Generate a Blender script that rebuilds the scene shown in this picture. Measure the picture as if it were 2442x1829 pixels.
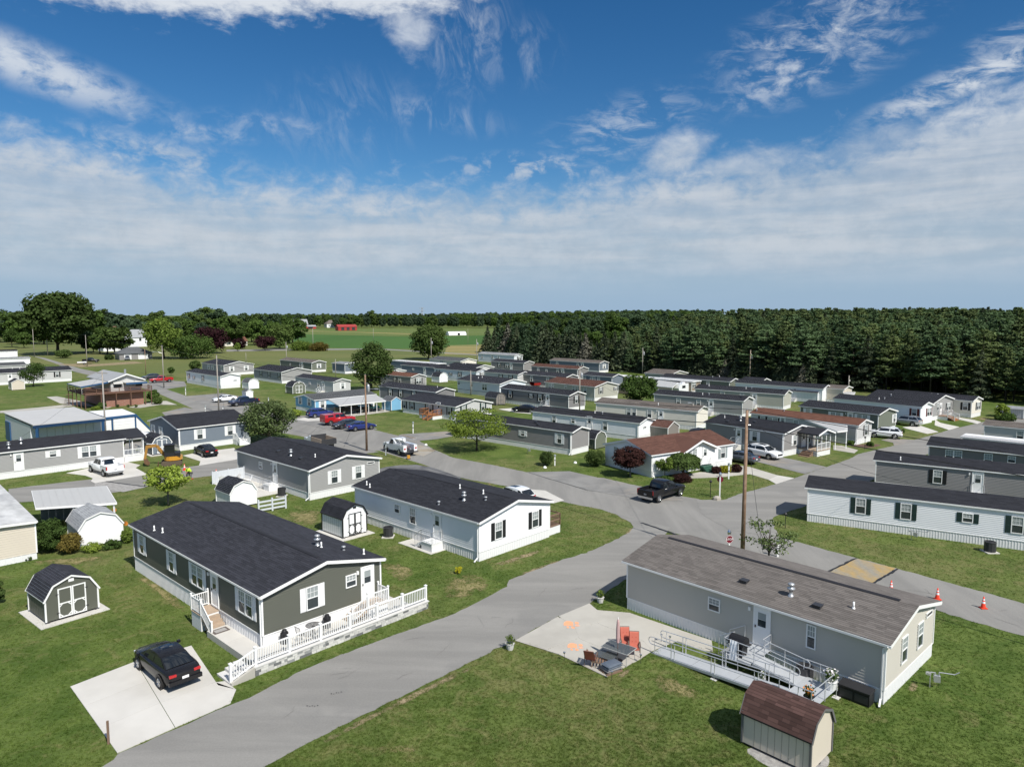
import bpy, math, random
import numpy as np
from mathutils import Vector, Matrix
random.seed(7); RNG = np.random.default_rng(11)
for o in list(bpy.data.objects): bpy.data.objects.remove(o)
SC = bpy.context.scene; COL = SC.collection
R = math.radians
# ------------------------------------------------------------------ camera, sky, sun, exposure
CAM_H = 18.5; FPX = 1692.0; PCX, PCY, HORIZON = 1221.0, 914.5, 748.0     # drone at 18.5 m, 24 mm equivalent
PITCH = math.atan((PCY-HORIZON)/FPX); CP, SP = math.cos(PITCH), math.sin(PITCH)
cam = bpy.data.cameras.new('camera'); cam.sensor_width = 36; cam.lens = 36*FPX/2442
cam.clip_start = 0.5; cam.clip_end = 20000
camo = bpy.data.objects.new('camera', cam); COL.objects.link(camo)
camo.location = (0, 0, CAM_H); camo.rotation_euler = (math.pi/2-PITCH, 0, 0); SC.camera = camo
SUN_EL = 49.0; SUN_AZ = R(180-37.5)          # clockwise from +Y (the view direction)
SD = Vector((math.sin(SUN_AZ)*math.cos(R(SUN_EL)), math.cos(SUN_AZ)*math.cos(R(SUN_EL)), math.sin(R(SUN_EL))))
sun = bpy.data.lights.new('sun', 'SUN'); sun.energy = 5.0; sun.angle = R(0.53); sun.color = (1, 0.955, 0.88)
suno = bpy.data.objects.new('sun', sun); COL.objects.link(suno); suno.location = (60, -60, 90)
suno.rotation_euler = SD.to_track_quat('Z', 'Y').to_euler()
SC.view_settings.view_transform = 'Standard'; SC.view_settings.look = 'None'
SC.view_settings.exposure = 0.14; SC.view_settings.gamma = 1.0; SC.view_settings.use_curve_mapping = False
W = bpy.data.worlds.new('World'); SC.world = W; W.use_nodes = True; nt = W.node_tree; nt.nodes.clear()

class NX:                                     # tiny expression helper for shader maths
 def __init__(s, nt): s.nt = nt
 def m(s, op, a, b=None, c=None, clamp=False):
  n = s.nt.nodes.new('ShaderNodeMath'); n.operation = op; n.use_clamp = clamp
  for i, v in enumerate((a, b, c)):
   if v is None: continue
   if isinstance(v, (int, float)): n.inputs[i].default_value = v
   else: s.nt.links.new(v, n.inputs[i])
  return n.outputs[0]
 def sm(s, v, a, b):                       # smoothstep a->b (a may exceed b)
  n = s.nt.nodes.new('ShaderNodeMapRange'); n.interpolation_type = 'SMOOTHSTEP'
  s.nt.links.new(v, n.inputs[0])
  lo, hi, t0, t1 = (a, b, 0, 1) if a < b else (b, a, 1, 0)
  for i, q in zip((1, 2, 3, 4), (lo, hi, t0, t1)): n.inputs[i].default_value = q
  return n.outputs[0]
 def vec(s, x, y, z=0.0):
  n = s.nt.nodes.new('ShaderNodeCombineXYZ')
  for i, v in enumerate((x, y, z)):
   if isinstance(v, (int, float)): n.inputs[i].default_value = v
   else: s.nt.links.new(v, n.inputs[i])
  return n.outputs[0]
 def noise(s, v, sc, det=4, rough=.55, dist=0., lac=2.0):
  n = s.nt.nodes.new('ShaderNodeTexNoise'); n.inputs['Scale'].default_value = sc
  n.inputs['Detail'].default_value = det; n.inputs['Roughness'].default_value = rough
  n.inputs['Distortion'].default_value = dist; n.inputs['Lacunarity'].default_value = lac
  if v is not None: s.nt.links.new(v, n.inputs['Vector'])
  return n.outputs['Fac']
 def mix(s, f, a, b, mode='MIX'):
  n = s.nt.nodes.new('ShaderNodeMix'); n.data_type = 'RGBA'; n.blend_type = mode
  for k, v in ((0, f), (6, a), (7, b)):
   if isinstance(v, (int, float)): n.inputs[k].default_value = v
   elif isinstance(v, tuple): n.inputs[k].default_value = (*v, 1) if len(v) == 3 else v
   else: s.nt.links.new(v, n.inputs[k])
  return n.outputs[2]

def build_world():
 X = NX(nt); N = nt.nodes.new; L = nt.links.new
 sky = N('ShaderNodeTexSky'); sky.sky_type = 'NISHITA'; sky.sun_disc = False
 sky.sun_elevation = R(SUN_EL); sky.sun_rotation = SUN_AZ
 sky.altitude = 300; sky.air_density = 1.0; sky.dust_density = 0.6; sky.ozone_density = 2.2
 tc = N('ShaderNodeTexCoord'); sp = N('ShaderNodeSeparateXYZ'); L(tc.outputs['Generated'], sp.inputs[0])
 x, y, z = sp.outputs
 az = X.m('MULTIPLY', X.m('ARCTAN2', x, y), 180/math.pi)
 el = X.m('MULTIPLY', X.m('ARCSINE', z), 180/math.pi)
 def wob(v, sx, sy, sc, amp, det=3, off=0.):
  return X.m('MULTIPLY', X.m('SUBTRACT', X.noise(X.vec(X.m('MULTIPLY_ADD', az, sx, off), X.m('MULTIPLY', el, sy)), sc, det, .6), .5), amp)
 P_ = X.vec(X.m('MULTIPLY', az, .10), X.m('MULTIPLY', el, .28))
 puff = X.noise(X.vec(X.m('MULTIPLY', az, .30), X.m('MULTIPLY', el, .46)), 1.6, 9, .62, .3)
 puff2 = X.noise(X.vec(X.m('MULTIPLY', az, .26), X.m('MULTIPLY', el, .55)), 1.9, 9, .64, .2)
 soft = X.noise(X.vec(X.m('MULTIPLY', az, .045), X.m('MULTIPLY', el, .42)), 1.5, 6, .55, .3)
 rak = X.noise(X.vec(X.m('MULTIPLY_ADD', el, -.30, X.m('MULTIPLY', az, .34)), X.m('MULTIPLY_ADD', az, .035, X.m('MULTIPLY', el, .10))), 1.5, 7, .62, .4)
 rak2 = X.noise(X.vec(X.m('MULTIPLY_ADD', el, .62, X.m('MULTIPLY', az, .16)), X.m('MULTIPLY_ADD', az, -.20, X.m('MULTIPLY', el, .30))), 1.5, 8, .66, .5)
 wisp = X.noise(X.vec(X.m('MULTIPLY', az, .36), X.m('MULTIPLY_ADD', az, .12, X.m('MULTIPLY', el, .20))), 1.5, 9, .66, .9)
 vert = X.noise(X.vec(X.m('MULTIPLY', az, .55), X.m('MULTIPLY', el, .09)), 1.4, 6, .6, .3)
 # broad bank of stratocumulus
 edge = X.m('ADD', X.m('ADD', 9.8, X.m('MULTIPLY', X.sm(az, 3, 16), 1.7)), X.m('ADD', X.m('MULTIPLY', X.sm(az, 21, 36), 3.2), X.m('MULTIPLY', X.sm(az, -22, -34), 2.2)))
 d = X.m('SUBTRACT', X.m('ADD', edge, X.m('MULTIPLY', X.m('SUBTRACT', puff, .5), 7.5)), el)
 bank = X.m('MULTIPLY', X.sm(d, -1.2, 2.8), X.m('ADD', .74, X.m('MULTIPLY', X.sm(soft, .28, .68), .30)))
 bank = X.m('MULTIPLY', bank, X.m('ADD', .84, X.m('MULTIPLY', vert, .26)), clamp=True)
 low = X.sm(el, .2, 4.2)
 bank = X.m('MULTIPLY', bank, X.m('ADD', .34, X.m('MULTIPLY', low, .56)))
 # separate wisps and patches: (az, el, half width, half height, tilt deg, noise, strength, bite)
 def blob(a, e, w, h, tilt, nz, k, lo, hi):
  c, s = math.cos(R(tilt)), math.sin(R(tilt))
  da = X.m('SUBTRACT', az, a); de = X.m('SUBTRACT', el, e)
  u = X.m('DIVIDE', X.m('ADD', X.m('MULTIPLY', da, c), X.m('MULTIPLY', de, s)), w)
  v = X.m('DIVIDE', X.m('SUBTRACT', X.m('MULTIPLY', de, c), X.m('MULTIPLY', da, s)), h)
  r = X.m('SQRT', X.m('ADD', X.m('MULTIPLY', u, u), X.m('MULTIPLY', v, v)))
  g = X.sm(r, 1.25, .15)
  if lo < 0: return X.m('MULTIPLY', X.m('MULTIPLY', g, X.sm(nz, -lo, hi)), k)
  f = X.m('ADD', X.m('MULTIPLY', g, .62), X.m('SUBTRACT', nz, .5))
  return X.m('MULTIPLY', X.m('MULTIPLY', X.sm(f, lo, hi), X.sm(r, 1.4, .9)), k)
 bl = [blob(-25, 21.9, 17, 2.5, 3, puff2, .96, .10, .56), blob(-12, 22.8, 12, 1.7, 1, puff2, .95, .12, .58),
   blob(-7.8, 20.9, 2.6, 2.8, 75, puff, .7, .14, .80), blob(-3.4, 20.2, 4.6, 4.0, 72, wisp, .42, -.42, .76), blob(1.2, 19.4, 2.6, 3.0, 65, wisp, .28, -.42, .76),
   blob(-33.0, 15.6, 8.5, 1.7, -14, puff, .80, -.30, .62), blob(-35.0, 16.3, 6.5, 1.2, -12, rak2, .7, -.32, .66), blob(-27.5, 13.8, 4.6, 1.6, -10, puff, .55, -.40, .7), blob(-23, 12.7, 4.2, .8, 0, puff, .6, -.38, .7),
   blob(22.5, 18.6, 8.0, 3.6, 16, rak2, .72, -.44, .74), blob(20.5, 17.0, 6.0, 2.2, 18, puff, .62, -.44, .68), blob(24, 20.0, 6.0, 2.2, 24, puff, .6, -.46, .70),
   blob(31.5, 14.9, 7.5, 1.3, 18, rak2, .9, -.36, .64), blob(35, 17.2, 5, 1.2, 14, rak2, .5, -.42, .7),
   blob(-13.0, 14.4, 7.0, 3.6, 10, wisp, .26, -.42, .78), blob(-18.5, 13.5, 6.0, 1.2, 0, puff, .40, -.42, .7), blob(-6.0, 15.0, 6, 1.4, -8, wisp, .30, -.42, .7),
   blob(8.5, 13.8, 7.0, 2.6, 14, rak2, .45, -.44, .7), blob(12.6, 11.8, 3.4, 2.4, 20, puff, .80, .06, .80), blob(17.5, 10.8, 7, 1.8, 5, puff, .7, .08, .85),
   blob(1.5, 11.2, 8, 1.3, 0, puff, .7, -.46, .66), blob(27, 11.6, 7, 1.8, 12, puff, .6, .08, .85), blob(-27, 10.9, 9, 1.7, -4, puff, .7, -.40, .66), blob(31, 13.2, 3, 2.0, 40, puff, .6, -.40, .7)]
 cl = bl[0]
 for b in bl[1:]: cl = X.m('MAXIMUM', cl, b)
 up = X.sm(el, 24, 30)                     # unseen broken cloud carried on above the frame, thickened to lift the fill light
 cl = X.m('MAXIMUM', cl, X.m('MULTIPLY', X.m('MULTIPLY', X.sm(soft, .42, .66), up), .85))
 fac = X.m('MAXIMUM', bank, cl, clamp=True)
 hs = N('ShaderNodeHueSaturation'); L(sky.outputs[0], hs.inputs['Color'])
 hs.inputs['Saturation'].default_value = 1.18; hs.inputs['Value'].default_value = 1.0
 gm = N('ShaderNodeGamma'); L(hs.outputs[0], gm.inputs[0]); gm.inputs[1].default_value = 1.0
 # cloud radiance: whiter high up, blue grey close to the horizon
 tone = X.m('ADD', X.m('MULTIPLY', puff, .45), X.m('MULTIPLY', soft, .55))
 cc = X.mix(X.sm(tone, .36, .64), SKYC[0], SKYC[1])
 cc = X.mix(X.sm(el, 9, 17), cc, SKYC[2])
 cc = X.mix(X.sm(el, 5.5, .5), cc, SKYC[3])
 base = X.mix(1.0, gm.outputs[0], SKYC[4], 'MULTIPLY')
 base = X.mix(X.sm(el, 26, 1), base, X.mix(1.0, gm.outputs[0], SKYC[5], 'MULTIPLY'))
 base = X.mix(X.sm(el, 12, -1), base, SKYC[6])
 out = X.mix(fac, base, cc)
 bg = N('ShaderNodeBackground'); bg.inputs['Strength'].default_value = 0.1; L(out, bg.inputs['Color'])
 wo = N('ShaderNodeOutputWorld'); L(bg.outputs[0], wo.inputs['Surface'])
# cloud colours at 10x (background strength is 0.1): shade, light, high cloud, horizon veil, blue multipliers
SKYC = [(4.0, 4.6, 5.3), (5.3, 5.7, 6.2), (6.6, 7.0, 7.5), (3.3, 4.4, 5.7), (.30, .62, .80), (.50, .75, .90), (2.9, 4.15, 5.6)]
build_world()

# ------------------------------------------------------------------ survey: a bearing read off the photograph, met with a level plane
def ray(x, y):
 a = (x-PCX)/FPX; b = (y-PCY)/FPX
 return (a, CP-b*SP, -SP-b*CP)
def G(x, y, z=0.0):
 r = ray(x, y); t = (z-CAM_H)/r[2]
 return Vector((r[0]*t, r[1]*t, z))
TILE = {'n1': (0, 1260, 2.9125), 'n2': (440, 1360, 3.687), 'n3': (740, 1180, 3.687), 'n4': (1180, 1400, 4.254), 'n5': (1480, 1250, 2.862), 'n6': (1842, 1250, 3.682)}
for r_, y_ in (('t', 660), ('m', 960)):
 for c_, x_ in (('0', 0), ('4', 400), ('8', 800), ('c', 1200), ('g', 1600), ('j', 1942)): TILE[r_+c_] = (x_, y_, 4.424)
def q(c, u, v): x, y, s = TILE[c]; return (x+u/s, y+v/s)
def g(c, u, v, z=0.0): return G(*q(c, u, v), z)
def hgt(p, x, y):                             # height of the point seen at (x, y) standing over p
 r = ray(x, y); return CAM_H + r[2]*p[1]/r[1]

# ------------------------------------------------------------------ mesh helpers
class MB:
 def __init__(s): s.v = []; s.f = []; s.m = []
 def face(s, pts, m=0):
  n = len(s.v); s.v += [tuple(p) for p in pts]; s.f.append(tuple(range(n, n+len(pts)))); s.m.append(m)
 def grid(s, rows, m=0, close=False):
  n = len(s.v); k = len(rows[0])
  for r in rows: s.v += [tuple(p) for p in r]
  for i in range(len(rows)-1):
   for j in range(k if close else k-1):
    j2 = (j+1) % k; s.f.append((n+i*k+j, n+i*k+j2, n+(i+1)*k+j2, n+(i+1)*k+j)); s.m.append(m)
 def box(s, x0, y0, z0, x1, y1, z1, m=0):
  n = len(s.v)
  s.v += [(x0, y0, z0), (x1, y0, z0), (x1, y1, z0), (x0, y1, z0), (x0, y0, z1), (x1, y0, z1), (x1, y1, z1), (x0, y1, z1)]
  for f in ((0, 3, 2, 1), (4, 5, 6, 7), (0, 1, 5, 4), (1, 2, 6, 5), (2, 3, 7, 6), (3, 0, 4, 7)): s.f.append(tuple(n+i for i in f)); s.m.append(m)
 def bar(s, p, q_, w, h, m=0):             # rectangular beam from p to q_, w across, h tall (hangs centred)
  p, q_ = Vector(p), Vector(q_); d = (q_-p).normalized(); up = Vector((0, 0, 1))
  if abs(d.z) > .99: up = Vector((0, 1, 0))
  a = d.cross(up).normalized()*w/2; b = a.cross(d).normalized()*h/2
  n = len(s.v)
  for c in (p, q_):
   for e in (-a-b, a-b, a+b, -a+b): s.v.append(tuple(c+e))
  for f in ((3, 2, 1, 0), (4, 5, 6, 7), (0, 1, 5, 4), (1, 2, 6, 5), (2, 3, 7, 6), (3, 0, 4, 7)): s.f.append(tuple(n+i for i in f)); s.m.append(m)
 def tube(s, p, q_, r0, r1=None, k=8, m=0, cap=True):
  r1 = r0 if r1 is None else r1; p, q_ = Vector(p), Vector(q_); d = (q_-p).normalized()
  up = Vector((0, 0, 1)) if abs(d.z) < .95 else Vector((1, 0, 0))
  a = d.cross(up).normalized(); b = d.cross(a); n = len(s.v)
  for c, r in ((p, r0), (q_, r1)):
   for i in range(k): t = 2*math.pi*i/k; s.v.append(tuple(c+(a*math.cos(t)+b*math.sin(t))*r))
  for i in range(k): s.f.append((n+i, n+(i+1) % k, n+k+(i+1) % k, n+k+i)); s.m.append(m)
  if cap: s.f.append(tuple(range(n+k-1, n-1, -1))); s.m.append(m); s.f.append(tuple(range(n+k, n+2*k))); s.m.append(m)
 def pipe(s, pts, r, k=6, m=0):
  for a, b in zip(pts, pts[1:]): s.tube(a, b, r, r, k, m)
 def lathe(s, prof, k=12, c=(0, 0, 0), m=0):
  s.grid([[(c[0]+r*math.cos(2*math.pi*i/k), c[1]+r*math.sin(2*math.pi*i/k), c[2]+z) for i in range(k)] for r, z in prof], m, True)
 def prism(s, poly, z0, z1, m=0, mt=None):
  b = [(p[0], p[1], z0) for p in poly]; t = [(p[0], p[1], z1) for p in poly]; n = len(poly)
  s.face(t, m if mt is None else mt); s.face(b[::-1], m)
  for i in range(n): s.face([b[i], b[(i+1) % n], t[(i+1) % n], t[i]], m)
 def extr(s, prof, f, a0, a1, m=0, caps=True):   # profile [(u, z)], f(u, a, z) -> point, extruded a0..a1
  A = [f(u, a0, z) for u, z in prof]; B = [f(u, a1, z) for u, z in prof]; n = len(prof)
  for i in range(n): s.face([A[i], A[(i+1) % n], B[(i+1) % n], B[i]], m)
  if caps: s.face(A[::-1], m); s.face(B, m)
 def mesh(s, name, mats, smooth=False):
  me = bpy.data.meshes.new(name); me.from_pydata(s.v, [], s.f)
  for mt in (mats if isinstance(mats, (list, tuple)) else [mats]): me.materials.append(mt)
  if any(s.m): me.polygons.foreach_set('material_index', s.m)
  if smooth: me.polygons.foreach_set('use_smooth', [True]*len(s.f))
  me.update(); return me
 def build(s, name, mats, parent=None, smooth=False, loc=None, rz=0, kind=None):
  return put(s.mesh(name, mats, smooth), name, parent, loc, rz, kind)
def put(me, name, parent=None, loc=None, rz=0, kind=None):
 o = bpy.data.objects.new(name, me); COL.objects.link(o)
 if parent is not None: o.parent = parent
 if loc is not None: o.location = loc
 if rz: o.rotation_euler = (0, 0, rz)
 if kind: o['kind'] = kind
 return o
def tag(o, label, cat, group=None):
 o['label'] = label; o['category'] = cat
 if group: o['group'] = group
 return o
def thing(name, label, cat, loc, rz=0, group=None):
 o = bpy.data.objects.new(name, None); COL.objects.link(o); o.empty_display_size = .2
 o.location = loc; o.rotation_euler = (0, 0, rz); return tag(o, label, cat, group)
def copy_tree(o, parent=None):
 c = o.copy(); COL.objects.link(c)
 if parent: c.parent = parent
 for ch in o.children: copy_tree(ch, c)
 return c
def lerp(a, b, t): return a+(b-a)*t

# ------------------------------------------------------------------ materials
MATS = {}
def mat(name, col, rough=.6, metal=0., var=.12, vs=1.5, bump=0., bs=30., spec=.3, island=0., objrand=0., streak=None, col2=None):
 if name in MATS: return MATS[name]
 m = bpy.data.materials.new(name); m.use_nodes = True; t = m.node_tree; X = NX(t); b = t.nodes['Principled BSDF']
 b.inputs['Roughness'].default_value = rough; b.inputs['Metallic'].default_value = metal; b.inputs['Specular IOR Level'].default_value = spec
 tc = t.nodes.new('ShaderNodeTexCoord'); co = tc.outputs['Object']
 if streak:
  mp = t.nodes.new('ShaderNodeMapping'); mp.inputs['Scale'].default_value = streak; t.links.new(co, mp.inputs[0]); co2 = mp.outputs[0]
 else: co2 = co
 n = X.noise(co2, vs, 5, .6)
 f = X.m('MULTIPLY_ADD', X.m('SUBTRACT', n, .5), 2*var, 1.0)
 if island:
  ge = t.nodes.new('ShaderNodeNewGeometry'); f = X.m('MULTIPLY', f, X.m('MULTIPLY_ADD', X.m('SUBTRACT', ge.outputs['Random Per Island'], .5), 2*island, 1.0))
 if objrand:
  oi = t.nodes.new('ShaderNodeObjectInfo'); f = X.m('MULTIPLY', f, X.m('MULTIPLY_ADD', X.m('SUBTRACT', oi.outputs['Random'], .5), 2*objrand, 1.0))
 base = col
 if col2: base = X.mix(X.sm(X.noise(co, vs*.37, 4, .6), .42, .62), col, col2)
 t.links.new(X.mix(1.0, base, X.vec(f, f, f), 'MULTIPLY'), b.inputs['Base Color'])
 if bump:
  bn = t.nodes.new('ShaderNodeBump'); bn.inputs['Strength'].default_value = bump; bn.inputs['Distance'].default_value = .02
  t.links.new(X.noise(co, bs, 4, .6), bn.inputs['Height']); t.links.new(bn.outputs[0], b.inputs['Normal'])
 MATS[name] = m; return m
WHITE = mat('white_vinyl', (.80, .80, .79), .45, var=.05, vs=.9)
TRIM = mat('white_trim', (.82, .82, .81), .4, var=.04)
SKIRT = mat('white_skirting', (.74, .74, .74), .5, var=.07, vs=1.2)
GLASS = mat('window_glass', (.035, .045, .05), .06, spec=.7, var=.25, vs=.6)
GLASSUP = mat('window_glass_blind', (.30, .33, .33), .12, spec=.6, var=.2, vs=1.0)
BLACK = mat('black_plastic', (.018, .018, .02), .45, var=.1)
DKMETAL = mat('dark_metal', (.06, .06, .065), .45, .4)
GALV = mat('galvanised', (.50, .51, .52), .38, .6, var=.12)
ALU = mat('aluminium', (.62, .63, .64), .38, .55, var=.08)
CONC = mat('concrete', (.56, .54, .50), .85, var=.10, vs=.5, bump=.12, bs=18, objrand=.03, col2=(.51, .49, .45))
CONC2 = mat('concrete_old', (.44, .42, .375), .88, var=.14, vs=.45, bump=.15, bs=18, col2=(.38, .36, .32))
CSTEP = mat('concrete_step', (.58, .57, .55), .85, var=.08, vs=1.5, bump=.1, bs=25)
WOODR = mat('orange_wood', (.29, .125, .052), .7, var=.25, vs=6)
WOODB = mat('brown_wood', (.20, .13, .09), .8, var=.25, vs=5, streak=(1, 1, .3))
WOODG = mat('tan_deck_wood', (.40, .31, .23), .8, var=.2, vs=5, objrand=.1)
POLEW = mat('pole_wood', (.24, .15, .095), .85, var=.35, vs=7, streak=(3, 3, .18), col2=(.30, .20, .14))
POLEG = mat('grey_pole_wood', (.33, .30, .265), .85, var=.25, vs=6, streak=(3, 3, .2))
RUBBER = mat('tyre_rubber', (.018, .018, .018), .8)
CHROME = mat('alloy', (.62, .63, .65), .22, .9, var=.05)
REDL = mat('tail_lamp', (.45, .012, .012), .2, spec=.6, var=.05)
HEADL = mat('head_lamp', (.7, .72, .75), .1, spec=.7, var=.05)
ORANGE = mat('cone_orange', (.75, .06, .025), .5, var=.06)
REFL = mat('reflective_white', (.85, .85, .85), .35, var=.02)
REDS = mat('sign_red', (.17, .012, .026), .4, var=.1)
ROOFS = {k: mat('shingle_'+k, c, .85, var=.18, vs=.7, bump=.25, bs=45, island=i, spec=.15) for k, c, i in (
 ('charcoal', (.036, .037, .045), .22), ('black', (.029, .030, .036), .22), ('brown', (.148, .133, .122), .19), ('red', (.112, .056, .042), .22),
 ('rust', (.150, .072, .050), .18), ('greybrown', (.15, .13, .115), .22), ('grey', (.10, .105, .11), .25), ('maroon', (.080, .046, .040), .28), ('lightgrey', (.30, .31, .32), .15))}
ROOFO = {k: mat('shingle_piece_'+k, c, .85, var=.15, vs=3, bump=.25, bs=45, objrand=i, spec=.15) for k, c, i in (
 ('charcoal', (.036, .037, .045), .22), ('black', (.029, .030, .036), .22), ('brown', (.148, .133, .122), .19))}
WALLS = {k: mat('siding_'+k, c, .5, var=.05, vs=.8, spec=.35) for k, c in (
 ('white', (.80, .81, .82)), ('olive', (.106, .110, .090)), ('grey', (.315, .312, .305)), ('greige', (.50, .475, .42)), ('midgrey', (.25, .24, .235)),
 ('taupe', (.23, .21, .19)), ('sage', (.42, .42, .36)), ('green', (.155, .17, .135)), ('cream', (.72, .68, .60)), ('paleblue', (.66, .70, .74)),
 ('blue', (.20, .43, .62)), ('slate', (.16, .19, .225)), ('dkgrey', (.205, .20, .20)), ('ltgrey', (.50, .50, .49)), ('beige', (.60, .54, .45)), ('brown', (.27, .22, .17)), ('red', (.36, .04, .035)))}
SHUT = {k: mat('shutter_'+k, c, .5, var=.06) for k, c in (('w', (.78, .78, .78)), ('b', (.018, .019, .02)), ('g', (.022, .045, .04)), ('r', (.13, .03, .025)), ('y', (.14, .14, .14)), ('s', (.30, .34, .34)))}
def lawncol(X, co):
 big = X.noise(co, .045, 4, .6); med = X.noise(co, .34, 5, .68, .5); dry = X.noise(co, .62, 7, .74, 1.1); pat = X.noise(co, 1.7, 4, .7)
 c = X.mix(X.sm(med, .36, .64), (.062, .100, .020), (.108, .148, .036))
 c = X.mix(X.m('MULTIPLY', X.sm(big, .40, .64), .40), c, (.130, .140, .050))
 c = X.mix(X.m('MULTIPLY', X.sm(pat, .56, .70), .40), c, (.040, .072, .014))
 return X.mix(X.m('MULTIPLY', X.sm(X.m('ADD', X.m('MULTIPLY', dry, .70), X.m('MULTIPLY', big, .40)), .53, .66), .50), c, (.20, .180, .080))
# ------------------------------------------------------------------ ground, roads, drives
def ground_mat():
 m = bpy.data.materials.new('lawn'); m.use_nodes = True; t = m.node_tree; X = NX(t); b = t.nodes['Principled BSDF']
 b.inputs['Roughness'].default_value = .9; b.inputs['Specular IOR Level'].default_value = .12
 co = t.nodes.new('ShaderNodeTexCoord').outputs['Object']
 fine = X.noise(co, 5.0, 5, .75); blade = X.noise(co, 22., 3, .7); c = lawncol(X, co)
 f = X.m('MULTIPLY', X.m('MULTIPLY_ADD', X.m('SUBTRACT', fine, .5), 1.5, 1.0), X.m('MULTIPLY_ADD', X.m('SUBTRACT', blade, .5), .9, 1.0))
 t.links.new(X.mix(1.0, c, X.vec(f, f, f), 'MULTIPLY'), b.inputs['Base Color'])
 bn = t.nodes.new('ShaderNodeBump'); bn.inputs['Strength'].default_value = .55; bn.inputs['Distance'].default_value = .06
 t.links.new(X.m('ADD', X.m('MULTIPLY', fine, .6), blade), bn.inputs['Height']); t.links.new(bn.outputs[0], b.inputs['Normal'])
 return m
def flat_mat(name, c1, c2, sc, fine=3., famt=.35, ang=0, stretch=(1, 1, 1), bump=.2, bs=25, rough=.92, c3=None):
 if name in MATS: return MATS[name]
 m = bpy.data.materials.new(name); m.use_nodes = True; t = m.node_tree; X = NX(t); b = t.nodes['Principled BSDF']
 b.inputs['Roughness'].default_value = rough; b.inputs['Specular IOR Level'].default_value = .15
 mp = t.nodes.new('ShaderNodeMapping'); mp.inputs['Rotation'].default_value = (0, 0, R(ang)); mp.inputs['Scale'].default_value = stretch
 co = t.nodes.new('ShaderNodeTexCoord').outputs['Object']; t.links.new(co, mp.inputs[0])
 c = X.mix(X.sm(X.noise(mp.outputs[0], sc, 5, .62, .4), .34, .66), c1, c2)
 if c3: c = X.mix(X.m('MULTIPLY', X.sm(X.noise(co, sc*.35, 4, .6, .6), .52, .68), .6), c, c3)
 f = X.m('MULTIPLY_ADD', X.m('SUBTRACT', X.noise(co, fine, 6, .75), .5), 2*famt, 1.0)
 t.links.new(X.mix(1.0, c, X.vec(f, f, f), 'MULTIPLY'), b.inputs['Base Color'])
 bn = t.nodes.new('ShaderNodeBump'); bn.inputs['Strength'].default_value = bump; bn.inputs['Distance'].default_value = .02
 t.links.new(X.noise(co, bs, 4, .7), bn.inputs['Height']); t.links.new(bn.outputs[0], b.inputs['Normal'])
 MATS[name] = m; return m
ASPH_A = flat_mat('asphalt_lane', (.212, .206, .193), (.258, .250, .233), .55, 12., .24, 45, (.14, 1, 1), c3=(.20, .196, .186))
ASPH_B = flat_mat('asphalt_street', (.212, .206, .193), (.258, .250, .233), .5, 12., .24, 45, (1, .14, 1), c3=(.205, .20, .19))
ASPH_D = flat_mat('asphalt_dark', (.105, .105, .11), (.17, .17, .17), .5, 9., .2)
ASPH_P = flat_mat('asphalt_pad', (.19, .187, .18), (.245, .24, .228), .35, 9., .18, c3=(.32, .27, .22))
TAR = mat('tar_seal', (.022, .022, .024), .5, var=.2)
YELLOWISH = flat_mat('yellow_patch', (.27, .25, .205), (.38, .265, .11), .75, 4., .3, 45, (1, .5, 1))
DIRT = flat_mat('bare_soil', (.30, .235, .15), (.20, .17, .09), 1.3, 6., .35)
GRAVEL = flat_mat('pale_gravel', (.36, .35, .33), (.25, .24, .23), 3., 14., .5, bump=.6)
CROP = flat_mat('crop_green', (.050, .112, .026), (.062, .128, .03), .02, .5, .15, 8, (1, .1, 1))
CROPL = flat_mat('crop_light', (.098, .145, .036), (.125, .155, .048), .03, .5, .2, 0, (.3, 1, 1))
HAY = flat_mat('hay_field', (.27, .22, .09), (.18, .18, .065), .05, .8, .3, 0, (.25, 1, 1))
MEAD = flat_mat('meadow', (.105, .130, .040), (.145, .152, .055), .03, .6, .3, 0, (.3, 1, 1))
MULCH = flat_mat('mulch', (.10, .06, .045), (.15, .10, .08), 2., 9., .5)

def smooth(pts, it=1):
 for _ in range(it):
  out = []
  for i in range(len(pts)):
   a, b = pts[i], pts[(i+1) % len(pts)]
   out += [a.lerp(b, .25), a.lerp(b, .75)]
  pts = out
 return pts
EXCL = []
def sheet(name, pts, z, m, sm=0, thick=0., parent=None):
 P = [Vector((p[0], p[1], 0)) for p in pts]
 if sm: P = smooth(P, sm)
 if name in ('road', 'lane', 'side_street', 'back_street'):       # worn, nibbled asphalt edges
  rng = np.random.default_rng(len(P)); Q = []
  for i in range(len(P)):
   a, b = P[i], P[(i+1) % len(P)]; n = int(min(60, max(1, (b-a).length/.45)))
   for k in range(n): v = a.lerp(b, k/n); r = .045 if v.y < 110 else .0; Q.append(Vector((v.x+rng.normal(0, r), v.y+rng.normal(0, r), 0)))
  P = Q
 if name in ('road', 'lane', 'side_street', 'back_street', 'driveway', 'walkway', 'concrete_pad', 'side_patio', 'bare_soil', 'gravel', 'mulch_bed'): EXCL.append([(p.x, p.y) for p in P])
 mb = MB()
 if thick: mb.prism([(p.x, p.y) for p in P], z-thick, z)
 else: mb.face([(p.x, p.y, z) for p in P])
 o = mb.build(name, m, parent)
 if not parent: o['kind'] = 'structure'
 return o
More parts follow.
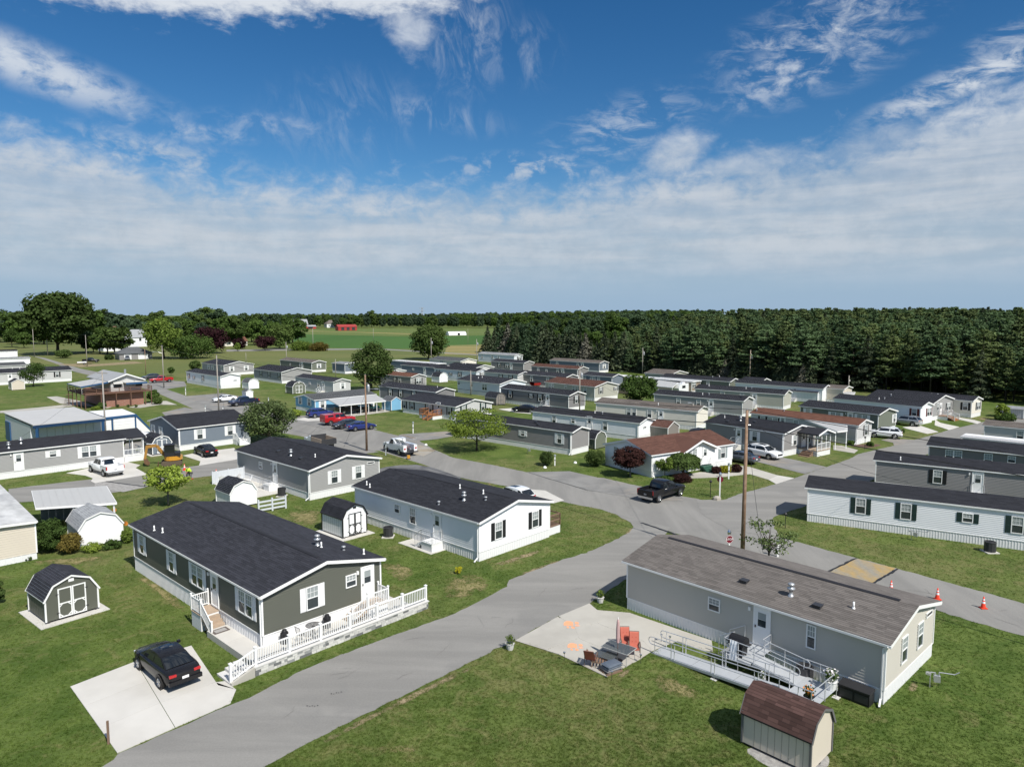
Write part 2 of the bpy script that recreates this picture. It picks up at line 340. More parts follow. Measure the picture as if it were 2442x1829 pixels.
def soft_mat(name, c1, c2):
 m = flat_mat(name, c1, c2, 1.6, 7., .4); t = m.node_tree; X = NX(t); b = t.nodes['Principled BSDF']; a = t.nodes.new('ShaderNodeAttribute'); a.attribute_name = 'fade'
 co = t.nodes.new('ShaderNodeTexCoord').outputs['Object']; t.links.new(X.sm(X.m('ADD', X.m('MULTIPLY', a.outputs['Fac'], .9), X.m('MULTIPLY', X.m('SUBTRACT', X.noise(co, 1.1, 7, .75), .5), 1.7)), .38, .80), b.inputs['Alpha']); return m
SOIL, DRYT = soft_mat('worn_soil', (.30, .235, .15), (.20, .17, .09)), soft_mat('dry_turf', (.27, .225, .115), (.19, .175, .07))
def soft(name, pts, z, m, grow=1.12):
 P = smooth([Vector((p[0], p[1], 0)) for p in pts], 2); c = sum(P, Vector())/len(P); n = len(P); mb = MB()
 rings = [[c.lerp(p, f) for p in P] for f in (grow, .62, .25, 0)]
 mb.grid([[(p.x, p.y, z) for p in r+[r[0]]] for r in rings]); o = mb.build(name, m, kind='structure'); a = o.data.attributes.new('fade', 'FLOAT', 'POINT'); a.data.foreach_set('value', sum([[v]*(n+1) for v in (0., .6, .8, .85)], [])); return o
gr = MB(); gr.face([(-4500, -300, 0), (4500, -300, 0), (4500, 6500, 0), (-4500, 6500, 0)]); gr.build('ground', ground_mat(), kind='structure')
px = lambda L: [G(*p) for p in L]
# --- fields beyond the park
sheet('meadow', px([(-200, 812), (540, 826), (700, 829), (960, 828), (1300, 836), (1300, 853), (1000, 872), (780, 875), (560, 900), (430, 900), (200, 875), (-200, 850)]), .004, MEAD)
sheet('crop_field', px([(700, 829), (700, 797), (990, 803), (1200, 799), (1330, 803), (1330, 826), (1075, 829), (960, 832)]), .010, CROP)
sheet('field', px([(690, 797), (690, 785), (830, 786), (1000, 780), (1400, 783), (1400, 802), (1200, 798.5), (990, 801)]), .008, CROPL)
sheet('field', px([(700, 789.5), (700, 787.5), (985, 795.5), (985, 798.5), (850, 793)]), .013, HAY)
sheet('hay_field', px([(1060, 846), (1066, 824), (1160, 821), (1180, 846)]), .013, HAY)
sheet('country_road', px([(540, 834), (700, 832.5), (900, 831), (1150, 846), (1150, 848), (900, 833.5), (700, 836), (540, 838.5)]), .018, ASPH_A)
# --- streets
main_near = [(75, 848), (130, 866), (176, 886), (361, 931), (486, 986), (571, 1009), (682, 1034), (770, 1049), (865, 1075.5), (904, 1075), (969.5, 1095), (1013.6, 1109), (1094, 1139), (1218, 1161), (1340, 1196), (1426, 1213), (1478, 1229), (1560, 1256), (2227.7, 1453.7), (2442, 1517.5), (2700, 1594)]
main_far = [(2700, 1516), (2442, 1438.7), (2140.8, 1356), (2040, 1330), (1896, 1290.7), (1840, 1273), (1726, 1240), (1699.5, 1197), (1683, 1193), (1625, 1182.6), (1527.8, 1160), (1440, 1140), (1261, 1127), (1200, 1113.7), (1080, 1091), (1037, 1073), (1001, 1052), (892.7, 1025), (800, 1010), (735, 1006), (691.6, 1001), (614.7, 969), (443, 944), (393, 927), (330, 905), (194, 880), (108, 854)]
sheet('road', px(main_near+main_far), .010, ASPH_B)
lane_l = [(200, 1860), (288, 1795.6), (560, 1675), (592, 1664), (630, 1646), (738, 1590), (915, 1523), (1040, 1479), (1084.5, 1462), (1152, 1429.5), (1209, 1399.7), (1214, 1384), (1340, 1334.6), (1396.6, 1319), (1466.7, 1287.8), (1500.6, 1269.7), (1512, 1256), (1503, 1246), (1478, 1233), (1466, 1225)]
lane_r = [(1600, 1258), (1575, 1285), (1560, 1320), (1510, 1370), (1405.7, 1438.8), (1330.4, 1470.5), (1227, 1527), (1180, 1549), (1040, 1620), (830.6, 1723.4), (684, 1800), (560, 1870)]
sheet('lane', px(lane_l+lane_r), .016, ASPH_A)
s2l = [(1660, 1192), (1726.6, 1192), (1758, 1180), (1851, 1154), (1894, 1141), (1918.7, 1131.8), (1970.7, 1113.7), (2030, 1093), (2046, 1083), (2132, 1063), (2211, 1041), (2263, 1025.5), (2340, 1007.5), (2500, 972)]
s2r = [(2500, 996), (2360, 1030), (2290, 1052), (2211, 1083), (2150, 1110), (2090, 1142), (2010, 1165), (1918, 1208), (1845, 1232), (1842, 1250), (1860, 1282), (1740, 1264), (1675, 1228)]
sheet('side_street', px(s2l+s2r), .022, ASPH_A)
sheet('back_street', px([(20, 1166), (155, 1150), (221, 1143), (330, 1130), (474.6, 1110), (566, 1095.6), (735, 1066), (792, 1048), (870, 1070), (905, 1078), (800, 1090), (700, 1108), (526.6, 1131.8), (434, 1144), (348, 1161), (289, 1172.5), (150, 1190), (20, 1200)]), .022, ASPH_A)
# --- tar seams and patches in the carriageway
def seam(a, b, w=.09, z=.030, n=14, name='tar_seam'):
 a, b = Vector((a.x, a.y, 0)), Vector((b.x, b.y, 0)); d = (b-a); nrm = Vector((-d.y, d.x, 0)).normalized(); L, Rr = [], []
 for i in range(n+1):
  t = i/n; o = RNG.normal(0, .025); c = a+d*t+nrm*o; ww = w*(.6+.5*RNG.random())/2
  L.append((c.x+nrm.x*ww, c.y+nrm.y*ww, z)); Rr.append((c.x-nrm.x*ww, c.y-nrm.y*ww, z))
 mb = MB(); mb.grid([L, Rr]); mb.build(name, TAR, kind='structure')
seam(g('mc', 1455, 1268), g('mc', 1890, 1416), .30); seam(g('n6', 490, 418), g('n6', 735, 300), .22); seam(g('n6', 885, 520), g('n6', 1100, 393), .22)
seam(g('m0', 1110, 833), g('m0', 1540, 890), .30); seam(g('mc', 270, 740), g('mc', 900, 930), .07); seam(g('mc', 900, 930), g('mc', 1890, 1010), .05)
for u, v in ((1330, 1085), (1120, 1190)):
 for k in range(5): seam(g('n2', u-45+k*22, v+(k % 2)*8-4*k*(u > 1200)), g('n2', u-45+k*22+10, v+5-4*k*(u > 1200)), .06, n=3)
CRACK = mat('crack', (.165, .160, .152), .9, var=.2)
def cracks(a, b, hw, n, seed):
 rng = np.random.default_rng(seed); d = (b-a); nr = Vector((-d.y, d.x, 0)).normalized(); mb = MB()
 for i in range(n):
  c = a+d*rng.random()+nr*rng.uniform(-hw, hw); t = rng.choice([0, math.pi/2, .6, -.5])+rng.normal(0, .25); e = d.normalized()*math.cos(t)+nr*math.sin(t); L = rng.uniform(.5, 2.4); p0 = Vector(c); k = 9; l_, r_ = [], []
  for j in range(k):
   p0 = p0+e*L/k+Vector((rng.normal(0, .07), rng.normal(0, .07), 0)); w = .014*math.sin(math.pi*(j+.5)/k); l_.append((p0.x+nr.x*w, p0.y+nr.y*w, .031)); r_.append((p0.x-nr.x*w, p0.y-nr.y*w, .031))
  mb.grid([l_, r_])
 mb.build('asphalt_cracks', CRACK, kind='stuff')
cracks(g('n2', 500, 1450), g('n2', 2100, 700), 1.8, 7, 1); cracks(G(1000, 1545), G(1420, 1370), 1.8, 6, 2); cracks(G(1250, 1145), G(1640, 1225), 2.2, 8, 3); cracks(G(1750, 1290), G(2400, 1480), 1.8, 6, 4); cracks(G(1760, 1215), G(2050, 1110), 2.2, 5, 5)
sheet('road_patch', px([q('n6', 505, 418), q('n6', 740, 303), q('n6', 1080, 388), q('n6', 1060, 402), q('n6', 880, 515)]), .026, YELLOWISH)
sheet('road_patch', px([(940, 1062), (1003, 1062), (1040, 1074), (1010, 1088), (955, 1078)]), .026, flat_mat('sandy_asphalt', (.30, .255, .19), (.33, .31, .28), .5, 6., .2))
# --- asphalt drives
sheet('driveway', px([(934, 1110), (1013, 1108), (1100, 1139), (1094, 1143), (990, 1150), (880, 1125)]), .028, ASPH_D, 1)
sheet('driveway', px([q('mc', 250, 735), q('mc', 700, 725), q('mc', 1100, 815), q('mc', 1450, 885), q('mc', 1880, 985), q('mc', 1900, 1040), q('mc', 1500, 1030), q('mc', 900, 925)]), .028, ASPH_P)
sheet('driveway', px([q('m8', 690, 337), q('m8', 1180, 305), q('m8', 1290, 345), q('m8', 1080, 385), q('m8', 890, 404), q('m8', 880, 430), q('m8', 640, 360)]), .028, ASPH_P)
sheet('driveway', px([q('mg', 670, 510), q('mg', 830, 575), q('mg', 1150, 575), q('mg', 1330, 610), q('mg', 1640, 680), q('mg', 1410, 755), q('mg', 830, 605), q('mg', 640, 570)]), .028, ASPH_P)
sheet('driveway', px([(443, 945), (530, 938), (600, 950), (640, 965), (614, 978), (500, 975)]), .028, ASPH_P)
sheet('driveway', px([(386, 984), (440, 972), (480, 978), (482, 985), (430, 990), (395, 993)]), .028, ASPH_P)
sheet('driveway', px([(691, 1003), (705, 992), (770, 990), (870, 1006), (900, 1024), (800, 1030)]), .028, ASPH_P)
sheet('driveway', px([(345, 926), (360, 905), (440, 910), (445, 921), (392, 929)]), .028, ASPH_P)
sheet('driveway', px([q('mj', 700, 395), q('mj', 800, 380), q('mj', 1070, 395), q('mj', 1000, 430), q('mj', 840, 455), q('mj', 830, 425)]), .028, ASPH_P)
sheet('driveway', px([(292, 1078), (340, 1068), (420, 1052), (415, 1040), (300, 1055)]), .028, ASPH_A)
# --- concrete drives, walks and pads
sheet('driveway', px([q('mg', 660, 660), q('mg', 830, 680), q('mg', 1130, 770), q('mg', 1030, 815), q('mg', 830, 755), q('mg', 480, 790), q('mg', 200, 800), q('mg', 130, 770), q('mg', 300, 735), q('mg', 500, 740)]), .030, CONC2, thick=.03)
sheet('driveway', px([q('mg', 1030, 815), q('mg', 1130, 770), q('mg', 1300, 798), q('mg', 1110, 860)]), .034, CONC, thick=.03)
sheet('walkway', px([q('mj', 200, 450), q('mj', 290, 455), q('mj', 460, 503), q('mj', 420, 535), q('mj', 200, 500)]), .030, CONC2, thick=.03)
sheet('driveway', px([q('mj', 930, 260), q('mj', 1120, 245), q('mj', 1310, 310), q('mj', 1190, 330), q('mj', 970, 275)]), .030, CONC, thick=.03)
sheet('driveway', px([q('mj', 1275, 180), q('mj', 1330, 215), q('mj', 1530, 258), q('mj', 1420, 290), q('mj', 1270, 240)]), .030, CONC, thick=.03)
sheet('walkway', px([q('mj', 1480, 150), q('mj', 1690, 185), q('mj', 1760, 205), q('mj', 1720, 225), q('mj', 1470, 165)]), .030, CONC, thick=.03)
sheet('driveway', px([q('m0', 700, 745), q('m0', 950, 690), q('m0', 1310, 620), q('m0', 1480, 660), q('m0', 1430, 690), q('m0', 1560, 760), q('m0', 1000, 850), q('m0', 960, 830), q('m0', 980, 800), q('m0', 900, 770)]), .030, CONC, thick=.03)
sheet('driveway', px([q('m4', 160, 560), q('m4', 280, 535), q('m4', 700, 480), q('m4', 760, 540), q('m4', 730, 600), q('m4', 330, 665), q('m4', 345, 620)]), .030, CONC, thick=.03)
sheet('driveway', px([q('m4', 1340, 180), q('m4', 1490, 150), q('m4', 1760, 160), q('m4', 1640, 190), q('m4', 1480, 198)]), .032, CONC, thick=.03)
sheet('carport_floor', px([q('m4', 1640, 150), q('m8', 160, 150), q('m8', 580, 95), q('m8', 480, 60), q('m8', 0, 95), q('m4', 1650, 120)]), .024, CONC2)
sheet('driveway', px([q('m8', 1720, 70), q('m8', 1880, 58), q('m8', 2080, 90), q('m8', 2060, 120), q('m8', 1890, 105)]), .030, CONC, thick=.03)
sheet('driveway', px([(1215, 1163), (1300, 1170), (1345, 1193), (1320, 1200), (1270, 1190)]), .030, CONC, thick=.03)
sheet('path', px([(0, 980), (90, 972), (185, 962), (215, 962), (110, 977), (0, 985)]), .020, CONC2)
sheet('walkway', px([q('t0', 490, 1270), q('t0', 600, 1262), q('t0', 840, 1310), q('t0', 1000, 1365), q('t0', 1180, 1375), q('t0', 1130, 1390), q('t0', 960, 1370), q('t0', 640, 1340)]), .024, CONC2)
sheet('path', px([q('t0', 1660, 1310), q('t0', 1760, 1312), q('t0', 1870, 1352), q('t0', 1690, 1350), q('t0', 1480, 1385), q('t0', 1350, 1380)]), .024, CONC2)
sheet('bare_soil', px([(130, 868), (235, 868), (320, 862), (345, 866), (240, 873), (190, 876)]), .024, DIRT)
# bare edges
soft('bare_soil', px([(1209, 1399), (1200, 1388), (1230, 1368), (1330, 1333), (1400, 1317), (1397, 1321), (1300, 1352), (1230, 1383)]), .012, SOIL)
soft('bare_soil', px([q('n3', 1500, 635), q('n3', 2100, 440), q('n3', 2140, 465), q('n3', 1900, 560), q('n3', 1580, 660)]), .008, SOIL)
soft('bare_soil', px([(1497, 1262), (1512, 1250), (1518, 1258), (1500, 1280), (1478, 1290)]), .012, SOIL)
soft('bare_soil', px([q('n4', 1210, 900), q('n4', 1380, 800), q('n4', 1415, 825), q('n4', 1320, 910), q('n4', 1240, 945)]), .006, SOIL)
soft('bare_soil', px([q('n6', 1150, 1440), q('n6', 1250, 1350), q('n6', 1300, 1400), q('n6', 1280, 1470), q('n6', 1200, 1485)]), .006, SOIL)
soft('dry_turf', px([q('n1', 945, 275), q('n1', 1345, 545), q('n1', 1330, 620), q('n1', 1230, 590), q('n1', 1080, 430), q('n1', 900, 310)]), .007, DRYT, 1.2)
soft('dry_turf', px([q('m4', 1180, 1250), q('m4', 1230, 1110), q('m4', 1700, 1100), q('m4', 1640, 1250), q('m4', 1560, 1330), q('m4', 1400, 1310)]), .006, DRYT)
for L_ in ([('n3', 1050, 760), ('n3', 1500, 640), ('n3', 1700, 800), ('n3', 1500, 900), ('n3', 1150, 960)], [('n4', 1450, 880), ('n4', 1750, 860), ('n4', 2050, 1000), ('n4', 2200, 1180), ('n4', 1700, 1140)], [('n3', 560, 560), ('n3', 900, 600), ('n3', 1000, 720), ('n3', 800, 800), ('n3', 650, 700)], [('n2', 1480, 1560), ('n2', 2000, 1500), ('n2', 2200, 1580), ('n2', 1800, 1640)], [('n1', 60, 230), ('n1', 500, 200), ('n1', 900, 170), ('n1', 500, 290)], [('m8', 100, 1120), ('m8', 190, 1040), ('m8', 210, 1100), ('m8', 130, 1180)], [('m8', 1560, 850), ('m8', 1640, 830), ('m8', 1700, 870), ('m8', 1620, 890)]): soft('dry_turf', px([q(*p_) for p_ in L_]), .0075, DRYT)
soft('roadside_soil', px([(690, 1802), (830, 1727), (1040, 1623), (1180, 1553), (1200, 1560), (1050, 1637), (840, 1740), (700, 1815)]), .009, SOIL)
sheet('gravel', px([q('n5', 790, 1500), q('n5', 1400, 1545), q('n5', 1440, 1640), q('n5', 1300, 1760), q('n5', 1000, 1660)]), .006, GRAVEL, 2)
sheet('gravel', px([q('m0', 1000, 850), q('m0', 1110, 838), q('m0', 1540, 893), q('m0', 1300, 945), q('m0', 1000, 900)]), .028, GRAVEL)
sheet('mulch_bed', px([q('mj', 340, 435), q('mj', 440, 445), q('mj', 640, 435), q('mj', 720, 450), q('mj', 600, 478), q('mj', 420, 470)]), .020, MULCH, 1)
sheet('mulch_bed', px([q('mg', 400, 700), q('mg', 480, 750), q('mg', 750, 735), q('mg', 745, 715), q('mg', 640, 690)]), .036, MULCH, 1)
soft('bare_soil', px([q('tj', 1780, 1475), q('tj', 1900, 1500), q('tj', 1760, 1525), q('tj', 1690, 1500)]), .012, SOIL)

# --- the double driveway of six poured slabs (each slab is a part)
def slabbed(name, corners, nx, ny, z, m, gap=.008, jag=0):
 root = bpy.data.objects.new(name, None); COL.objects.link(root); root['kind'] = 'structure'
 EXCL.append([(p.x, p.y) for p in corners]); a, b, c, d = corners    # a->b along nx, a->d along ny
 f = lambda s, t: a.lerp(b, s).lerp(d.lerp(c, s), t)
 for i in range(nx):
  for j in range(ny):
   s0, s1, t0, t1 = i/nx, (i+1)/nx, j/ny, (j+1)/ny; gs = gap/((b-a).length); gt = gap/((d-a).length)
   P = [f(s0+gs, t0+gt), f(s1-gs, t0+gt), f(s1-gs, t1-gt), f(s0+gs, t1-gt)]
   mb = MB(); mb.prism([(p.x, p.y) for p in P], z-.05, z); mb.build('slab', m, root)
 return root
d1 = slabbed('driveway', [g('n1', 487, 1100), g('n1', 940, 925), g('n1', 1215, 1385), g('n1', 815, 1562)], 1, 3, .034, CONC)
dd = [g('n1', 940, 925), g('n1', 1280, 860), g('n1', 1450, 1060), g('n1', 1590, 1222), g('n1', 1215, 1385)]
P5 = lambda *L: [(p.x, p.y) for p in L]
a_, b_, c_, d_ = g('n1', 860, 957), g('n1', 1330, 830), g('n1', 1610, 1215), g('n1', 1218, 1385)
d1b = slabbed('driveway', [g('n1', 942, 926), g('n1', 1330, 815), g('n1', 1600, 1215), g('n1', 1217, 1384)], 1, 3, .034, CONC)
sheet('walkway', [g('n1', 1385, 1030), g('n1', 1450, 1075), g('n1', 1560, 1062), g('n1', 1640, 1120), g('n1', 1600, 1216), g('n1', 1490, 1090)], .030, CONC, thick=.03)
# ------------------------------------------------------------------ manufactured homes
def runto(P, d, z, pxx):                      # distance along d from P until the sight line of column pxx
 a = (pxx-PCX)/FPX
 return (a*(P[1]*CP-(z-CAM_H)*SP)-P[0])/(d[0]-a*d[1]*CP)
WINM = {}
WSZ = {'w': (.82, 1.38), 'w2': (1.68, 1.38), 'sq': (.76, .78), 'wt': (.5, 1.25), 'd': (.98, 2.10), 'D': (.98, 2.10), 'v': (.95, .27), 'arch': (1.1, 1.5)}
def winmeshes(k):
 if k in WINM: return WINM[k]
 w, h = WSZ[k]; f = MB(); e = .065; P = []
 def rim(x0, x1, z0, z1, e, y): f.box(x0, 0, z0, x0+e, y, z1); f.box(x1-e, 0, z0, x1, y, z1); f.box(x0+e, 0, z1-e, x1-e, y, z1); f.box(x0+e, 0, z0, x1-e, y, z0+e)
 def pane(x0, x1, z0, z1, m, y=.018): b = MB(); b.box(x0, .002, z0, x1, y, z1); P.append(('pane', b.mesh('pane', m)))
 def dh(x0, x1):
  z0, z1 = -h/2, h/2; rim(x0, x1, z0, z1, e, .055); f.box(x0+e, 0, -.025, x1-e, .04, .025)
  xm = (x0+x1)/2; zt = z1-e
  for t in (1/3, 2/3): xx = lerp(x0+e, x1-e, t); f.box(xx-.009, .01, .025, xx+.009, .028, zt)
  f.box(x0+e, .01, (zt+.025)/2-.009, x1-e, .0275, (zt+.025)/2+.009)
  pane(x0+e, x1-e, .025, zt, GLASSUP); pane(x0+e, x1-e, z0+e, -.025, GLASS)
 if k in ('w', 'sq', 'wt'): dh(-w/2, w/2)
 elif k == 'w2': dh(-w/2, 0.0); dh(0.0, w/2)
 elif k == 'arch':
  dh(-w/2, w/2); n = 12; pts = [(w/2*math.cos(math.pi*i/n), h/2+.02+w/2*math.sin(math.pi*i/n)) for i in range(n+1)]
  for a, b in zip(pts, pts[1:]): f.bar((a[0], .03, a[1]), (b[0], .03, b[1]), .06, .06)
  b = MB(); b.face([(x_, .02, z_) for x_, z_ in pts]); P.append(('pane', b.mesh('pane', GLASSUP)))
 elif k in 'dD':
  rim(-w/2, w/2, -h/2, h/2, .07, .06); f.box(-w/2+.07, .002, -h/2+.07, w/2-.07, .03, h/2-.07)
  for z0, z1 in ((-.05, .80), ): rim(-.27, .27, z0, z1, .04, .045)
  pane(-.23, .23, .39, .76, GLASSUP, .036); pane(-.23, .23, -.01, .37, GLASS, .036)
  b = MB(); b.box(.33, .03, -.12, .38, .08, .0); P.append(('handle', b.mesh('handle', DKMETAL)))
 elif k == 'v':
  rim(-w/2, w/2, -h/2, h/2, .055, .05)
  b = MB()
  for i in range(3): b.box(-w/2+.05, .003, -h/2+.06+i*.055, w/2-.05, .03, -h/2+.09+i*.055)
  P.append(('louvre', b.mesh('louvre', DKMETAL)))
 WINM[k] = (f.mesh('window_frame', TRIM), P); return WINM[k]
SHM = {}
def shutmesh(h, c):
 if (h, c) not in SHM:
  b = MB(); b.box(-.18, 0, -h/2, .18, .022, h/2)
  n = int(h/.09)
  for i in range(n):
   z = -h/2+.06+(h-.12)*i/n
   if abs(z+.03) > .05: b.box(-.14, .022, z, .14, .034, z+.045)
  SHM[h, c] = b.mesh('shutter', SHUT[c])
 return SHM[h, c]
VENTM = {}
def ventmesh(k):
 if k in VENTM: return VENTM[k]
 b = MB()
 if k == 'p': b.tube((0, 0, -.05), (0, 0, .34), .05, .05, 8); b.tube((0, 0, -.05), (0, 0, .06), .11, .06, 8); m = TRIM
 elif k == 'c':
  b.lathe([(.17, -.06), (.15, .03), (.10, .06), (.10, .34), (.20, .34), (.22, .42), (.10, .48), (.10, .58), (.19, .58), (.15, .68), (0, .72)], 12); m = GALV
 elif k == 'k': b.lathe([(.11, -.05), (.08, .04), (.08, .20), (.15, .20), (.12, .27), (0, .29)], 10); m = GALV
 else: b.box(-.2, -.2, -.04, .2, .2, .11); b.box(-.23, -.23, .11, .23, .23, .14); m = DKMETAL
 VENTM[k] = b.mesh('vent', m, k in 'pck'); return VENTM[k]
PANELM = {}
def panelmesh(fl):
 k = round(fl, 2)
 if k not in PANELM:
  b = MB(); prof = [(0, .0), (.13, .0), (.14, .016), (.185, .016), (.2, 0), (.33, 0), (.34, .016), (.385, .016), (.4, 0)]
  b.grid([[(s, o, 0) for s, o in prof], [(s, o, fl) for s, o in prof]]); PANELM[k] = b.mesh('skirting_panel', SKIRT)
 return PANELM[k]
PIECE = {}
HOMES = {}
def home(hid, label, C, L, R_, wall='grey', roof='charcoal', ax='y', ze=3.1, fl=.72, near=0, th=135.5, wins=(), Wd=None, Ln=None, slope=.215, vents=(), cat='mobile home', group='manufactured homes of the park', ridge=True, trim=None, zb=0., gw=None):
 PC = G(*C, ze); t = R(th); u = Vector((math.cos(t), math.sin(t))); v = Vector((u.y, -u.x))
 SX = Wd if Wd else runto(PC, v, ze, R_[0]); SY = Ln if Ln else runto(PC, u, ze, L[0])
 if gw: SX, SY = (gw, SY) if ax == 'y' else (SX, gw)
 root = thing('mobile_home' if cat == 'mobile home' else cat.replace(' ', '_'), label, cat, (PC.x, PC.y, 0), t-math.pi/2, group)
 yy = ax == 'y'; span, ln = (SX, SY) if yy else (SY, SX); T = (lambda a, b, z: (a, b, z)) if yy else (lambda a, b, z: (b, a, z))
 ea, ga = (.20 if span > 5.6 else .09), .30; ox, oy = (ea, ga) if yy else (ga, ea); rise = slope*span/2; zt = ze+slope*ea-.10; pk = ze+rise-.10
 WA = {'A': ((ox, oy), (0, 1), (-1, 0), SY-2*oy, not yy), 'B': ((SX-ox, oy), (-1, 0), (0, -1), SX-2*ox, yy),
   'C': ((ox, SY-oy), (1, 0), (0, 1), SX-2*ox, yy), 'D': ((SX-ox, SY-oy), (0, -1), (1, 0), SY-2*oy, not yy)}
 wm = WALLS[wall]; tr = trim or TRIM
 def wp(k, s, o, z): p, d, n, w, gb = WA[k]; return (p[0]+d[0]*s+n[0]*o, p[1]+d[1]*s+n[1]*o, z)
 ex = .15 if near else .18
 body = MB(); sk = MB()
 for k in 'ABCD':
  p, d, n, w, gb = WA[k]; z = fl; board = near >= 2 and k in 'AB'
  top = pk if gb else zt
  def rng(z): h = max(0, (z-zt)/slope) if gb else 0; return (h, w-h)
  while z < top-.02:
   z2 = min(z+ex, top); a0, a1 = rng(z); b0, b1 = rng(z2)
   if a1-a0 > .05:
    m_ = MB() if board else body
    if b1 < b0: b0 = b1 = (b0+b1)/2
    m_.face([wp(k, a0, .027, z), wp(k, a1, .027, z), wp(k, b1, .002, z2+.004), wp(k, b0, .002, z2+.004)][::1])
    m_.face([wp(k, a0, 0, z), wp(k, a1, 0, z), wp(k, a1, .027, z), wp(k, a0, .027, z)])
    if board: m_.build('siding_board', wm, root)
   z = z2
  if near and k in 'AB':
   npn = max(1, round(w/.4)); sc = w/npn/.4
   for i in range(npn):
    o = put(panelmesh(fl-zb), 'skirting_panel', root, wp(k, i*.4*sc, .004, zb), math.atan2(d[1], d[0])); o.scale = (sc, 1, 1)
   ct = MB(); ct.bar(wp(k, .05, .025, fl), wp(k, w-.05, .025, fl), .035, .06); ct.build('starter_strip', tr, root)
  else:
   npn = max(1, round(w/.5)); st = w/npn; lo, hi = [], []
   for i in range(npn):
    for s, o_ in ((0, 0), (.34, 0), (.36, .015), (.46, .015), (.49, 0)):
     lo.append(wp(k, min(w, i*st+s*st*2), o_, 0)); hi.append(wp(k, min(w, i*st+s*st*2), o_, fl))
   sk.grid([lo, hi])
  ct = MB(); ct.bar(wp(k, 0, .0, fl), wp(k, 0, .0, zt), .10, .10); ct.build('corner_trim', tr, root)
 if body.v: body.build('siding', wm, root, kind='stuff')
 if sk.v: sk.build('skirting', SKIRT, root, kind='stuff')
 # roof
 rf = MB(); prof = [(0, ze-.03), (span/2, ze+rise-.03), (span, ze-.03), (span, ze-.12), (span/2, ze+rise-.12), (0, ze-.12)]
 rf.extr(prof, T, .04, ln-.04)
 ro = rf.build('roof', tr, root)
 for b0, b1 in ((0, .035), (ln-.035, ln)): rk = MB(); rk.extr([(0, ze), (span/2, ze+rise), (span, ze), (span, ze-.19), (span/2, ze+rise-.19), (0, ze-.19)], T, b0, b1); rk.build('rake_board', tr, ro)
 for a0, a1 in ((-.06, .03), (span-.03, span+.06)): gt = MB(); gt.extr([(a0, ze-.14), (a0, ze-.03), (a1, ze-.03), (a1, ze-.14)], T, 0, ln); gt.build('gutter', tr, ro)
 sh = MB(); co = .15 if near else (.22 if ln*span > 60 else .2); cand = []
 n = max(3, round(span/2/co)); cw = span/2/n
 for side in (0, 1):
  for i in range(n):
   b = 0.0; a0, a1 = i*cw-(.03 if i == 0 else 0), (i+1)*cw
   while b < ln-.01:
    sl = (random.choice((.3, .45, .6, .75)) if near else random.uniform(.6, 1.9)); b1 = min(ln, b+sl)
    if ln-b1 < .1: b1 = ln
    if near >= 2 and side == 0 and yy and i > 0: cand.append((a0, b, b1, a1))
    else:
     f = (lambda a: a) if side == 0 else (lambda a: span-a)
     zl, zh = ze+slope*a0+.022, ze+slope*a1+.008
     sh.face([T(f(a0), b, zl), T(f(a0), b1, zl), T(f(a1), b1, zh), T(f(a1), b, zh)])
     if near: sh.face([T(f(a0), b, zl-.016), T(f(a0), b1, zl-.016), T(f(a0), b1, zl), T(f(a0), b, zl)])
    b = b1
 if cand:                                  # the 300 nearest shingles are pieces of their own
  cand.sort(key=lambda c: (c[0]-0)**2*1.0+(c[1])**2*.22)
  for j, (a0, b, b1, a1) in enumerate(cand):
   zl, zh = ze+slope*a0+.022, ze+slope*a1+.008
   if j < 300:
    key = (roof, round(b1-b, 2), round(cw, 4), round(slope, 3))
    if key not in PIECE:
     m_ = MB(); l_ = b1-b; h_ = zh-zl; m_.face([(0, 0, 0), (cw, 0, h_), (cw, l_, h_), (0, l_, 0)]); m_.face([(0, 0, -.016), (0, 0, 0), (0, l_, 0), (0, l_, -.016)])
     m_.face([(0, 0, -.016), (cw, 0, h_-.004), (cw, 0, h_), (0, 0, 0)]); PIECE[key] = m_.mesh('shingle', ROOFO[roof])
    put(PIECE[key], 'shingle', ro, (a0, b, zl))
   else:
    sh.face([(a0, b, zl), (a1, b, zh), (a1, b1, zh), (a0, b1, zl)]); sh.face([(a0, b, zl-.016), (a0, b, zl), (a0, b1, zl), (a0, b1, zl-.016)])
 sh.build('shingles', ROOFS[roof], ro, kind='stuff')
 if ridge:
  rc = MB(); b0, b1 = (.9, ln-.9) if near else (0, ln)
  rc.extr([(span/2-.14, ze+rise-.01), (span/2-.12, ze+rise+.035), (span/2, ze+rise+.06), (span/2+.12, ze+rise+.035), (span/2+.14, ze+rise-.01)], T, b0, b1)
  rc.build('ridge_cap', ROOFS['black'] if roof in ('charcoal', 'black', 'brown') else ROOFS[roof], ro)
 if near:
  dn = MB(); c0 = T(0, 0, 0)
  q0 = wp('A', .09, .06, 0) if yy else wp('B', WA['B'][3]-.09, .06, 0)
  a_ = Vector((-.05, .12, ze-.1)) if yy else Vector((.12, -.05, ze-.1)); b_ = Vector((q0[0], q0[1], ze-.35)); c_ = Vector((q0[0], q0[1], .28)); o_ = Vector((-.45, -.1, -.2)) if yy else Vector((-.1, -.45, -.2))
  dn.bar(a_, b_, .07, .07); dn.bar(b_, c_, .08, .06); dn.bar(c_, c_+o_, .08, .07); dn.build('downspout', tr, root)
 # openings, seen through the picture and measured on the wall they belong to
 M = Matrix.Rotation(-(t-math.pi/2), 2)
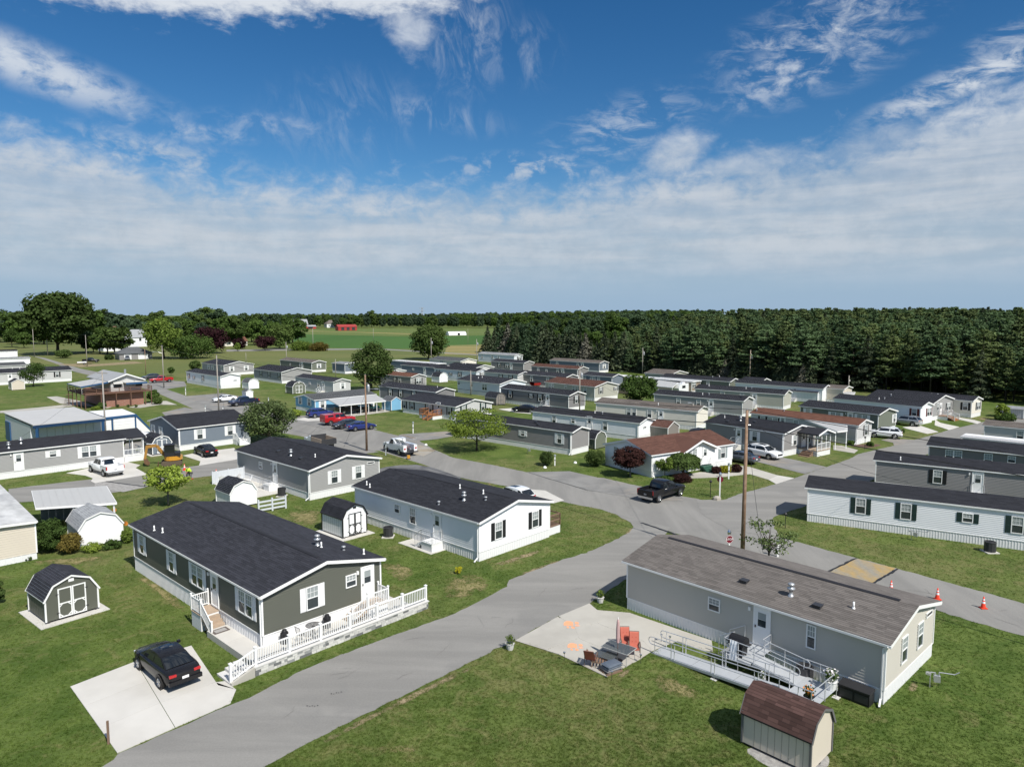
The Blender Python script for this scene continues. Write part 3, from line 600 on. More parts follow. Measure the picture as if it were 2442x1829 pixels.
 def hit(px_, k):
  r = ray(*px_); d2 = M @ Vector((r[0], r[1])); o2 = M @ (Vector((0, 0))-Vector((PC.x, PC.y))); p, d, n, w, gb = WA[k]
  tt = ((p[0]-o2.x)*n[0]+(p[1]-o2.y)*n[1])/(d2.x*n[0]+d2.y*n[1]); h = o2+d2*tt
  return ((h.x-p[0])*d[0]+(h.y-p[1])*d[1], CAM_H+r[2]*tt)
 for k, px_, kind in wins:
  kd, _, sc = kind.partition(':'); p, d, n, w, gb = WA[k]
  s, z = hit(px_, k); ww, hh = WSZ[kd]; s = min(max(s, ww/2+.12), w-ww/2-.12)
  if kd in 'dD': z = fl+.05+hh/2
  elif kd in ('w', 'w2'): z = min(max(z, fl+1.25), zt-hh/2-.25) if not gb else min(max(z, fl+1.2), zt-.55)
  elif kd != 'v': z = min(max(z, fl+1.1), zt-hh/2-.2)
  else: z = min(z, pk-.45)
  rz = math.atan2(d[1], d[0]); fm, ps = winmeshes(kd)
  wo = put(fm, 'door' if kd in 'dD' else ('gable_vent' if kd == 'v' else 'window'), root, wp(k, s, .026, z), rz)
  for nm, me in ps: put(me, nm, wo)
  if sc:
   for sg in (-1, 1): put(shutmesh(hh, sc), 'shutter', root, wp(k, s+sg*(ww/2+.2), .034, z), rz)
  if kd in 'dD':
   b = MB(); b.box(-.06, 0, -.1, .06, .12, .1); b.build('porch_light', tr, root, loc=wp(k, s+.72, .02, fl+1.9), rz=rz)
  if kd == 'D':
   b = MB(); b.box(-.6, .05, 0, .6, .95, fl-.02)
   for i in range(3): b.box(-.6, .95+.25*i, 0, .6, 1.2+.25*i, fl*(3-i)/4)
   so = b.build('steps', CSTEP, root, loc=wp(k, s, 0, 0), rz=rz)
   for sg in (-.56, .56):
    h = MB(); h.pipe([(sg, .1, fl), (sg, .1, fl+.9), (sg, .95, fl+.9), (sg, 1.68, .95), (sg, 1.68, .1)], .02); h.pipe([(sg, .95, fl), (sg, .95, fl+.9)], .02); h.pipe([(sg, .1, fl+.45), (sg, .95, fl+.45), (sg, 1.68, .5)], .015); h.build('handrail', GALV, so)
 for c, uu, vv, kind in vents:
  r = ray(*q(c, uu, vv)); d2 = M @ Vector((r[0], r[1])); o2 = M @ (Vector((0, 0))-Vector((PC.x, PC.y))); i = 0 if yy else 1
  tt = (ze+slope*o2[i]-CAM_H)/(r[2]-slope*d2[i]); h = o2+d2*tt
  if h[i] > span/2:                     # on the far slope
   tt = (ze+slope*(span-o2[i])-CAM_H)/(r[2]+slope*d2[i]); h = o2+d2*tt
  if 0 < h.x < SX and 0 < h.y < SY:
   put(ventmesh(kind), 'roof_vent', ro, (h.x, h.y, ze+slope*min(h[i], span-h[i])+.02))
 HOMES[hid] = dict(root=root, PC=PC, SX=SX, SY=SY, wp=wp, WA=WA, ze=ze, fl=fl, hit=hit, zt=zt, span=span, slope=slope)
 return root
def A(c, u, v, k): return ('A', q(c, u, v), k)
def B(c, u, v, k): return ('B', q(c, u, v), k)
# front row
home('green', 'dark olive double-wide home with white shutters behind the stone wall and white picket fence', q('n2', 668, 230), (307, 1254), (919, 1332), 'olive', 'charcoal', ze=3.40, fl=1.02, near=2, th=137,
  wins=[A('n1', 990, 125, 'w:w'), A('n1', 1195, 240, 'w:w'), A('n1', 1375, 330, 'w2:w'), A('n1', 1497, 430, 'd'), A('n2', 542, 290, 'w2:w'), B('n2', 1122, 235, 'w:w'), B('n2', 1460, 88, 'sq'), B('n2', 1605, 130, 'd')],
  vents=[('n3', 62, 445, 'c'), ('n3', 97, 462, 'p'), ('n3', 293, 488, 'k'), ('n3', 470, 522, 'p'), ('m0', 1628, 1350, 'p'), ('m0', 1716, 1372, 'p')])
home('white', 'white double-wide home with black shutters on its sunlit gable beside the lane', (1144, 1246), (838.4, 1161), (1320.4, 1197.6), 'white', 'black', near=2, th=136.6,
  wins=[A('n3', 767, 120, 'sq'), A('n3', 905, 190, 'w'), A('n3', 1120, 250, 'd'), B('n3', 1652, 310, 'w:b'), B('n3', 1974, 215, 'w:b')],
  vents=[('m8', 363, 895, 'p'), ('m8', 330, 868, 'p'), ('m8', 1313, 905, 'p'), ('m8', 1560, 962, 'p'), ('m8', 1357, 1030, 'c'), ('m8', 1585, 1028, 'k'), ('m8', 1090, 1075, 'k')])
home('grey3', 'mid grey double-wide home with white shutters and a fenced side patio with white chairs', (736.8, 1122), (559.4, 1075.3), (910.8, 1093.4), 'grey', 'black', near=1, th=136.8,
  wins=[A('m4', 985, 660, 'sq'), A('m4', 1138, 735, 'd'), B('m4', 1757, 790, 'w:w'), B('m4', 2010, 742, 'w:w'), B('m4', 2137, 635, 'v')],
  vents=[('m4', 1168, 520, 'b'), ('m4', 1300, 560, 'c'), ('m4', 1408, 595, 'b'), ('m4', 1556, 575, 'p')])
home('tan', 'greige double-wide home with a brown shingle roof and the metal wheelchair ramp', (2126, 1539), (1483.5, 1341.5), (2246.7, 1436), 'greige', 'brown', near=2, th=133.2, slope=.225,
  wins=[A('n5', 641, 547, 'sq'), A('n5', 967, 690, 'd'), A('n5', 1303, 765, 'wt'), B('n5', 1930, 865, 'w'), B('n5', 2038, 765, 'w'), B('n5', 2100, 608, 'v')],
  vents=[('n5', 845, 395, 'b'), ('n5', 1162, 488, 'c'), ('n5', 1345, 565, 'b'), ('n5', 1590, 575, 'p')])
def from_left(Lp, ze, th, length, px_line):   # near corner of a home whose near end lies outside the frame
 PL = G(*Lp, ze); t = R(th); u = Vector((math.cos(t), math.sin(t))); p = Vector((PL.x, PL.y))-u*length
 d = Vector((p.x, p.y, ze-CAM_H)); f = d.y*CP-d.z*SP; return (PCX+FPX*p.x/f, PCY+FPX*(-d.y*SP-d.z*CP)/f)
c5 = from_left((1918.7, 1161), 3.1, 150, 22, 0)
home('rightwhite', 'long white home with dark green shutters above the lawn on the right', c5, (1918.7, 1161), None, 'white', 'black', near=2, th=150, Wd=4.9, slope=.24, ridge=False,
  wins=[A('mj', 488, 1105, 'w:g'), A('mj', 965, 1165, 'w:g'), A('mj', 1617, 1215, 'sq:g'), A('mj', 2140, 1320, 'w:g')])
c6 = from_left((2082, 1095.6), 3.1, 147, 22, 0)
home('rightgrey', 'long mid grey home with black shutters directly behind the green-shuttered white home', c6, (2082, 1095.6), None, 'midgrey', 'black', near=1, th=147, Wd=4.9, slope=.24, ridge=False,
  wins=[A('mj', 1300, 790, 'w:b'), A('mj', 1722, 860, 'D')], vents=[('mj', 908, 605, 'p')])
c7 = from_left((2208.7, 1060.6), 3.1, 141, 22, 0)
home('righttaupe', 'taupe home with plain white windows between the mid grey home and the flat white roof', c7, (2208.7, 1060.6), None, 'taupe', 'black', near=1, th=141, Wd=6.0, ridge=False,
  wins=[A('mj', 1470, 555, 'w2'), A('mj', 1835, 585, 'w'), A('mj', 2082, 600, 'sq')])
c8 = from_left((2342, 1013), 3.1, 136.5, 18, 0)
home('rightpale', 'pale grey home with a faded brown-grey roof at the far right edge', c8, (2342, 1013), None, 'ltgrey', 'greybrown', th=136.5, Wd=4.6, ridge=False, wins=[A('mj', 2172, 325, 'w')])
# middle rows
home('h9', 'olive grey single-wide home with white shutters behind the yellow-green spreading tree', (1366, 1030.5), (1083, 975), (1409, 1019), 'midgrey', 'black', near=1, slope=.26, th=139,
  wins=[A('mc', 208, 325, 'sq:w'), A('mc', 594, 395, 'w:w'), A('m8', 1730, 345, 'w:w')], vents=[('mc', 350, 213, 'b'), ('mc', 370, 238, 'b')])
home('h10', 'plain white single-wide home with a black roof and bare white end wall', (1526.6, 1009), (1266.7, 980), (1564, 998), 'white', 'black', near=1, slope=.26, th=140,
  ze=2.7, wins=[A('mc', 538, 165, 'w'), A('mc', 738, 190, 'sq'), A('mc', 912, 225, 'D'), A('mc', 1077, 245, 'w'), B('mc', 1490, 260, 'v')], vents=[('mc', 968, 110, 'p'), ('mc', 1048, 118, 'k')])
home('h11', 'cream single-wide home with a weathered brown-grey roof behind a white-capped pole', (1664.5, 981), (1418, 963), (1686, 975), 'cream', 'greybrown', slope=.26, gw=4.9, th=143,
  wins=[A('tc', 1326, 1425, 'w'), A('tc', 1382, 1428, 'w'), A('tc', 1544, 1445, 'w'), A('tc', 1665, 1475, 'D')], vents=[('tc', 1636, 1352, 'p')])
home('h12', 'grey single-wide home with three dark windows behind the weathered cream home', (1774, 956.5), (1557, 938), (1795.5, 951.6), 'grey', 'black', slope=.26, gw=4.9, th=139.5,
  wins=[A('tg', 80, 1325, 'w'), A('tg', 292, 1340, 'w'), A('tg', 424, 1360, 'D')], vents=[('tg', 335, 1245, 'p'), ('tg', 402, 1245, 'k'), ('tg', 743, 1272, 'b')])
home('h13', 'greige single-wide home with a corner window and door, next row behind the grey one', (1872, 940.5), (1655, 926.7), (1889, 934.6), 'sage', 'black', slope=.26, gw=4.9, th=142,
  wins=[A('tg', 545, 1240, 'w'), A('tg', 750, 1250, 'w'), A('tg', 882, 1285, 'D')], vents=[('tg', 402, 1155, 'p'), ('tg', 852, 1180, 'k'), ('tg', 792, 1182, 'p'), ('tg', 1172, 1200, 'b')])
home('h14', 'white single-wide home with a blank sunlit side, nearest the pines behind the greige home', (1964, 927), (1751, 918.8), (1970.7, 921), 'white', 'black', slope=.26, gw=4.9, wins=[A('tg', 1308, 1225, 'D')])
home('h15', 'dark green-grey single-wide home with a white gable edge beside the white camper', (1742, 910), (1575, 898.5), (1761.6, 906), 'green', 'black', slope=.26, gw=4.9,
  wins=[A('tg', 290, 1120, 'w'), A('tg', 392, 1120, 'w')], vents=[('tg', 440, 1062, 'k'), ('tg', 512, 1058, 'p')])
home('h16', 'small charcoal-roofed home against the spruces right of the tall pole', (1817, 910), (1765, 903), (1830.5, 909.8), 'grey', 'black', slope=.26, gw=4.9)
home('h17', 'low home with a broad faded tan roof at the foot of the spruces', (1600, 893.5), (1536, 887), (1637, 891.7), 'sage', 'greybrown', slope=.2, gw=8.5)
home('h19', 'sage double-wide home with a maroon-brown roof and two windows in its sunlit gable', (1419, 922.5), (1298, 910), (1477, 917.7), 'sage', 'red', slope=.215, th=132.5,
  wins=[A('tc', 510, 1150, 'w2'), A('tc', 660, 1165, 'sq'), A('tc', 760, 1170, 'w2'), A('tc', 868, 1200, 'w'), B('tc', 1028, 1200, 'w:y'), B('tc', 1185, 1180, 'sq:y')])
home('h20', 'dark grey single-wide home with black shutters beside the pole with a transformer', (1358, 943), (1192, 923), (1395.5, 937), 'dkgrey', 'black', slope=.26, gw=4.9, th=133.5,
  wins=[A('tc', 75, 1245, 'w:b'), A('tc', 295, 1255, 'sq:b'), A('tc', 390, 1280, 'w:b'), A('tc', 470, 1300, 'D'), B('tc', 770, 1295, 'w:b')], vents=[('tc', 280, 1185, 'b')])
home('h21', 'pale blue-white double-wide home with a long unlit side and white gable, mid park', (1192, 915.8), (1088, 904), (1256.5, 909.8), 'paleblue', 'charcoal', th=133,
  wins=[A('t8', 1300, 1120, 'sq'), A('t8', 1575, 1165, 'w2'), A('t8', 1440, 1165, 'd')], vents=[('t8', 1548, 1065, 'p'), ('t8', 1508, 1072, 'p')])
home('h22', 'dark taupe single-wide home with black shutters behind the home with the orange deck', (1039.6, 935), (902.8, 920), (1087, 930), 'dkgrey', 'charcoal', slope=.26, th=138,
  wins=[A('t8', 580, 1220, 'w:b'), A('t8', 690, 1230, 'w:b'), A('t8', 830, 1220, 'w:b')], vents=[('t8', 1075, 1168, 'p')])
home('h23', 'light grey double-wide home with an orange wooden deck at its front door', (1087, 970), (956, 951.5), (1176.3, 960.6), 'ltgrey', 'charcoal', near=1,
  ze=2.5, wins=[A('t8', 715, 1355, 'w:b'), A('t8', 810, 1365, 'w:b'), A('t8', 990, 1385, 'w2:b'), A('t8', 1092, 1410, 'd'), A('t8', 1203, 1425, 'w:b'), B('t8', 1350, 1400, 'w:g'), B('t8', 1555, 1380, 'w:g')])
home('h24', 'single-wide home with a rust-brown roof and white gable behind the tall dark tree', (980.8, 898.8), (906, 888), (1018, 896), 'grey', 'rust', slope=.26, th=137,
  wins=[A('t8', 630, 1090, 'w:b'), A('t8', 680, 1095, 'w'), B('t8', 877, 1105, 'w2:b')])
home('h25', 'long pale blue home with black shutters beside the white-doored mini barn', (1136.7, 886.4), (1034, 876), (1168.4, 886), 'paleblue', 'black', slope=.26, gw=5,
  wins=[A('t8', 1085, 1010, 'w:b'), A('t8', 1215, 1030, 'sq:b'), A('t8', 1312, 1040, 'w:b'), B('t8', 1555, 1033, 'w2:b')])
home('h26', 'slate blue home with a black roof left of the long pale blue home', (1052, 877.5), (955, 869.5), (1072, 876), 'slate', 'charcoal', slope=.26, gw=5,
  wins=[A('t8', 820, 975, 'sq'), A('t8', 943, 1000, 'd')])
home('h27', 'double-wide home showing only a black roof and grey gable, mid park', (1132, 878.3), (1060, 869.5), (1179.7, 873.6), 'ltgrey', 'black', vents=[('t8', 1345, 918, 'p'), ('t8', 1372, 922, 'p')])
home('h28', 'double-wide home with a green-grey roof and white gable near the round tree', (1098, 861.3), (1022.6, 853), (1138, 859), 'cream', 'grey', wins=[A('t8', 1120, 900, 'w2')])
home('h29', 'farthest pale blue single-wide home with a light grey roof beside the spruces', (1227, 848), (1139, 840.8), (1247.5, 847.6), 'paleblue', 'lightgrey', slope=.26, gw=4.6,
  wins=[A('t8', 1548, 845, 'w'), A('t8', 1655, 838, 'w'), A('t8', 1722, 855, 'd'), B('t8', 1940, 858, 'w2:b')])
home('h30', 'grey single-wide home with shuttered windows in front of the farthest pale blue home', (1249.8, 866), (1169.5, 858.9), (1274.7, 865.7), 'midgrey', 'charcoal', slope=.26, gw=4.9,
  wins=[A('t8', 1730, 935, 'w:b'), A('t8', 1815, 940, 'w2:b'), A('t8', 1855, 940, 'd')])
home('h31', 'pale home with a charcoal roof behind the white-doored little round shed', (1236, 893), (1153, 881), (1262, 890), 'ltgrey', 'charcoal', slope=.26, gw=5,
  wins=[A('t8', 1745, 1022, 'w:b'), A('t8', 1850, 1040, 'w:b')])
home('h32', 'slate grey single-wide home beside the red-sided boat cover', (1350, 900), (1230.5, 890.5), (1382, 897), 'dkgrey', 'charcoal', slope=.26, gw=5,
  wins=[A('tc', 300, 1075, 'w'), A('tc', 470, 1075, 'w')])
home('h33', 'dark grey single-wide home with a dull brown-red roof', (1378.6, 880.4), (1265.5, 872.5), (1400, 879), 'dkgrey', 'red', slope=.26, gw=4.9,
  wins=[A('tc', 370, 985, 'w'), A('tc', 457, 990, 'sq'), A('tc', 575, 995, 'w'), A('tc', 630, 1000, 'd')])
home('h34', 'dark slate single-wide home with a tan-grey roof in front of the spruces', (1430.5, 866), (1310, 857.8), (1453.6, 864.5), 'slate', 'greybrown', slope=.26, gw=4.9,
  wins=[A('tc', 570, 910, 'w'), A('tc', 787, 922, 'w'), A('tc', 838, 925, 'd'), B('tc', 1065, 945, 'w:w')])
home('h35', 'slate home with a charcoal roof left of the white flat-roofed trailer', (1461, 899), (1388, 891), (1480, 897), 'slate', 'charcoal', slope=.26, gw=4.9,
  wins=[A('tc', 845, 1065, 'w'), A('tc', 945, 1078, 'w2'), A('tc', 1008, 1078, 'w')])
# upper left rows
home('h36', 'grey double-wide home with white shutters, backmost of the left cluster', (533, 871.3), (480, 864.5), (606.8, 869), 'grey', 'charcoal', th=135,
  wins=[A('t4', 432, 955, 'w:w'), A('t4', 475, 960, 'w:w'), A('t4', 570, 980, 'd'), B('t4', 675, 978, 'w:w'), B('t4', 828, 972, 'w:w')])
home('h37', 'white single-wide home with black shutters and a blank white gable by the left street', (525.4, 897.6), (443, 887), (574, 897.3), 'white', 'charcoal', slope=.24, th=135,
  wins=[A('t4', 225, 1070, 'w:b'), A('t4', 278, 1065, 'sq:b'), A('t4', 373, 1090, 'w:b'), B('t4', 710, 1092, 'v')])
home('h38', 'grey double-wide home with a recessed porch and blank pale gable in the left cluster', (671, 887.4), (603, 878), (745.8, 884.9), 'grey', 'black', th=135,
  wins=[A('t4', 985, 1030, 'w:b'), A('t4', 1070, 1040, 'w:b'), A('t4', 1175, 1050, 'w:b')])
home('h39', 'olive grey single-wide home with a dull brown roof and one white-shuttered gable window', (743.5, 865), (666.7, 857.8), (778.6, 862), 'green', 'greybrown', slope=.26, th=135,
  wins=[A('t4', 1295, 925, 'sq:b'), A('t4', 1395, 940, 'w:b'), A('t4', 1420, 945, 'd'), B('t4', 1595, 940, 'w:w')])
home('h40', 'grey single-wide home with a sunlit cream gable behind the blue home', (795.5, 910), (702.8, 898.4), (837, 906), 'ltgrey', 'charcoal', slope=.26, th=135,
  wins=[A('t4', 1388, 1110, 'sq:w'), A('t4', 1500, 1120, 'sq'), A('t4', 1590, 1150, 'w'), A('t4', 1643, 1165, 'D'), B('t4', 1845, 1158, 'w:w')])
home('blue', 'sky blue home with a worn grey roof and a white carport roof along its front', (749, 954), (700.6, 946), (898, 941), 'blue', 'grey', ax='x', slope=.2, th=136,
  ze=2.45, wins=[A('t4', 1400, 1330, 'w:w'), A('t4', 1495, 1340, 'w:w'), B('t4', 1632, 1355, 'w:w')])
home('bluegrey', 'blue-grey home with white shutters beside the parked black sedan and excavator', (421.5, 1022.5), (351.5, 1008.6), (598, 1003), 'slate', 'black', ax='x', near=1, th=136,
  wins=[A('m0', 1620, 290, 'w:w'), A('m0', 1700, 305, 'w:w'), B('m0', 2108, 345, 'w:w'), B('m4', 658, 305, 'w:w')])
c44 = (-150, 1095.8)
home('left', 'long grey home with white shutters and a small corner porch, behind the white pickup', c44, None, (300.6, 1044.8), 'grey', 'black', ax='x', near=1, th=135, Ln=6.4,
  wins=[B('m0', 198, 630, 'd'), B('m0', 558, 540, 'sq:w'), B('m0', 940, 520, 'w2:w')], vents=[('m0', 222, 430, 'c'), ('m0', 92, 480, 'c')])
home('lefttop', 'light grey home with white porch rail behind the small leafy tree on the left', (-120, 896), None, (173, 882.6), 'ltgrey', 'charcoal', ax='x', th=135, Ln=8,
  wins=[B('t0', 603, 1035, 'w:b'), B('t0', 105, 1060, 'd'), B('t0', 240, 1060, 'w:b')], vents=[('t0', 130, 970, 'p'), ('t0', 208, 972, 'p')])
# right side
home('ranch', 'white ranch-style home with a red-brown roof and a front gable, behind the black pickup', (1552.6, 1085.4), (1446, 1059.5), (1753.7, 1062.8), 'white', 'red', ax='x', near=1, th=122, ze=2.65, slope=.27, gw=8.5, ridge=False,
  wins=[A('mc', 1190, 540, 'w'), B('mg', 545, 560, 'w:s'), B('mg', 120, 575, 'w2')])
home('h54', 'dark grey double-wide home with a gabled white porch behind the white sport utility', (1872, 1034), (1678, 1001.8), (1934.5, 1017.6), 'midgrey', 'black', near=1, th=127, gw=7.9, slope=.2,
  wins=[A('mg', 718, 345, 'D'), A('mg', 887, 340, 'w:w'), B('mg', 1305, 405, 'w:w')], vents=[('mg', 600, 203, 'b'), ('mg', 735, 190, 'c'), ('mg', 885, 210, 'b'), ('mg', 567, 160, 'p')])
home('h55', 'pale home with a long rust-red roof and a white awning, arched window in its gable', (2048.6, 1014.3), (1787.6, 983.7), (2090.4, 1012), 'ltgrey', 'rust', near=1, th=131, gw=4.9, slope=.26,
  ze=2.85, wins=[A('mg', 970, 170, 'w:b'), A('mg', 1075, 185, 'w2:b'), A('mg', 1180, 200, 'd'), A('mg', 1320, 210, 'w'), B('mg', 2055, 310, 'arch:y')], vents=[('mg', 905, 85, 'k'), ('mg', 1195, 90, 'k')])
home('h56', 'sage green home with white shutters beyond the rust-red roof', (2098, 988), (1904, 966.2), (2161, 982), 'green', 'black', th=129, gw=6.6,
  wins=[A('mj', 225, 145, 'w2:w'), A('mj', 380, 155, 'd'), A('mj', 505, 170, 'w2:w'), A('tg', 1445, 1410, 'w:w'), B('mj', 880, 185, 'w:w')])
home('h57', 'white single-wide home with dark red shutters and a silver car beside it', (2199.6, 970), (1986, 948), (2232, 967), 'white', 'black', slope=.26, gw=4.9, th=128,
  wins=[A('mj', 1055, 115, 'w:r'), B('mj', 1208, 115, 'w2:r')], vents=[('tj', 740, 1290, 'k'), ('tj', 682, 1295, 'p')])
home('h58', 'grey double-wide home with white porch stairs at its sunlit front gable', (2226.8, 962), (2062, 943), (2281, 959.5), 'grey', 'black', th=129,
  wins=[B('mj', 1330, 55, 'd'), B('mj', 1300, 45, 'w'), B('mj', 1412, 60, 'w2:b')], vents=[('tj', 808, 1255, 'k')])
home('h59', 'light beige single-wide home at the foot of the pines, rightmost of its row', (2321.7, 956), (2120, 938), (2346.5, 956), 'cream', 'black', slope=.26, gw=4.9, th=129,
  wins=[A('mj', 1593, 45, 'w:b'), B('mj', 1725, 60, 'w2:b')], vents=[('tj', 1237, 1250, 'p'), ('tj', 1300, 1250, 'k')])
home('h60', 'small beige home with a tan roof deep under the pines', (2014, 928), (1968, 921), (2026, 924), 'beige', 'greybrown', slope=.2, gw=5)
home('h63', 'small white-gabled home with a charcoal roof behind the tall dark tree', (930, 886), (905, 882), (962, 885), 'white', 'charcoal', gw=5.5)
home('hfar', 'grey trailer with a white porch roof at the meadow edge', (822, 868), (790, 861), (850, 866), 'slate', 'lightgrey', slope=.1, gw=6)
home('lf1', 'home with a green roof and white gable edge at the far left', (-30, 874), None, (64, 871), 'ltgrey', 'grey', ax='x', Ln=7, th=135)
home('lf2', 'low white home with a pale flat-pitched roof at the far left', (-60, 858), None, (73.5, 853), 'white', 'lightgrey', ax='x', Ln=6, slope=.1, th=135)
home('lf3', 'white home with a dark roof, farthest on the left edge', (-60, 840), None, (43, 838), 'white', 'charcoal', ax='x', Ln=5, th=135)
# ------------------------------------------------------------------ mini barns (gambrel sheds)
def frame_from(Cp, th=135.5, z=0.): p = G(*Cp, z); return p, R(th-90)
def shed(label, Cp, wall, roof, trim, front='B', Wd=2.6, Ln=3.2, wz=1.55, pk=2.55, th=135.5, doors=True, pad=False, kind='gambrel', rails=True, group='mini barns and garden sheds', dark=False):
 """local x = gable width, y = length; the gable with the doors is y=0 for front B"""
 p, rz = frame_from(Cp, th); 
 if front == 'A': rz += math.pi/2
 root = thing('garden_shed', label, 'shed', (p.x, p.y, .04 if pad else 0), rz, group)
 if front == 'A': Wd, Ln = Wd, Ln
 w2 = Wd/2; ov = .10
 if kind == 'gambrel': pr = [(-ov, wz-.12), (Wd*.15, lerp(wz, pk, .66)), (w2, pk), (Wd*.85, lerp(wz, pk, .66)), (Wd+ov, wz-.12)]
 else: pr = [(-ov*1.6, wz-.05), (w2, pk), (Wd+ov*1.6, wz-.05)]
 f = lambda a, b, z: (a, b, z)
 base = .12
 b = MB(); hull = [(0, base), (0, wz)]+[(min(max(a, .0), Wd), z-.05) for a, z in pr[1:-1]]+[(Wd, wz), (Wd, base)]
 b.extr(hull, f, 0, Ln); b.build('wall', WALLS[wall], root)
 gv = MB()
 for i in range(1, int(Ln/.3)): gv.box(-.006, i*.3-.01, base, 0, i*.3+.01, wz-.02)
 gv.build('wall_groove', mat('groove_'+wall, tuple(c*.55 for c in WALLS[wall].node_tree.nodes['Mix'].inputs[6].default_value[:3]), .7), root, kind='stuff')
 sk = MB()
 for a in (.15, w2, Wd-.15): sk.box(a-.05, .02, 0, a+.05, Ln-.02, base)
 sk.build('skid', DKMETAL, root, kind='stuff')
 r = MB()
 for (a0, z0), (a1, z1) in zip(pr, pr[1:]):
  n = max(2, round(math.hypot(a1-a0, z1-z0)/.16)); 
  for i in range(n):
   t0, t1 = i/n, (i+1)/n; y = -ov
   if z1 > z0: A0, Z0, A1, Z1 = lerp(a0, a1, t0), lerp(z0, z1, t0)+.02, lerp(a0, a1, t1), lerp(z0, z1, t1)+.008
   else: A0, Z0, A1, Z1 = lerp(a0, a1, t1), lerp(z0, z1, t1)+.02, lerp(a0, a1, t0), lerp(z0, z1, t0)+.008
   while y < Ln+ov-.01:
    y1 = min(Ln+ov, y+random.choice((.3, .45, .6))); r.face([(A0, y, Z0), (A0, y1, Z0), (A1, y1, Z1), (A1, y, Z1)]); y = y1
 ro = r.build('roof', ROOFS[roof], root)
 dk = MB(); inn = [(a, z-.05) for a, z in pr]; dk.extr(pr+inn[::-1], f, -ov+.01, Ln+ov-.01); dk.build('roof_deck', TRIM if not dark else BLACK, ro)
 tr = TRIM if trim == 'w' else (BLACK if trim == 'b' else SHUT['y'])
 for y in (-ov+.005, Ln+ov-.02):
  tb = MB()
  for (a0, z0), (a1, z1) in zip(pr, pr[1:]): tb.bar((a0, y, z0-.05), (a1, y, z1-.05), .03, .10)
  tb.build('rake_trim', tr, root)
 for x in (0, Wd):
  for y in (0, Ln): cb = MB(); cb.bar((x, y, base), (x, y, wz), .09, .09); cb.build('corner_board', tr, root)
 if doors:
  dw = Wd*.27; x0 = w2-dw; zt_ = min(lerp(wz, pk, .55), 1.85+base)
  for sgn in (0, 1):
   xa = x0+sgn*dw; d = MB(); d.box(xa+.01, -.035, base+.03, xa+dw-.01, -.003, zt_); do = d.build('door', WALLS[wall], root)
   t = MB(); e = .075; zm = base+.03+(zt_-base)*.45; y0, y1 = -.05, -.037
   t.box(xa+.01, y0, base+.03, xa+.01+e, y1, zt_); t.box(xa+dw-.01-e, y0, base+.03, xa+dw-.01, y1, zt_)
   for z in (base+.03, zm, zt_-e): t.box(xa+.01+e, y0, z, xa+dw-.01-e, y1, z+e)
   for (xx, zz, sx, sz) in ((xa+.08, base+.1, 1, 1), (xa+dw-.08, base+.1, -1, 1), (xa+.08, zm+.02, 1, -1), (xa+dw-.08, zm+.02, -1, -1)):
    t.bar((xx, (y0+y1)/2, zz+sz*.16), (xx+sx*.16, (y0+y1)/2, zz), .012, .055)
   t.build('door_trim', tr, do)
  h = MB()
  for z in (base+.35, base+1.5):
   for xx in (x0-.02, x0+2*dw+.02): h.box(xx-.08, -.058, z, xx+.08, -.052, z+.04)
  h.build('hinge', DKMETAL, root, kind='stuff')
  v = MB(); v.box(w2-.15, -.03, pk-.42, w2+.15, -.002, pk-.24); v.build('gable_vent', tr, root)
 if pad:
  c = MB(); c.box(-.45, -.55, -.06, Wd+.45, Ln+.45, 0.0); c.build('concrete_pad', CONC, root)
 return root
shed('dark olive mini barn with white double doors on a concrete pad, left front lawn', q('n1', 322, 670), 'olive', 'charcoal', 'w', 'B', 2.9, 2.9, 1.5, 2.65, th=141, pad=True)
shed('white mini barn with black-trimmed doors beside the white double-wide home', q('n3', 288, 390), 'white', 'black', 'b', 'B', 2.35, 3.1, 1.75, 2.75, th=137, pad=True, dark=True)
shed('white mini barn with a mottled black roof, just behind the olive home\'s roof', q('m4', 665, 1130), 'white', 'black', 'w', 'B', 2.6, 3.0, 1.6, 2.6, th=137, doors=False)
shed('slate mini barn with white-trimmed doors, behind the excavator', q('m0', 1612, 560), 'slate', 'black', 'w', 'B', 2.4, 3.6, 1.6, 2.55, th=136, pad=True)
shed('white clapboard mini barn with a grey roof beside the carport on the left', q('m0', 845, 1550), 'white', 'lightgrey', 'w', 'B', 3.1, 3.7, 1.65, 2.75, th=134, doors=False)
shed('tan mini barn with a maroon-brown roof at the bottom right corner', (1931, 1849), 'beige', 'maroon', 'y', 'B', 2.1, 2.95, 1.55, 2.45, th=134, doors=False, dark=True)
shed('sage mini barn with white trim behind the olive grey single-wide', q('mc', 970, 497), 'green', 'black', 'w', 'B', 2.4, 3.0, 1.55, 2.5, doors=False)
shed('grey mini barn with white-trimmed doors beside the dark grey home', q('t8', 1695, 1360), 'taupe', 'black', 'y', 'B', 2.6, 3.2, 1.6, 2.6)
shed('white mini barn with pale doors beside the long pale blue home', q('t8', 1098, 1120), 'white', 'black', 'w', 'B', 2.8, 3.2, 1.7, 2.8)
shed('dark green mini barn with round-panelled white doors, left cluster', q('t4', 1320, 1240), 'green', 'black', 'w', 'B', 3.2, 3.2, 1.8, 2.9)
shed('white mini barn with a grey roof beside the white-gabled home, left cluster', q('t4', 855, 1190), 'white', 'grey', 'w', 'B', 2.6, 3.4, 1.7, 2.7, doors=False)
shed('tiny white peaked shed behind the parked black pickup, left cluster', q('t4', 830, 1285), 'white', 'grey', 'w', 'B', 1.5, 1.9, 1.5, 2.0, doors=False, kind='gable')
shed('light blue garden shed with a white peak at the end of the carport', q('t8', 590, 1418), 'blue', 'grey', 'w', 'B', 2.3, 3.0, 2.0, 2.7, doors=False, kind='gable')
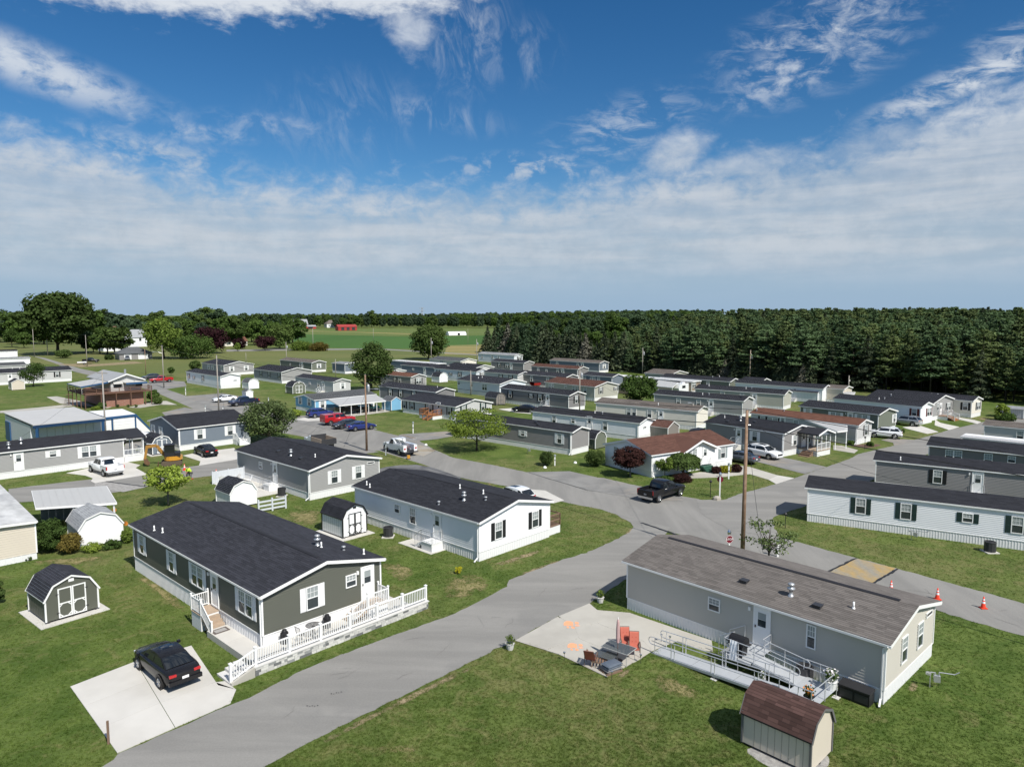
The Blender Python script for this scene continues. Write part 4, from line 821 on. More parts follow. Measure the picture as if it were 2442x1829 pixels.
shed('small white mini barn among the black roofs, mid park', q('t8', 1650, 1060), 'white', 'lightgrey', 'w', 'B', 2.4, 2.8, 1.5, 2.4, doors=False)
shed('white mini barn at the blank end wall of the plain white single-wide', (1556, 1042), 'white', 'lightgrey', 'w', 'B', 2.2, 3.0, 1.6, 2.5, doors=False)
shed('tan shed with a black flat-topped roof at the far left lawn', q('t0', 128, 1200), 'beige', 'black', 'w', 'B', 2.6, 3.6, 2.0, 2.7, th=135, doors=False, kind='gable')
shed('white shed with a charcoal hip roof beside the tall white single-wide', (1949, 962), 'white', 'charcoal', 'w', 'B', 2.4, 6.0, 2.2, 2.7, doors=False, kind='gable')
shed('brown shed with a white lid-like roof behind the bushy green tree', (1500, 941), 'brown', 'lightgrey', 'w', 'B', 3.0, 3.0, 2.2, 2.5, doors=False, kind='gable')
shed('beige low shed with a flat grey roof at the far right edge under the pines', (2440, 1000), 'ltgrey', 'lightgrey', 'w', 'B', 2.6, 4, 1.8, 2.1, doors=False, kind='gable')

# ------------------------------------------------------------------ the olive home: patio, block wall, picket fence, stairs
H1 = HOMES['green']; h1r = H1['root']; W1 = H1['WA']
ox1, oy1 = W1['A'][0]
def l2w(h, x, y, z): t = h['root'].rotation_euler.z; c, s = math.cos(t), math.sin(t); return Vector((h['PC'].x+x*c-y*s, h['PC'].y+x*s+y*c, z))
th1 = h1r.rotation_euler.z
PZ = .38
po = bpy.data.objects.new('patio', None); COL.objects.link(po); po['kind'] = 'structure'; po.location = (H1['PC'].x, H1['PC'].y, 0); po.rotation_euler = (0, 0, th1)
for x0, x1, y0, y1 in ((-1.0, 1.55, -1.35, .28), (1.55, 4.1, -1.35, .28), (4.1, 6.7, -1.35, .28), (6.7, 9.4, -1.35, .28), (-1.0, .22, .28, 2.3), (-1.0, .22, 2.3, 4.6)):
 b = MB(); b.box(x0+.012, y0+.012, .0, x1-.012, y1-.012, PZ); b.build('slab', CONC, po)
sheet('walkway', [l2w(H1, x, y, 0) for x, y in ((8.75, -.6), (9.75, -.6), (9.75, 5.6), (8.75, 5.6))], .05, CONC, thick=.05)
# wall of cast stone blocks
wallp = [(-1.25, -1.62), (10.3, -1.62)]
sw = thing('stone_wall', 'low retaining wall of white and grey blocks carrying the white picket fence', 'wall', l2w(H1, 0, 0, 0), th1)
BLK = [mat('wall_block_white', (.60, .59, .56), .85, var=.14, vs=6, bump=.4, bs=22), mat('wall_block_pale', (.50, .49, .47), .85, var=.16, vs=6, bump=.4, bs=22), mat('wall_block_grey', (.15, .155, .155), .85, var=.25, vs=8, bump=.4, bs=22), mat('wall_block_mid', (.27, .275, .27), .85, var=.2, vs=8, bump=.4, bs=22)]
core = MB(); core.box(-1.2, -1.58, 0, 10.28, -1.36, PZ+.0); core.build('mortar_core', mat('mortar', (.40, .39, .37), .9), sw)
z = 0.0
for row, hh in enumerate((.15, .15, .14)):
 x = -1.25
 while x < 10.25:
  w = random.choice((.18, .30, .30, .42, .42)); x1 = min(x+w, 10.3)
  b = MB(); yo = RNG.uniform(0, .025); m_ = random.choices(BLK, (5, 5, 2, 1.2))[0]
  b.box(x+.006, -1.64-yo, z+.006, x1-.006, -1.58, z+hh-.006); b.build('block', m_, sw); x = x1
 z += hh
z = 0.0
for row in range(3):
 b = MB(); b.box(-1.28, -1.60, z+.006, -1.2, -1.36, z+.144); b.build('block', BLK[row % 2], sw); z += .15
cp = MB(); cp.box(-1.3, -1.68, z-.01, 10.34, -1.33, z+.05); cp.build('cap', CSTEP, sw)
fz = z+.05
fence = thing('picket_fence', 'white vinyl picket fence running along the top of the block wall', 'fence', l2w(H1, 0, 0, 0), th1)
PKT = MB(); PKT.box(-.019, -.016, 0, .019, .016, .70); PKT = PKT.mesh('picket', WHITE)
PST = MB(); PST.box(-.06, -.06, 0, .06, .06, .98); PST.box(-.085, -.085, .98, .085, .085, 1.01); PST.lathe([(.075, 1.01), (0, 1.07)], 4); PST = PST.mesh('post', WHITE)
fx = [-1.15, .75, 2.65, 4.55, 6.45, 8.35, 10.2]
for i, x in enumerate(fx):
 put(PST, 'post', fence, (x, -1.5, fz))
 if i < len(fx)-1:
  x1 = fx[i+1]
  for zz in (.10, .83): b = MB(); b.box(x+.06, -1.53, fz+zz, x1-.06, -1.47, fz+zz+.07); b.build('rail', WHITE, fence)
  n = 14
  for k in range(1, n): put(PKT, 'picket', fence, (lerp(x, x1, k/n), -1.5, fz+.15))
# concrete steps down to the drive with their own sloping rail
st = thing('concrete_steps', 'grey concrete steps climbing from the driveway to the patio', 'steps', l2w(H1, 0, 0, 0), th1)
for i in range(3):
 b = MB(); b.box(-1.3-.42*(3-i)+.0, -1.55, 0, -1.3-.42*(2-i), -.10, .15*(i+1)-.03); b.build('step', CSTEP, st)
sb = MB(); sb.extr([(-2.55, 0), (-2.55, .14), (-1.3, .52), (-1.3, 0)], lambda u, a, z: (u, a, z), -1.72, -1.56); sb.build('cheek_wall', CONC2, st)
sr = thing('stair_rail', 'short sloping white picket rail beside the concrete steps', 'railing', l2w(H1, 0, 0, 0), th1)
put(PST, 'post', sr, (-2.48, -1.5, .10))
for zz in (.12, .86): b = MB(); b.bar((-2.42, -1.5, .10+zz), (-1.21, -1.5, fz+zz), .06, .07); b.build('rail', WHITE, sr)
for k in range(1, 9): put(PKT, 'picket', sr, (lerp(-2.45, -1.18, k/9), -1.5, lerp(.10, fz, k/9)+.15))
def stoop(h, wall, s, label, out=1.15, width=1.3, run_dir=0, nst=5, base=0., matd=WOODG, walk=0, metal=False):
 """vinyl-skirted landing at a door; run_dir 0 straight out, +1/-1 along the wall"""
 p, d, n, w, gb = h['WA'][wall]; rz = h['root'].rotation_euler.z+math.atan2(d[1], d[0]); o = h['wp'](wall, s, 0, 0); P0 = l2w(h, o[0], o[1], base)
 r = thing('entry_stairs', label, 'stairs', P0, rz); fl = h['fl']-base-.04
 b = MB(); b.box(-width/2, .03, fl-.05, width/2, out, fl); b.build('landing', matd, r)
 b = MB(); b.box(-width/2+.02, .04, 0, width/2-.02, out-.03, fl-.05); b.build('skirt', SKIRT, r)
 T_ = .27; hh = fl/nst
 if run_dir == 0:
  for i in range(nst-1): b = MB(); b.box(-width/2+.05, out+T_*i, fl-hh*(i+2)+.0, width/2-.05, out+T_*(i+1)+.03, fl-hh*(i+1)); b.build('tread', matd, r)
  segs = [((-width/2+.05, .1, fl), (-width/2+.05, out-.05, fl)), ((-width/2+.05, out-.05, fl), (-width/2+.05, out+T_*(nst-1), hh*.3))]
  segs2 = [((width/2-.05, .1, fl), (width/2-.05, out-.05, fl)), ((width/2-.05, out-.05, fl), (width/2-.05, out+T_*(nst-1), hh*.3))]
  sides = [segs, segs2] if walk == 0 else [segs if walk < 0 else segs2]
 else:
  sg = run_dir
  for i in range(nst-1): xa = sg*(width/2+T_*i); xb = sg*(width/2+T_*(i+1)+.03); b = MB(); b.box(min(xa, xb), .1, fl-hh*(i+2), max(xa, xb), out-.05, fl-hh*(i+1)); b.build('tread', matd, r)
  e = sg*(width/2); e2 = sg*(width/2+T_*(nst-1))
  sides = [[((-e, .1, fl), (-e, out-.05, fl)), ((-e, out-.05, fl), (e, out-.05, fl)), ((e, out-.05, fl), (e2, out-.05, hh*.3))]]
 for segs in sides:
  seen = set()
  for a, b_ in segs:
   a, b_ = Vector(a), Vector(b_)
   if metal:
    m_ = MB(); m_.pipe([a, a+Vector((0, 0, .9)), b_+Vector((0, 0, .9)), b_], .02)
    for k in range(1, 6): pt = a.lerp(b_, k/6); m_.pipe([pt, pt+Vector((0, 0, .9))], .009, 4)
    m_.build('handrail', GALV, r); continue
   for pt in (a, b_):
    k = (round(pt.x, 2), round(pt.y, 2))
    if k not in seen: seen.add(k); o_ = put(PST, 'post', r, pt); o_.scale = (.75, .75, .98)
   for zz in (.10, .83): b = MB(); b.bar(a+Vector((0, 0, zz)), b_+Vector((0, 0, zz)), .045, .055); b.build('rail', WHITE, r)
   n = max(2, round((b_-a).length/.13))
   for k in range(1, n): put(PKT, 'picket', r, a.lerp(b_, k/n)+Vector((0, 0, .12)))
 return r
sA = H1['hit'](q('n1', 1497, 430), 'A')[0]; sB = H1['hit'](q('n2', 1605, 130), 'B')[0]
stoop(H1, 'A', sA+.2, 'wooden entry stairs with white rails at the long side of the olive home', run_dir=-1, nst=6, base=0.)
stoop(H1, 'B', sB, 'white-railed gable stairs at the far right of the olive home, tan treads', run_dir=1, nst=5, base=PZ, width=1.5)
mt = MB(); mt.box(-.45, -.3, 0, .45, .3, .02); mo = mt.build('doormat', mat('doormat', (.12, .10, .09), .95), loc=l2w(H1, -.45, 4.05, PZ+.003), rz=th1); tag(mo, 'dark bordered doormat at the foot of the wooden entry stairs', 'doormat')
mi = MB(); mi.box(-.33, -.19, .021, .33, .19, .026); mi.build('centre_panel', mat('mat_grey', (.34, .33, .32), .95), mo)
# bistro set and black planters on the patio
WIRE = mat('black_wire', (.03, .03, .032), .5)
def ring(b, r, z, t=.012, k=18, c=(0, 0)):
 pts = [(c[0]+r*math.cos(2*math.pi*i/k), c[1]+r*math.sin(2*math.pi*i/k), z) for i in range(k+1)]; b.pipe(pts, t, 4)
bt = thing('bistro_table', 'round black mesh bistro table on the patio', 'table', l2w(H1, 2.75, -.62, PZ), th1)
b = MB(); ring(b, .42, .72, .016)
for i in range(-5, 6):
 y = i*.07; x = math.sqrt(max(.01, .40**2-y*y)); b.bar((-x, y, .72), (x, y, .72), .022, .008); b.bar((y, -x, .725), (y, x, .725), .022, .008)
b.build('table_top', WIRE, bt)
for a in range(4): b = MB(); t = a*math.pi/2+.7; b.pipe([(.06*math.cos(t), .06*math.sin(t), .7), (.05*math.cos(t), .05*math.sin(t), .3), (.33*math.cos(t), .33*math.sin(t), 0)], .014); b.build('leg', WIRE, bt)
def wirechair(label, x, y, rot):
 c = thing('bistro_chair', label, 'chair', l2w(H1, x, y, PZ), th1+R(rot))
 b = MB(); ring(b, .2, .45, .014)
 for i in range(-2, 3): b.bar((-.19, i*.07, .45), (.19, i*.07, .45), .03, .008)
 b.build('seat', WIRE, c)
 b = MB(); b.pipe([(-.17, .16, .45), (-.19, .27, .92), (.19, .27, .92), (.17, .16, .45)], .014)
 for i in range(-2, 3): b.pipe([(i*.06, .18, .47), (i*.065, .27, .92)], .006)
 b.build('backrest', WIRE, c)
 for i, (sx, sy) in enumerate(((-1, -1), (1, -1), (-1, 1), (1, 1))): b = MB(); b.pipe([(sx*.15, sy*.15, .45), (sx*.19, sy*.2, 0)], .012); b.build('leg', WIRE, c)
wirechair('black wire bistro chair on the left of the round patio table', 1.98, -.62, 100); wirechair('black wire bistro chair on the right of the round patio table', 3.45, -.5, -70)
for i, (x, lab) in enumerate(((1.25, 'black slatted planter urn left of the bistro set by the white skirting'), (3.95, 'black slatted planter urn right of the bistro set by the white skirting'))):
 t = thing('planter', lab, 'planter', l2w(H1, x, -.12, PZ), th1); b = MB(); b.lathe([(.0, 0), (.15, 0), (.19, .1), (.2, .62), (.13, .74), (.12, .8), (0, .8)], 14); b.build('body', BLACK, t, smooth=True)
 for a in range(10): b = MB(); b.box(.195, -.014, .08, .215, .014, .66); b.build('slat', DKMETAL, t, rz=a*math.pi/5)

# ------------------------------------------------------------------ the brown-roofed home: drive, paws, ramp, furniture
H4 = HOMES['tan']; th4 = H4['root'].rotation_euler.z
def L4(v, s, z=0.): return l2w(H4, v+H4['WA']['A'][0][0], s+H4['WA']['A'][0][1], z)
drv = bpy.data.objects.new('driveway', None); COL.objects.link(drv); drv['kind'] = 'structure'
def padp(pts, z=.040):
 EXCL.append([(p.x, p.y) for p in pts]); b = MB(); b.prism([(p.x, p.y) for p in pts], z-.04, z); b.build('slab', CONC2, drv)
mid1, mid2, mid3, mid4 = g('n4', 640, 300), g('n4', 1040, 370), g('n4', 780, 500), g('n4', 1460, 660)
padp([g('n4', 205, 545), g('n4', 640, 302), g('n4', 805, 415), g('n4', 850, 520), g('n4', 520, 640), g('n4', 440, 600), g('n4', 350, 575)])
padp([g('n4', 648, 298), g('n4', 960, 168), g('n4', 985, 195), g('n4', 1040, 235), g('n4', 1140, 268), g('n4', 1040, 368), g('n4', 812, 410)])
padp([g('n4', 1146, 270), g('n4', 1270, 272), g('n4', 1362, 262), g('n4', 1700, 380), g('n4', 1690, 445), g('n4', 1500, 545), g('n4', 1046, 372)])
padp([g('n4', 1706, 383), g('n4', 2200, 545), g('n4', 2215, 680), g('n4', 2080, 615), g('n4', 1960, 570), g('n4', 1850, 552), g('n4', 1760, 565), g('n4', 1690, 600), g('n4', 1600, 650), g('n4', 1505, 548), g('n4', 1696, 447)])
padp([g('n4', 856, 524), g('n4', 812, 416), g('n4', 1040, 374), g('n4', 1495, 550), g('n4', 1590, 655), g('n4', 1380, 745)])
padp([g('n4', 525, 645), g('n4', 852, 526), g('n4', 1375, 748), g('n4', 1490, 722), g('n4', 1130, 912), g('n4', 800, 745), g('n4', 640, 680)])
sheet('pad_bed', [g('n4', 205, 545), g('n4', 960, 168), g('n4', 1040, 235), g('n4', 1362, 262), g('n4', 2200, 545), g('n4', 2215, 680), g('n4', 1850, 552), g('n4', 1600, 650), g('n4', 1490, 722), g('n4', 1130, 912), g('n4', 640, 680)], .034, CONC2)
PAW = mat('orange_chalk', (.80, .36, .20), .9, var=.12, vs=5)
def paw(cx, cy, label):
 for (u, v, a, b_, rot) in ((0, 0, .36, .27, 0), (-.02, -.42, .11, .15, 20), (.26, -.45, .15, .17, -10), (.50, -.22, .15, .12, 0), (.48, .10, .16, .12, 10)):
  pass
 o = g('n4', cx, cy); e1 = (g('n4', cx+100, cy)-o)/100; e2 = (g('n4', cx, cy+100)-o)/100
 sh = [[(-52, 8), (-45, -18), (-20, -32), (5, -32), (30, -25), (48, -18), (44, 0), (52, 10), (40, 22), (18, 16), (-5, 22), (-22, 14), (-42, 20)],
   [(-22, 26), (-6, 24), (8, 32), (6, 44), (-8, 46), (-20, 38)], [(22, 28), (44, 24), (62, 32), (66, 42), (50, 50), (32, 44)],
   [(62, 14), (90, 12), (112, 16), (114, 22), (84, 26), (66, 22)], [(58, -12), (74, -24), (96, -20), (108, -8), (98, 6), (74, 4)]]
 root = None
 for k, poly in enumerate(sh):
  P = smooth([Vector((o.x+e1.x*u+e2.x*v, o.y+e1.y*u+e2.y*v, 0)) for u, v in poly], 2)
  m = MB(); m.face([(p.x, p.y, .046) for p in P]); m.build('paw_print', PAW, drv)
paw(748, 378, ''); paw(787, 603, '')
ramp = thing('wheelchair_ramp', 'metal wheelchair ramp with pipe rails along the brown-roofed home', 'ramp', L4(0, 0), th4)
DECK = mat('ramp_deck', (.50, .52, .54), .5, .25, var=.1, vs=8, streak=(1, 12, 1))
def deck(v0, v1, s0, s1, z0, z1, n):
 for i in range(n):
  a, b_ = lerp(s0, s1, i/n), lerp(s0, s1, (i+1)/n); za, zb = lerp(z0, z1, i/n), lerp(z0, z1, (i+1)/n); m = MB()
  m.face([(v0, a, za), (v1, a, za), (v1, b_-.01*(1 if b_ > a else -1), zb), (v0, b_-.01*(1 if b_ > a else -1), zb)])
  m.bar((v0, a, za-.05), (v0, b_, zb-.05), .05, .13); m.bar((v1, a, za-.05), (v1, b_, zb-.05), .05, .13); m.build('deck_section', DECK, ramp)
def rrail(pts, posts, low=.50, end=None, foot=None):
 P = [Vector(p) for p in pts]
 for zz in (.90, low):
  b = MB(); b.pipe([p+Vector((0, 0, zz)) for p in P], .024, 6); b.build('handrail', ALU, ramp)
 for p in posts:
  b = MB(); b.tube((p[0], p[1], (0.02 if p[3] else p[2]-.1)), (p[0], p[1], p[2]+.92), .024, .024, 6); po_ = b.build('post', ALU, ramp)
  if p[3]: b = MB(); b.box(p[0]-.16, p[1]-.16, .0, p[0]+.16, p[1]+.16, .03); b.build('foot_plate', CSTEP, po_)
 if end:
  e, d = Vector(end[0]), end[1]; b = MB()
  b.pipe([e+Vector((0, d*.2*math.sin(t), .70+.2*math.cos(t))) for t in np.linspace(0, math.pi, 9)], .024, 6); b.build('handrail_loop', ALU, ramp)
lo, li = -3.75, -2.65
zr = lambda s: lerp(.02, .46, (10.6-s)/(10.6-3.3))
deck(lo, li, 10.6, 3.3, .02, .46, 3)
deck(lo-.05, -.95, 3.3, 1.75, .46, .46, 1)
ru = lambda s: lerp(.46, .70, (s-3.3)/(5.6-3.3))
deck(-2.1, -1.0, 3.3, 5.6, .46, .70, 1); deck(-2.25, -.06, 5.6, 7.1, .70, .70, 1)
for v in (lo, li):
 ss = [10.4, 9.35, 9.15, 6.95, 6.75, 4.6, 4.4, 3.35]
 rrail([(v, s, zr(s)) for s in (10.6, 3.3)], [(v, s, zr(s), (v == lo and s in (6.85, 6.75, 4.4))) for s in ss], end=((v, 10.6, zr(10.6)), 1))
rrail([(lo-.05, 3.3, .46), (lo-.05, 1.75, .46), (-.95, 1.75, .46), (-.95, 3.3, .46)], [(lo-.05, 2.4, .46, True), (lo-.05, 1.78, .46, True), (-2.4, 1.75, .46, False), (-1.0, 1.78, .46, True), (-.95, 2.6, .46, False)])
for v in (-2.1, -1.0):
 rrail([(v, 3.3, .46), (v, 5.6, .70)], [(v, 3.4, .46, False), (v, 4.4, ru(4.4), False), (v, 5.5, .70, False)], end=((v, 3.3, .46), -1))
rrail([(-1.0, 5.6, .70), (-.1, 5.6, .70)], [(-.12, 5.6, .70, False)]); rrail([(-2.25, 5.6, .70), (-2.25, 7.1, .70), (-1.3, 7.1, .70)], [(-2.25, 6.3, .70, True), (-2.25, 7.08, .70, True)])
rs = MB()
for i in range(3): rs.box(-1.2, 7.1+.28*i, 0, -.1, 7.38+.28*i, .68*(3-i)/4)
rs.build('steps', GALV, ramp)
for v in (-1.22, -.1): b = MB(); b.pipe([(v, 7.1, 1.6), (v, 7.1+.9, 1.05), (v, 7.1+.9, .05)], .022); b.pipe([(v, 7.1, .7), (v, 7.1, 1.6)], .022); b.build('handrail', ALU, ramp)
sheet('lawn_patch', [L4(-2.6, 9.4), L4(-2.0, 9.3), L4(-1.2, 8.4), L4(-.9, 7.4), L4(-2.3, 7.3), L4(-2.6, 7.8)], .044, bpy.data.materials['lawn'], 1)
# grill with a white towel
gl = thing('barbecue_grill', 'black lidded barbecue grill on the ramp landing', 'grill', L4(-1.75, 6.55, .71), th4)
b = MB(); b.box(-.28, -.35, .1, .28, .35, .62); b.build('cabinet', BLACK, gl)
b = MB(); b.grid([[(x, y, .66+.0) for x in ()] or [(.34*math.cos(t), y, .70+.36*math.sin(t)) for t in np.linspace(0, math.pi, 9)] for y in (-.42, -.36, .36, .42)]); b.face([(.34*math.cos(t), -.42, .70+.36*math.sin(t)) for t in np.linspace(0, math.pi, 9)]); b.face([(.34*math.cos(t), .42, .70+.36*math.sin(t)) for t in np.linspace(math.pi, 0, 9)]); b.box(-.34, -.42, .62, .34, .42, .70); b.build('lid', BLACK, gl)
for sy in (-.62, .62): b = MB(); b.box(-.24, min(sy*.68, sy), .66, .24, max(sy*.68, sy), .70); b.build('side_shelf', DKMETAL, gl)
b = MB(); b.pipe([(-.36, -.3, .82), (-.42, -.3, .84), (-.42, .3, .84), (-.36, .3, .82)], .015); b.build('handle', CHROME, gl)
for sx in (-.22, .22):
 for sy in (-.3, .3): b = MB(); b.tube((sx, sy, 0), (sx, sy, .14), .04, .04, 8); b.build('caster', RUBBER, gl)
tw = MB(); rows = []
for i, z in enumerate(np.linspace(.92, -.12, 8)): rows.append([(x, .012*math.sin(x*40+z*6)+.03*(1 if i else 0), z) for x in np.linspace(-.2, .2, 7)])
tw.grid(rows); tw.grid([[(x, y, z) for x, y, z in rows[0]], [(x, -.05, .9) for x in np.linspace(-.2, .2, 7)], [(x, -.05, .45) for x in np.linspace(-.2, .2, 7)]])
tag(tw.build('towel', mat('white_towel', (.82, .84, .87), .95, var=.04), loc=L4(-2.27, 6.55, .72), rz=th4+math.pi/2), 'white towel hung over the ramp rail beside the grill', 'towel')
bc = MB(); bc.box(-.3, -.72, .03, .3, .72, .62); bco = bc.build('deck_box', BLACK, loc=L4(-.52, 1.05, 0), rz=th4); tag(bco, 'long black storage box against the white skirting by the ramp', 'storage box')
b = MB(); b.extr([(-.33, .62), (-.33, .68), (.33, .74), (.33, .62)], lambda u, a, z: (u, a, z), -.75, .75); b.build('lid', mat('black_lid', (.03, .03, .032), .5), bco)
for yy in (-.35, .35): b = MB(); b.box(-.31, yy-.3, .12, -.303, yy+.3, .5); b.build('panel', DKMETAL, bco)
LEAFG = {}
def blobs(n, rx, ry, rz, s, rng=RNG): pass
# patio furniture
CORAL = mat('coral_cushion', (.46, .13, .09), .85, var=.12, vs=4); BROWNF = mat('brown_frame', (.14, .105, .085), .6)
def pchair(label, p, rot, lean=.25):
 c = thing('patio_chair', label, 'chair', p, rot)
 b = MB(); b.box(-.25, -.25, .40, .25, .25, .50); cu = b.build('seat_cushion', CORAL, c)
 b = MB(); b.extr([(.20, .48), (.30, .48), (.30+lean, 1.08), (.25+lean, 1.12), (.20+lean, 1.08)], lambda u, a, z: (a, u, z), -.25, .25); b.build('back_cushion', CORAL, c)
 tf = MB()
 for xx in (-.1, .1):
  for zz in (.66, .86): tf.box(xx-.02, .19+lean*(zz-.48)/.6, zz-.02, xx+.02, .21+lean*(zz-.48)/.6, zz+.02)
 tf.build('tuft', mat('coral_dark', (.42, .08, .05), .9), c, kind='stuff')
 for sx in (-.3, .3):
  b = MB(); b.pipe([(sx, -.28, .02), (sx, -.25, .62), (sx, .25, .64), (sx, .32, .02)], .018); b.bar((sx, -.27, .64), (sx, .28, .66), .07, .03); b.build('arm_frame', BROWNF, c)
 b = MB(); b.pipe([(-.26, .27, .45), (-.26, .31+lean, 1.12), (.26, .31+lean, 1.12), (.26, .27, .45)], .016); b.build('back_frame', BROWNF, c)
pchair('coral cushioned patio chair behind the glass table, next to the umbrella', g('n4', 1330, 640), th4+R(-42)); pchair('coral cushioned patio chair nearest the ramp entrance', g('n4', 1415, 690), th4+R(-50))
pchair('reclined coral cushioned patio chair at the left of the furniture group', g('n4', 975, 790), th4+R(120), .45)
gt_ = thing('glass_table', 'rectangular smoked glass patio table holding the closed umbrella', 'table', g('n4', 1255, 735), th4+R(8))
GLT = bpy.data.materials.new('smoked_glass'); GLT.use_nodes = True; pb = GLT.node_tree.nodes['Principled BSDF']; pb.inputs['Base Color'].default_value = (.10, .11, .11, 1); pb.inputs['Roughness'].default_value = .08; pb.inputs['Alpha'].default_value = .72
b = MB(); b.box(-.5, -.8, .70, .5, .8, .712); b.build('table_top', GLT, gt_)
b = MB(); b.pipe([(-.5, -.8, .70), (.5, -.8, .70), (.5, .8, .70), (-.5, .8, .70), (-.5, -.8, .70)], .02); b.build('rim', mat('grey_frame', (.34, .34, .33), .45), gt_)
for sx in (-.42, .42):
 for sy in (-.7, .7): b = MB(); b.pipe([(sx, sy, .7), (sx*1.08, sy*1.05, 0)], .02); b.build('leg', MATS['grey_frame'], gt_)
t2 = thing('low_table', 'low smoked glass side table beside the reclined coral chair', 'table', g('n4', 1130, 760), th4+R(8))
b = MB(); b.box(-.42, -.5, .42, .42, .5, .432); b.build('table_top', GLT, t2)
for sx in (-.38, .38):
 for sy in (-.45, .45): b = MB(); b.pipe([(sx, sy, .42), (sx, sy, 0)], .016); b.build('leg', MATS['grey_frame'], t2)
um = thing('patio_umbrella', 'closed faded pink patio umbrella standing through the glass table', 'umbrella', g('n4', 1245, 748), 0)
b = MB(); b.tube((0, 0, .05), (0, 0, 2.35), .022, .018, 8); b.build('pole', mat('umbrella_pole', (.16, .10, .09), .5), um)
b = MB(); b.lathe([(.02, 1.02), (.08, 1.04), (.105, 1.3), (.10, 1.8), (.075, 2.2), (.02, 2.36)], 9); b.build('canopy', mat('pink_canvas', (.52, .34, .33), .9, var=.2, vs=5, streak=(4, 4, .4)), um)
b = MB(); b.tube((0, 0, 2.33), (0, 0, 2.46), .03, .012, 8); b.build('finial', TRIM, um)
b = MB(); b.lathe([(0, .1), (.06, .1), (.27, .05), (.28, 0)], 16); b.build('base', BLACK, um)
bg_ = thing('soil_bags', 'stack of dark soil bags heaped on a low wooden rack at the pad corner', 'bags', g('n4', 1175, 850), th4+R(-12))
BAGM = [mat('bag_'+k, c, .35, var=.3, vs=5, spec=.5) for k, c in (('blue', (.10, .12, .15)), ('brown', (.14, .11, .09)), ('grey', (.20, .20, .20)))]
for i in range(4):
 b = MB(); n = 8
 rows = [[(lerp(-.5, .5, u/n), lerp(-.33, .33, v/n), .08+i*.11+.10*math.sin(math.pi*u/n)**.4*math.sin(math.pi*v/n)**.4) for u in range(n+1)] for v in range(n+1)]
 b.grid(rows); b.box(-.49, -.32, .08+i*.11-.02, .49, .32, .09+i*.11); b.build('bag', BAGM[(i+1) % 3 if i < 3 else 0], bg_, smooth=False, rz=random.uniform(-.1, .1), loc=(.02*i, 0, 0))
b = MB()
for y in (-.3, 0, .3): b.box(-.52, y-.05, 0, .52, y+.05, .09)
b.build('rack', WOODB, bg_)
lw = thing('low_wood_chair', 'folded brown wooden lounge chair beside the soil bags', 'chair', g('n4', 1065, 800), th4+R(35))
b = MB(); b.bar((-.25, -.4, .25), (-.25, .45, .35), .05, .05); b.bar((.25, -.4, .25), (.25, .45, .35), .05, .05); b.build('side_rail', WOODB, lw, kind='stuff')
for i in range(6): b = MB(); y = -.36+i*.15; b.box(-.28, y, .29+i*.017, .28, y+.09, .31+i*.017); b.build('slat', WOODB, lw)
for sx in (-.25, .25): b = MB(); b.bar((sx, -.35, 0), (sx, -.3, .27), .05, .05); b.bar((sx, .4, 0), (sx, .36, .33), .05, .05); b.build('leg', WOODB, lw)
for i in range(4): b = MB(); x = -.21+i*.14; b.bar((x, .42, .36), (x, .72, .78), .09, .02); b.build('back_slat', WOODB, lw)
# solar path lights
SOL = []
for i, (c, u, v, lab) in enumerate((('n4', 705, 745, 'left edge of the concrete pad'), ('n4', 1185, 945, 'corner by the soil bags'), ('n4', 1480, 770, 'ramp entrance'), ('n4', 1688, 560, 'ramp lawn patch, left'), ('n4', 1775, 580, 'ramp lawn patch, right'))):
 t = thing('path_light', 'small solar path light at the '+lab, 'path light', g(c, u, v), 0, 'solar path lights round the pad')
 b = MB(); b.tube((0, 0, 0), (0, 0, .42), .012, .012, 6); b.build('stake', DKMETAL, t); b = MB(); b.lathe([(0, .40), (.05, .41), (.07, .47), (.075, .49), (0, .53)], 10); b.build('lamp_head', CHROME, t)
# ------------------------------------------------------------------ utility boxes, AC units, meters
def ac(label, p, rz=0):
 t = thing('air_conditioner', label, 'air conditioner', p, rz, 'air conditioner units')
 b = MB(); b.box(-.48, -.48, 0, .48, .48, .07); b.build('pad', CONC, t)
 b = MB(); n = 24; b.grid([[((.40+(.02 if i % 2 else 0))*math.cos(2*math.pi*i/n), (.40+(.02 if i % 2 else 0))*math.sin(2*math.pi*i/n), z) for i in range(n)] for z in (.09, .78)], 0, True); b.lathe([(.42, .78), (.42, .84), (.34, .86), (.33, .82), (0, .82)], 24); b.build('casing', DKMETAL, t)
 b = MB(); ring(b, .3, .85, .008); ring(b, .2, .85, .008); ring(b, .1, .85, .008); b.bar((-.33, 0, .85), (.33, 0, .85), .012, .012); b.bar((0, -.33, .85), (0, .33, .85), .012, .012); b.build('grille', BLACK, t)
 b = MB(); b.box(.40, -.12, .35, .425, .12, .65); b.build('badge_plate', GALV, t)
ac('black air conditioner beside the white double-wide home', g('n3', 686, 368)); ac('black air conditioner at the base of the green-shuttered home', g('mj', 1850, 1575)); ac('black air conditioner on a pad beside the side patio', g('m4', 1205, 985)); ac('dark air conditioner behind the ramp, partly hidden', L4(-.65, 3.5)); ac('small black air conditioner by the cream home', q and G(*q('mc', 1747, 295)))
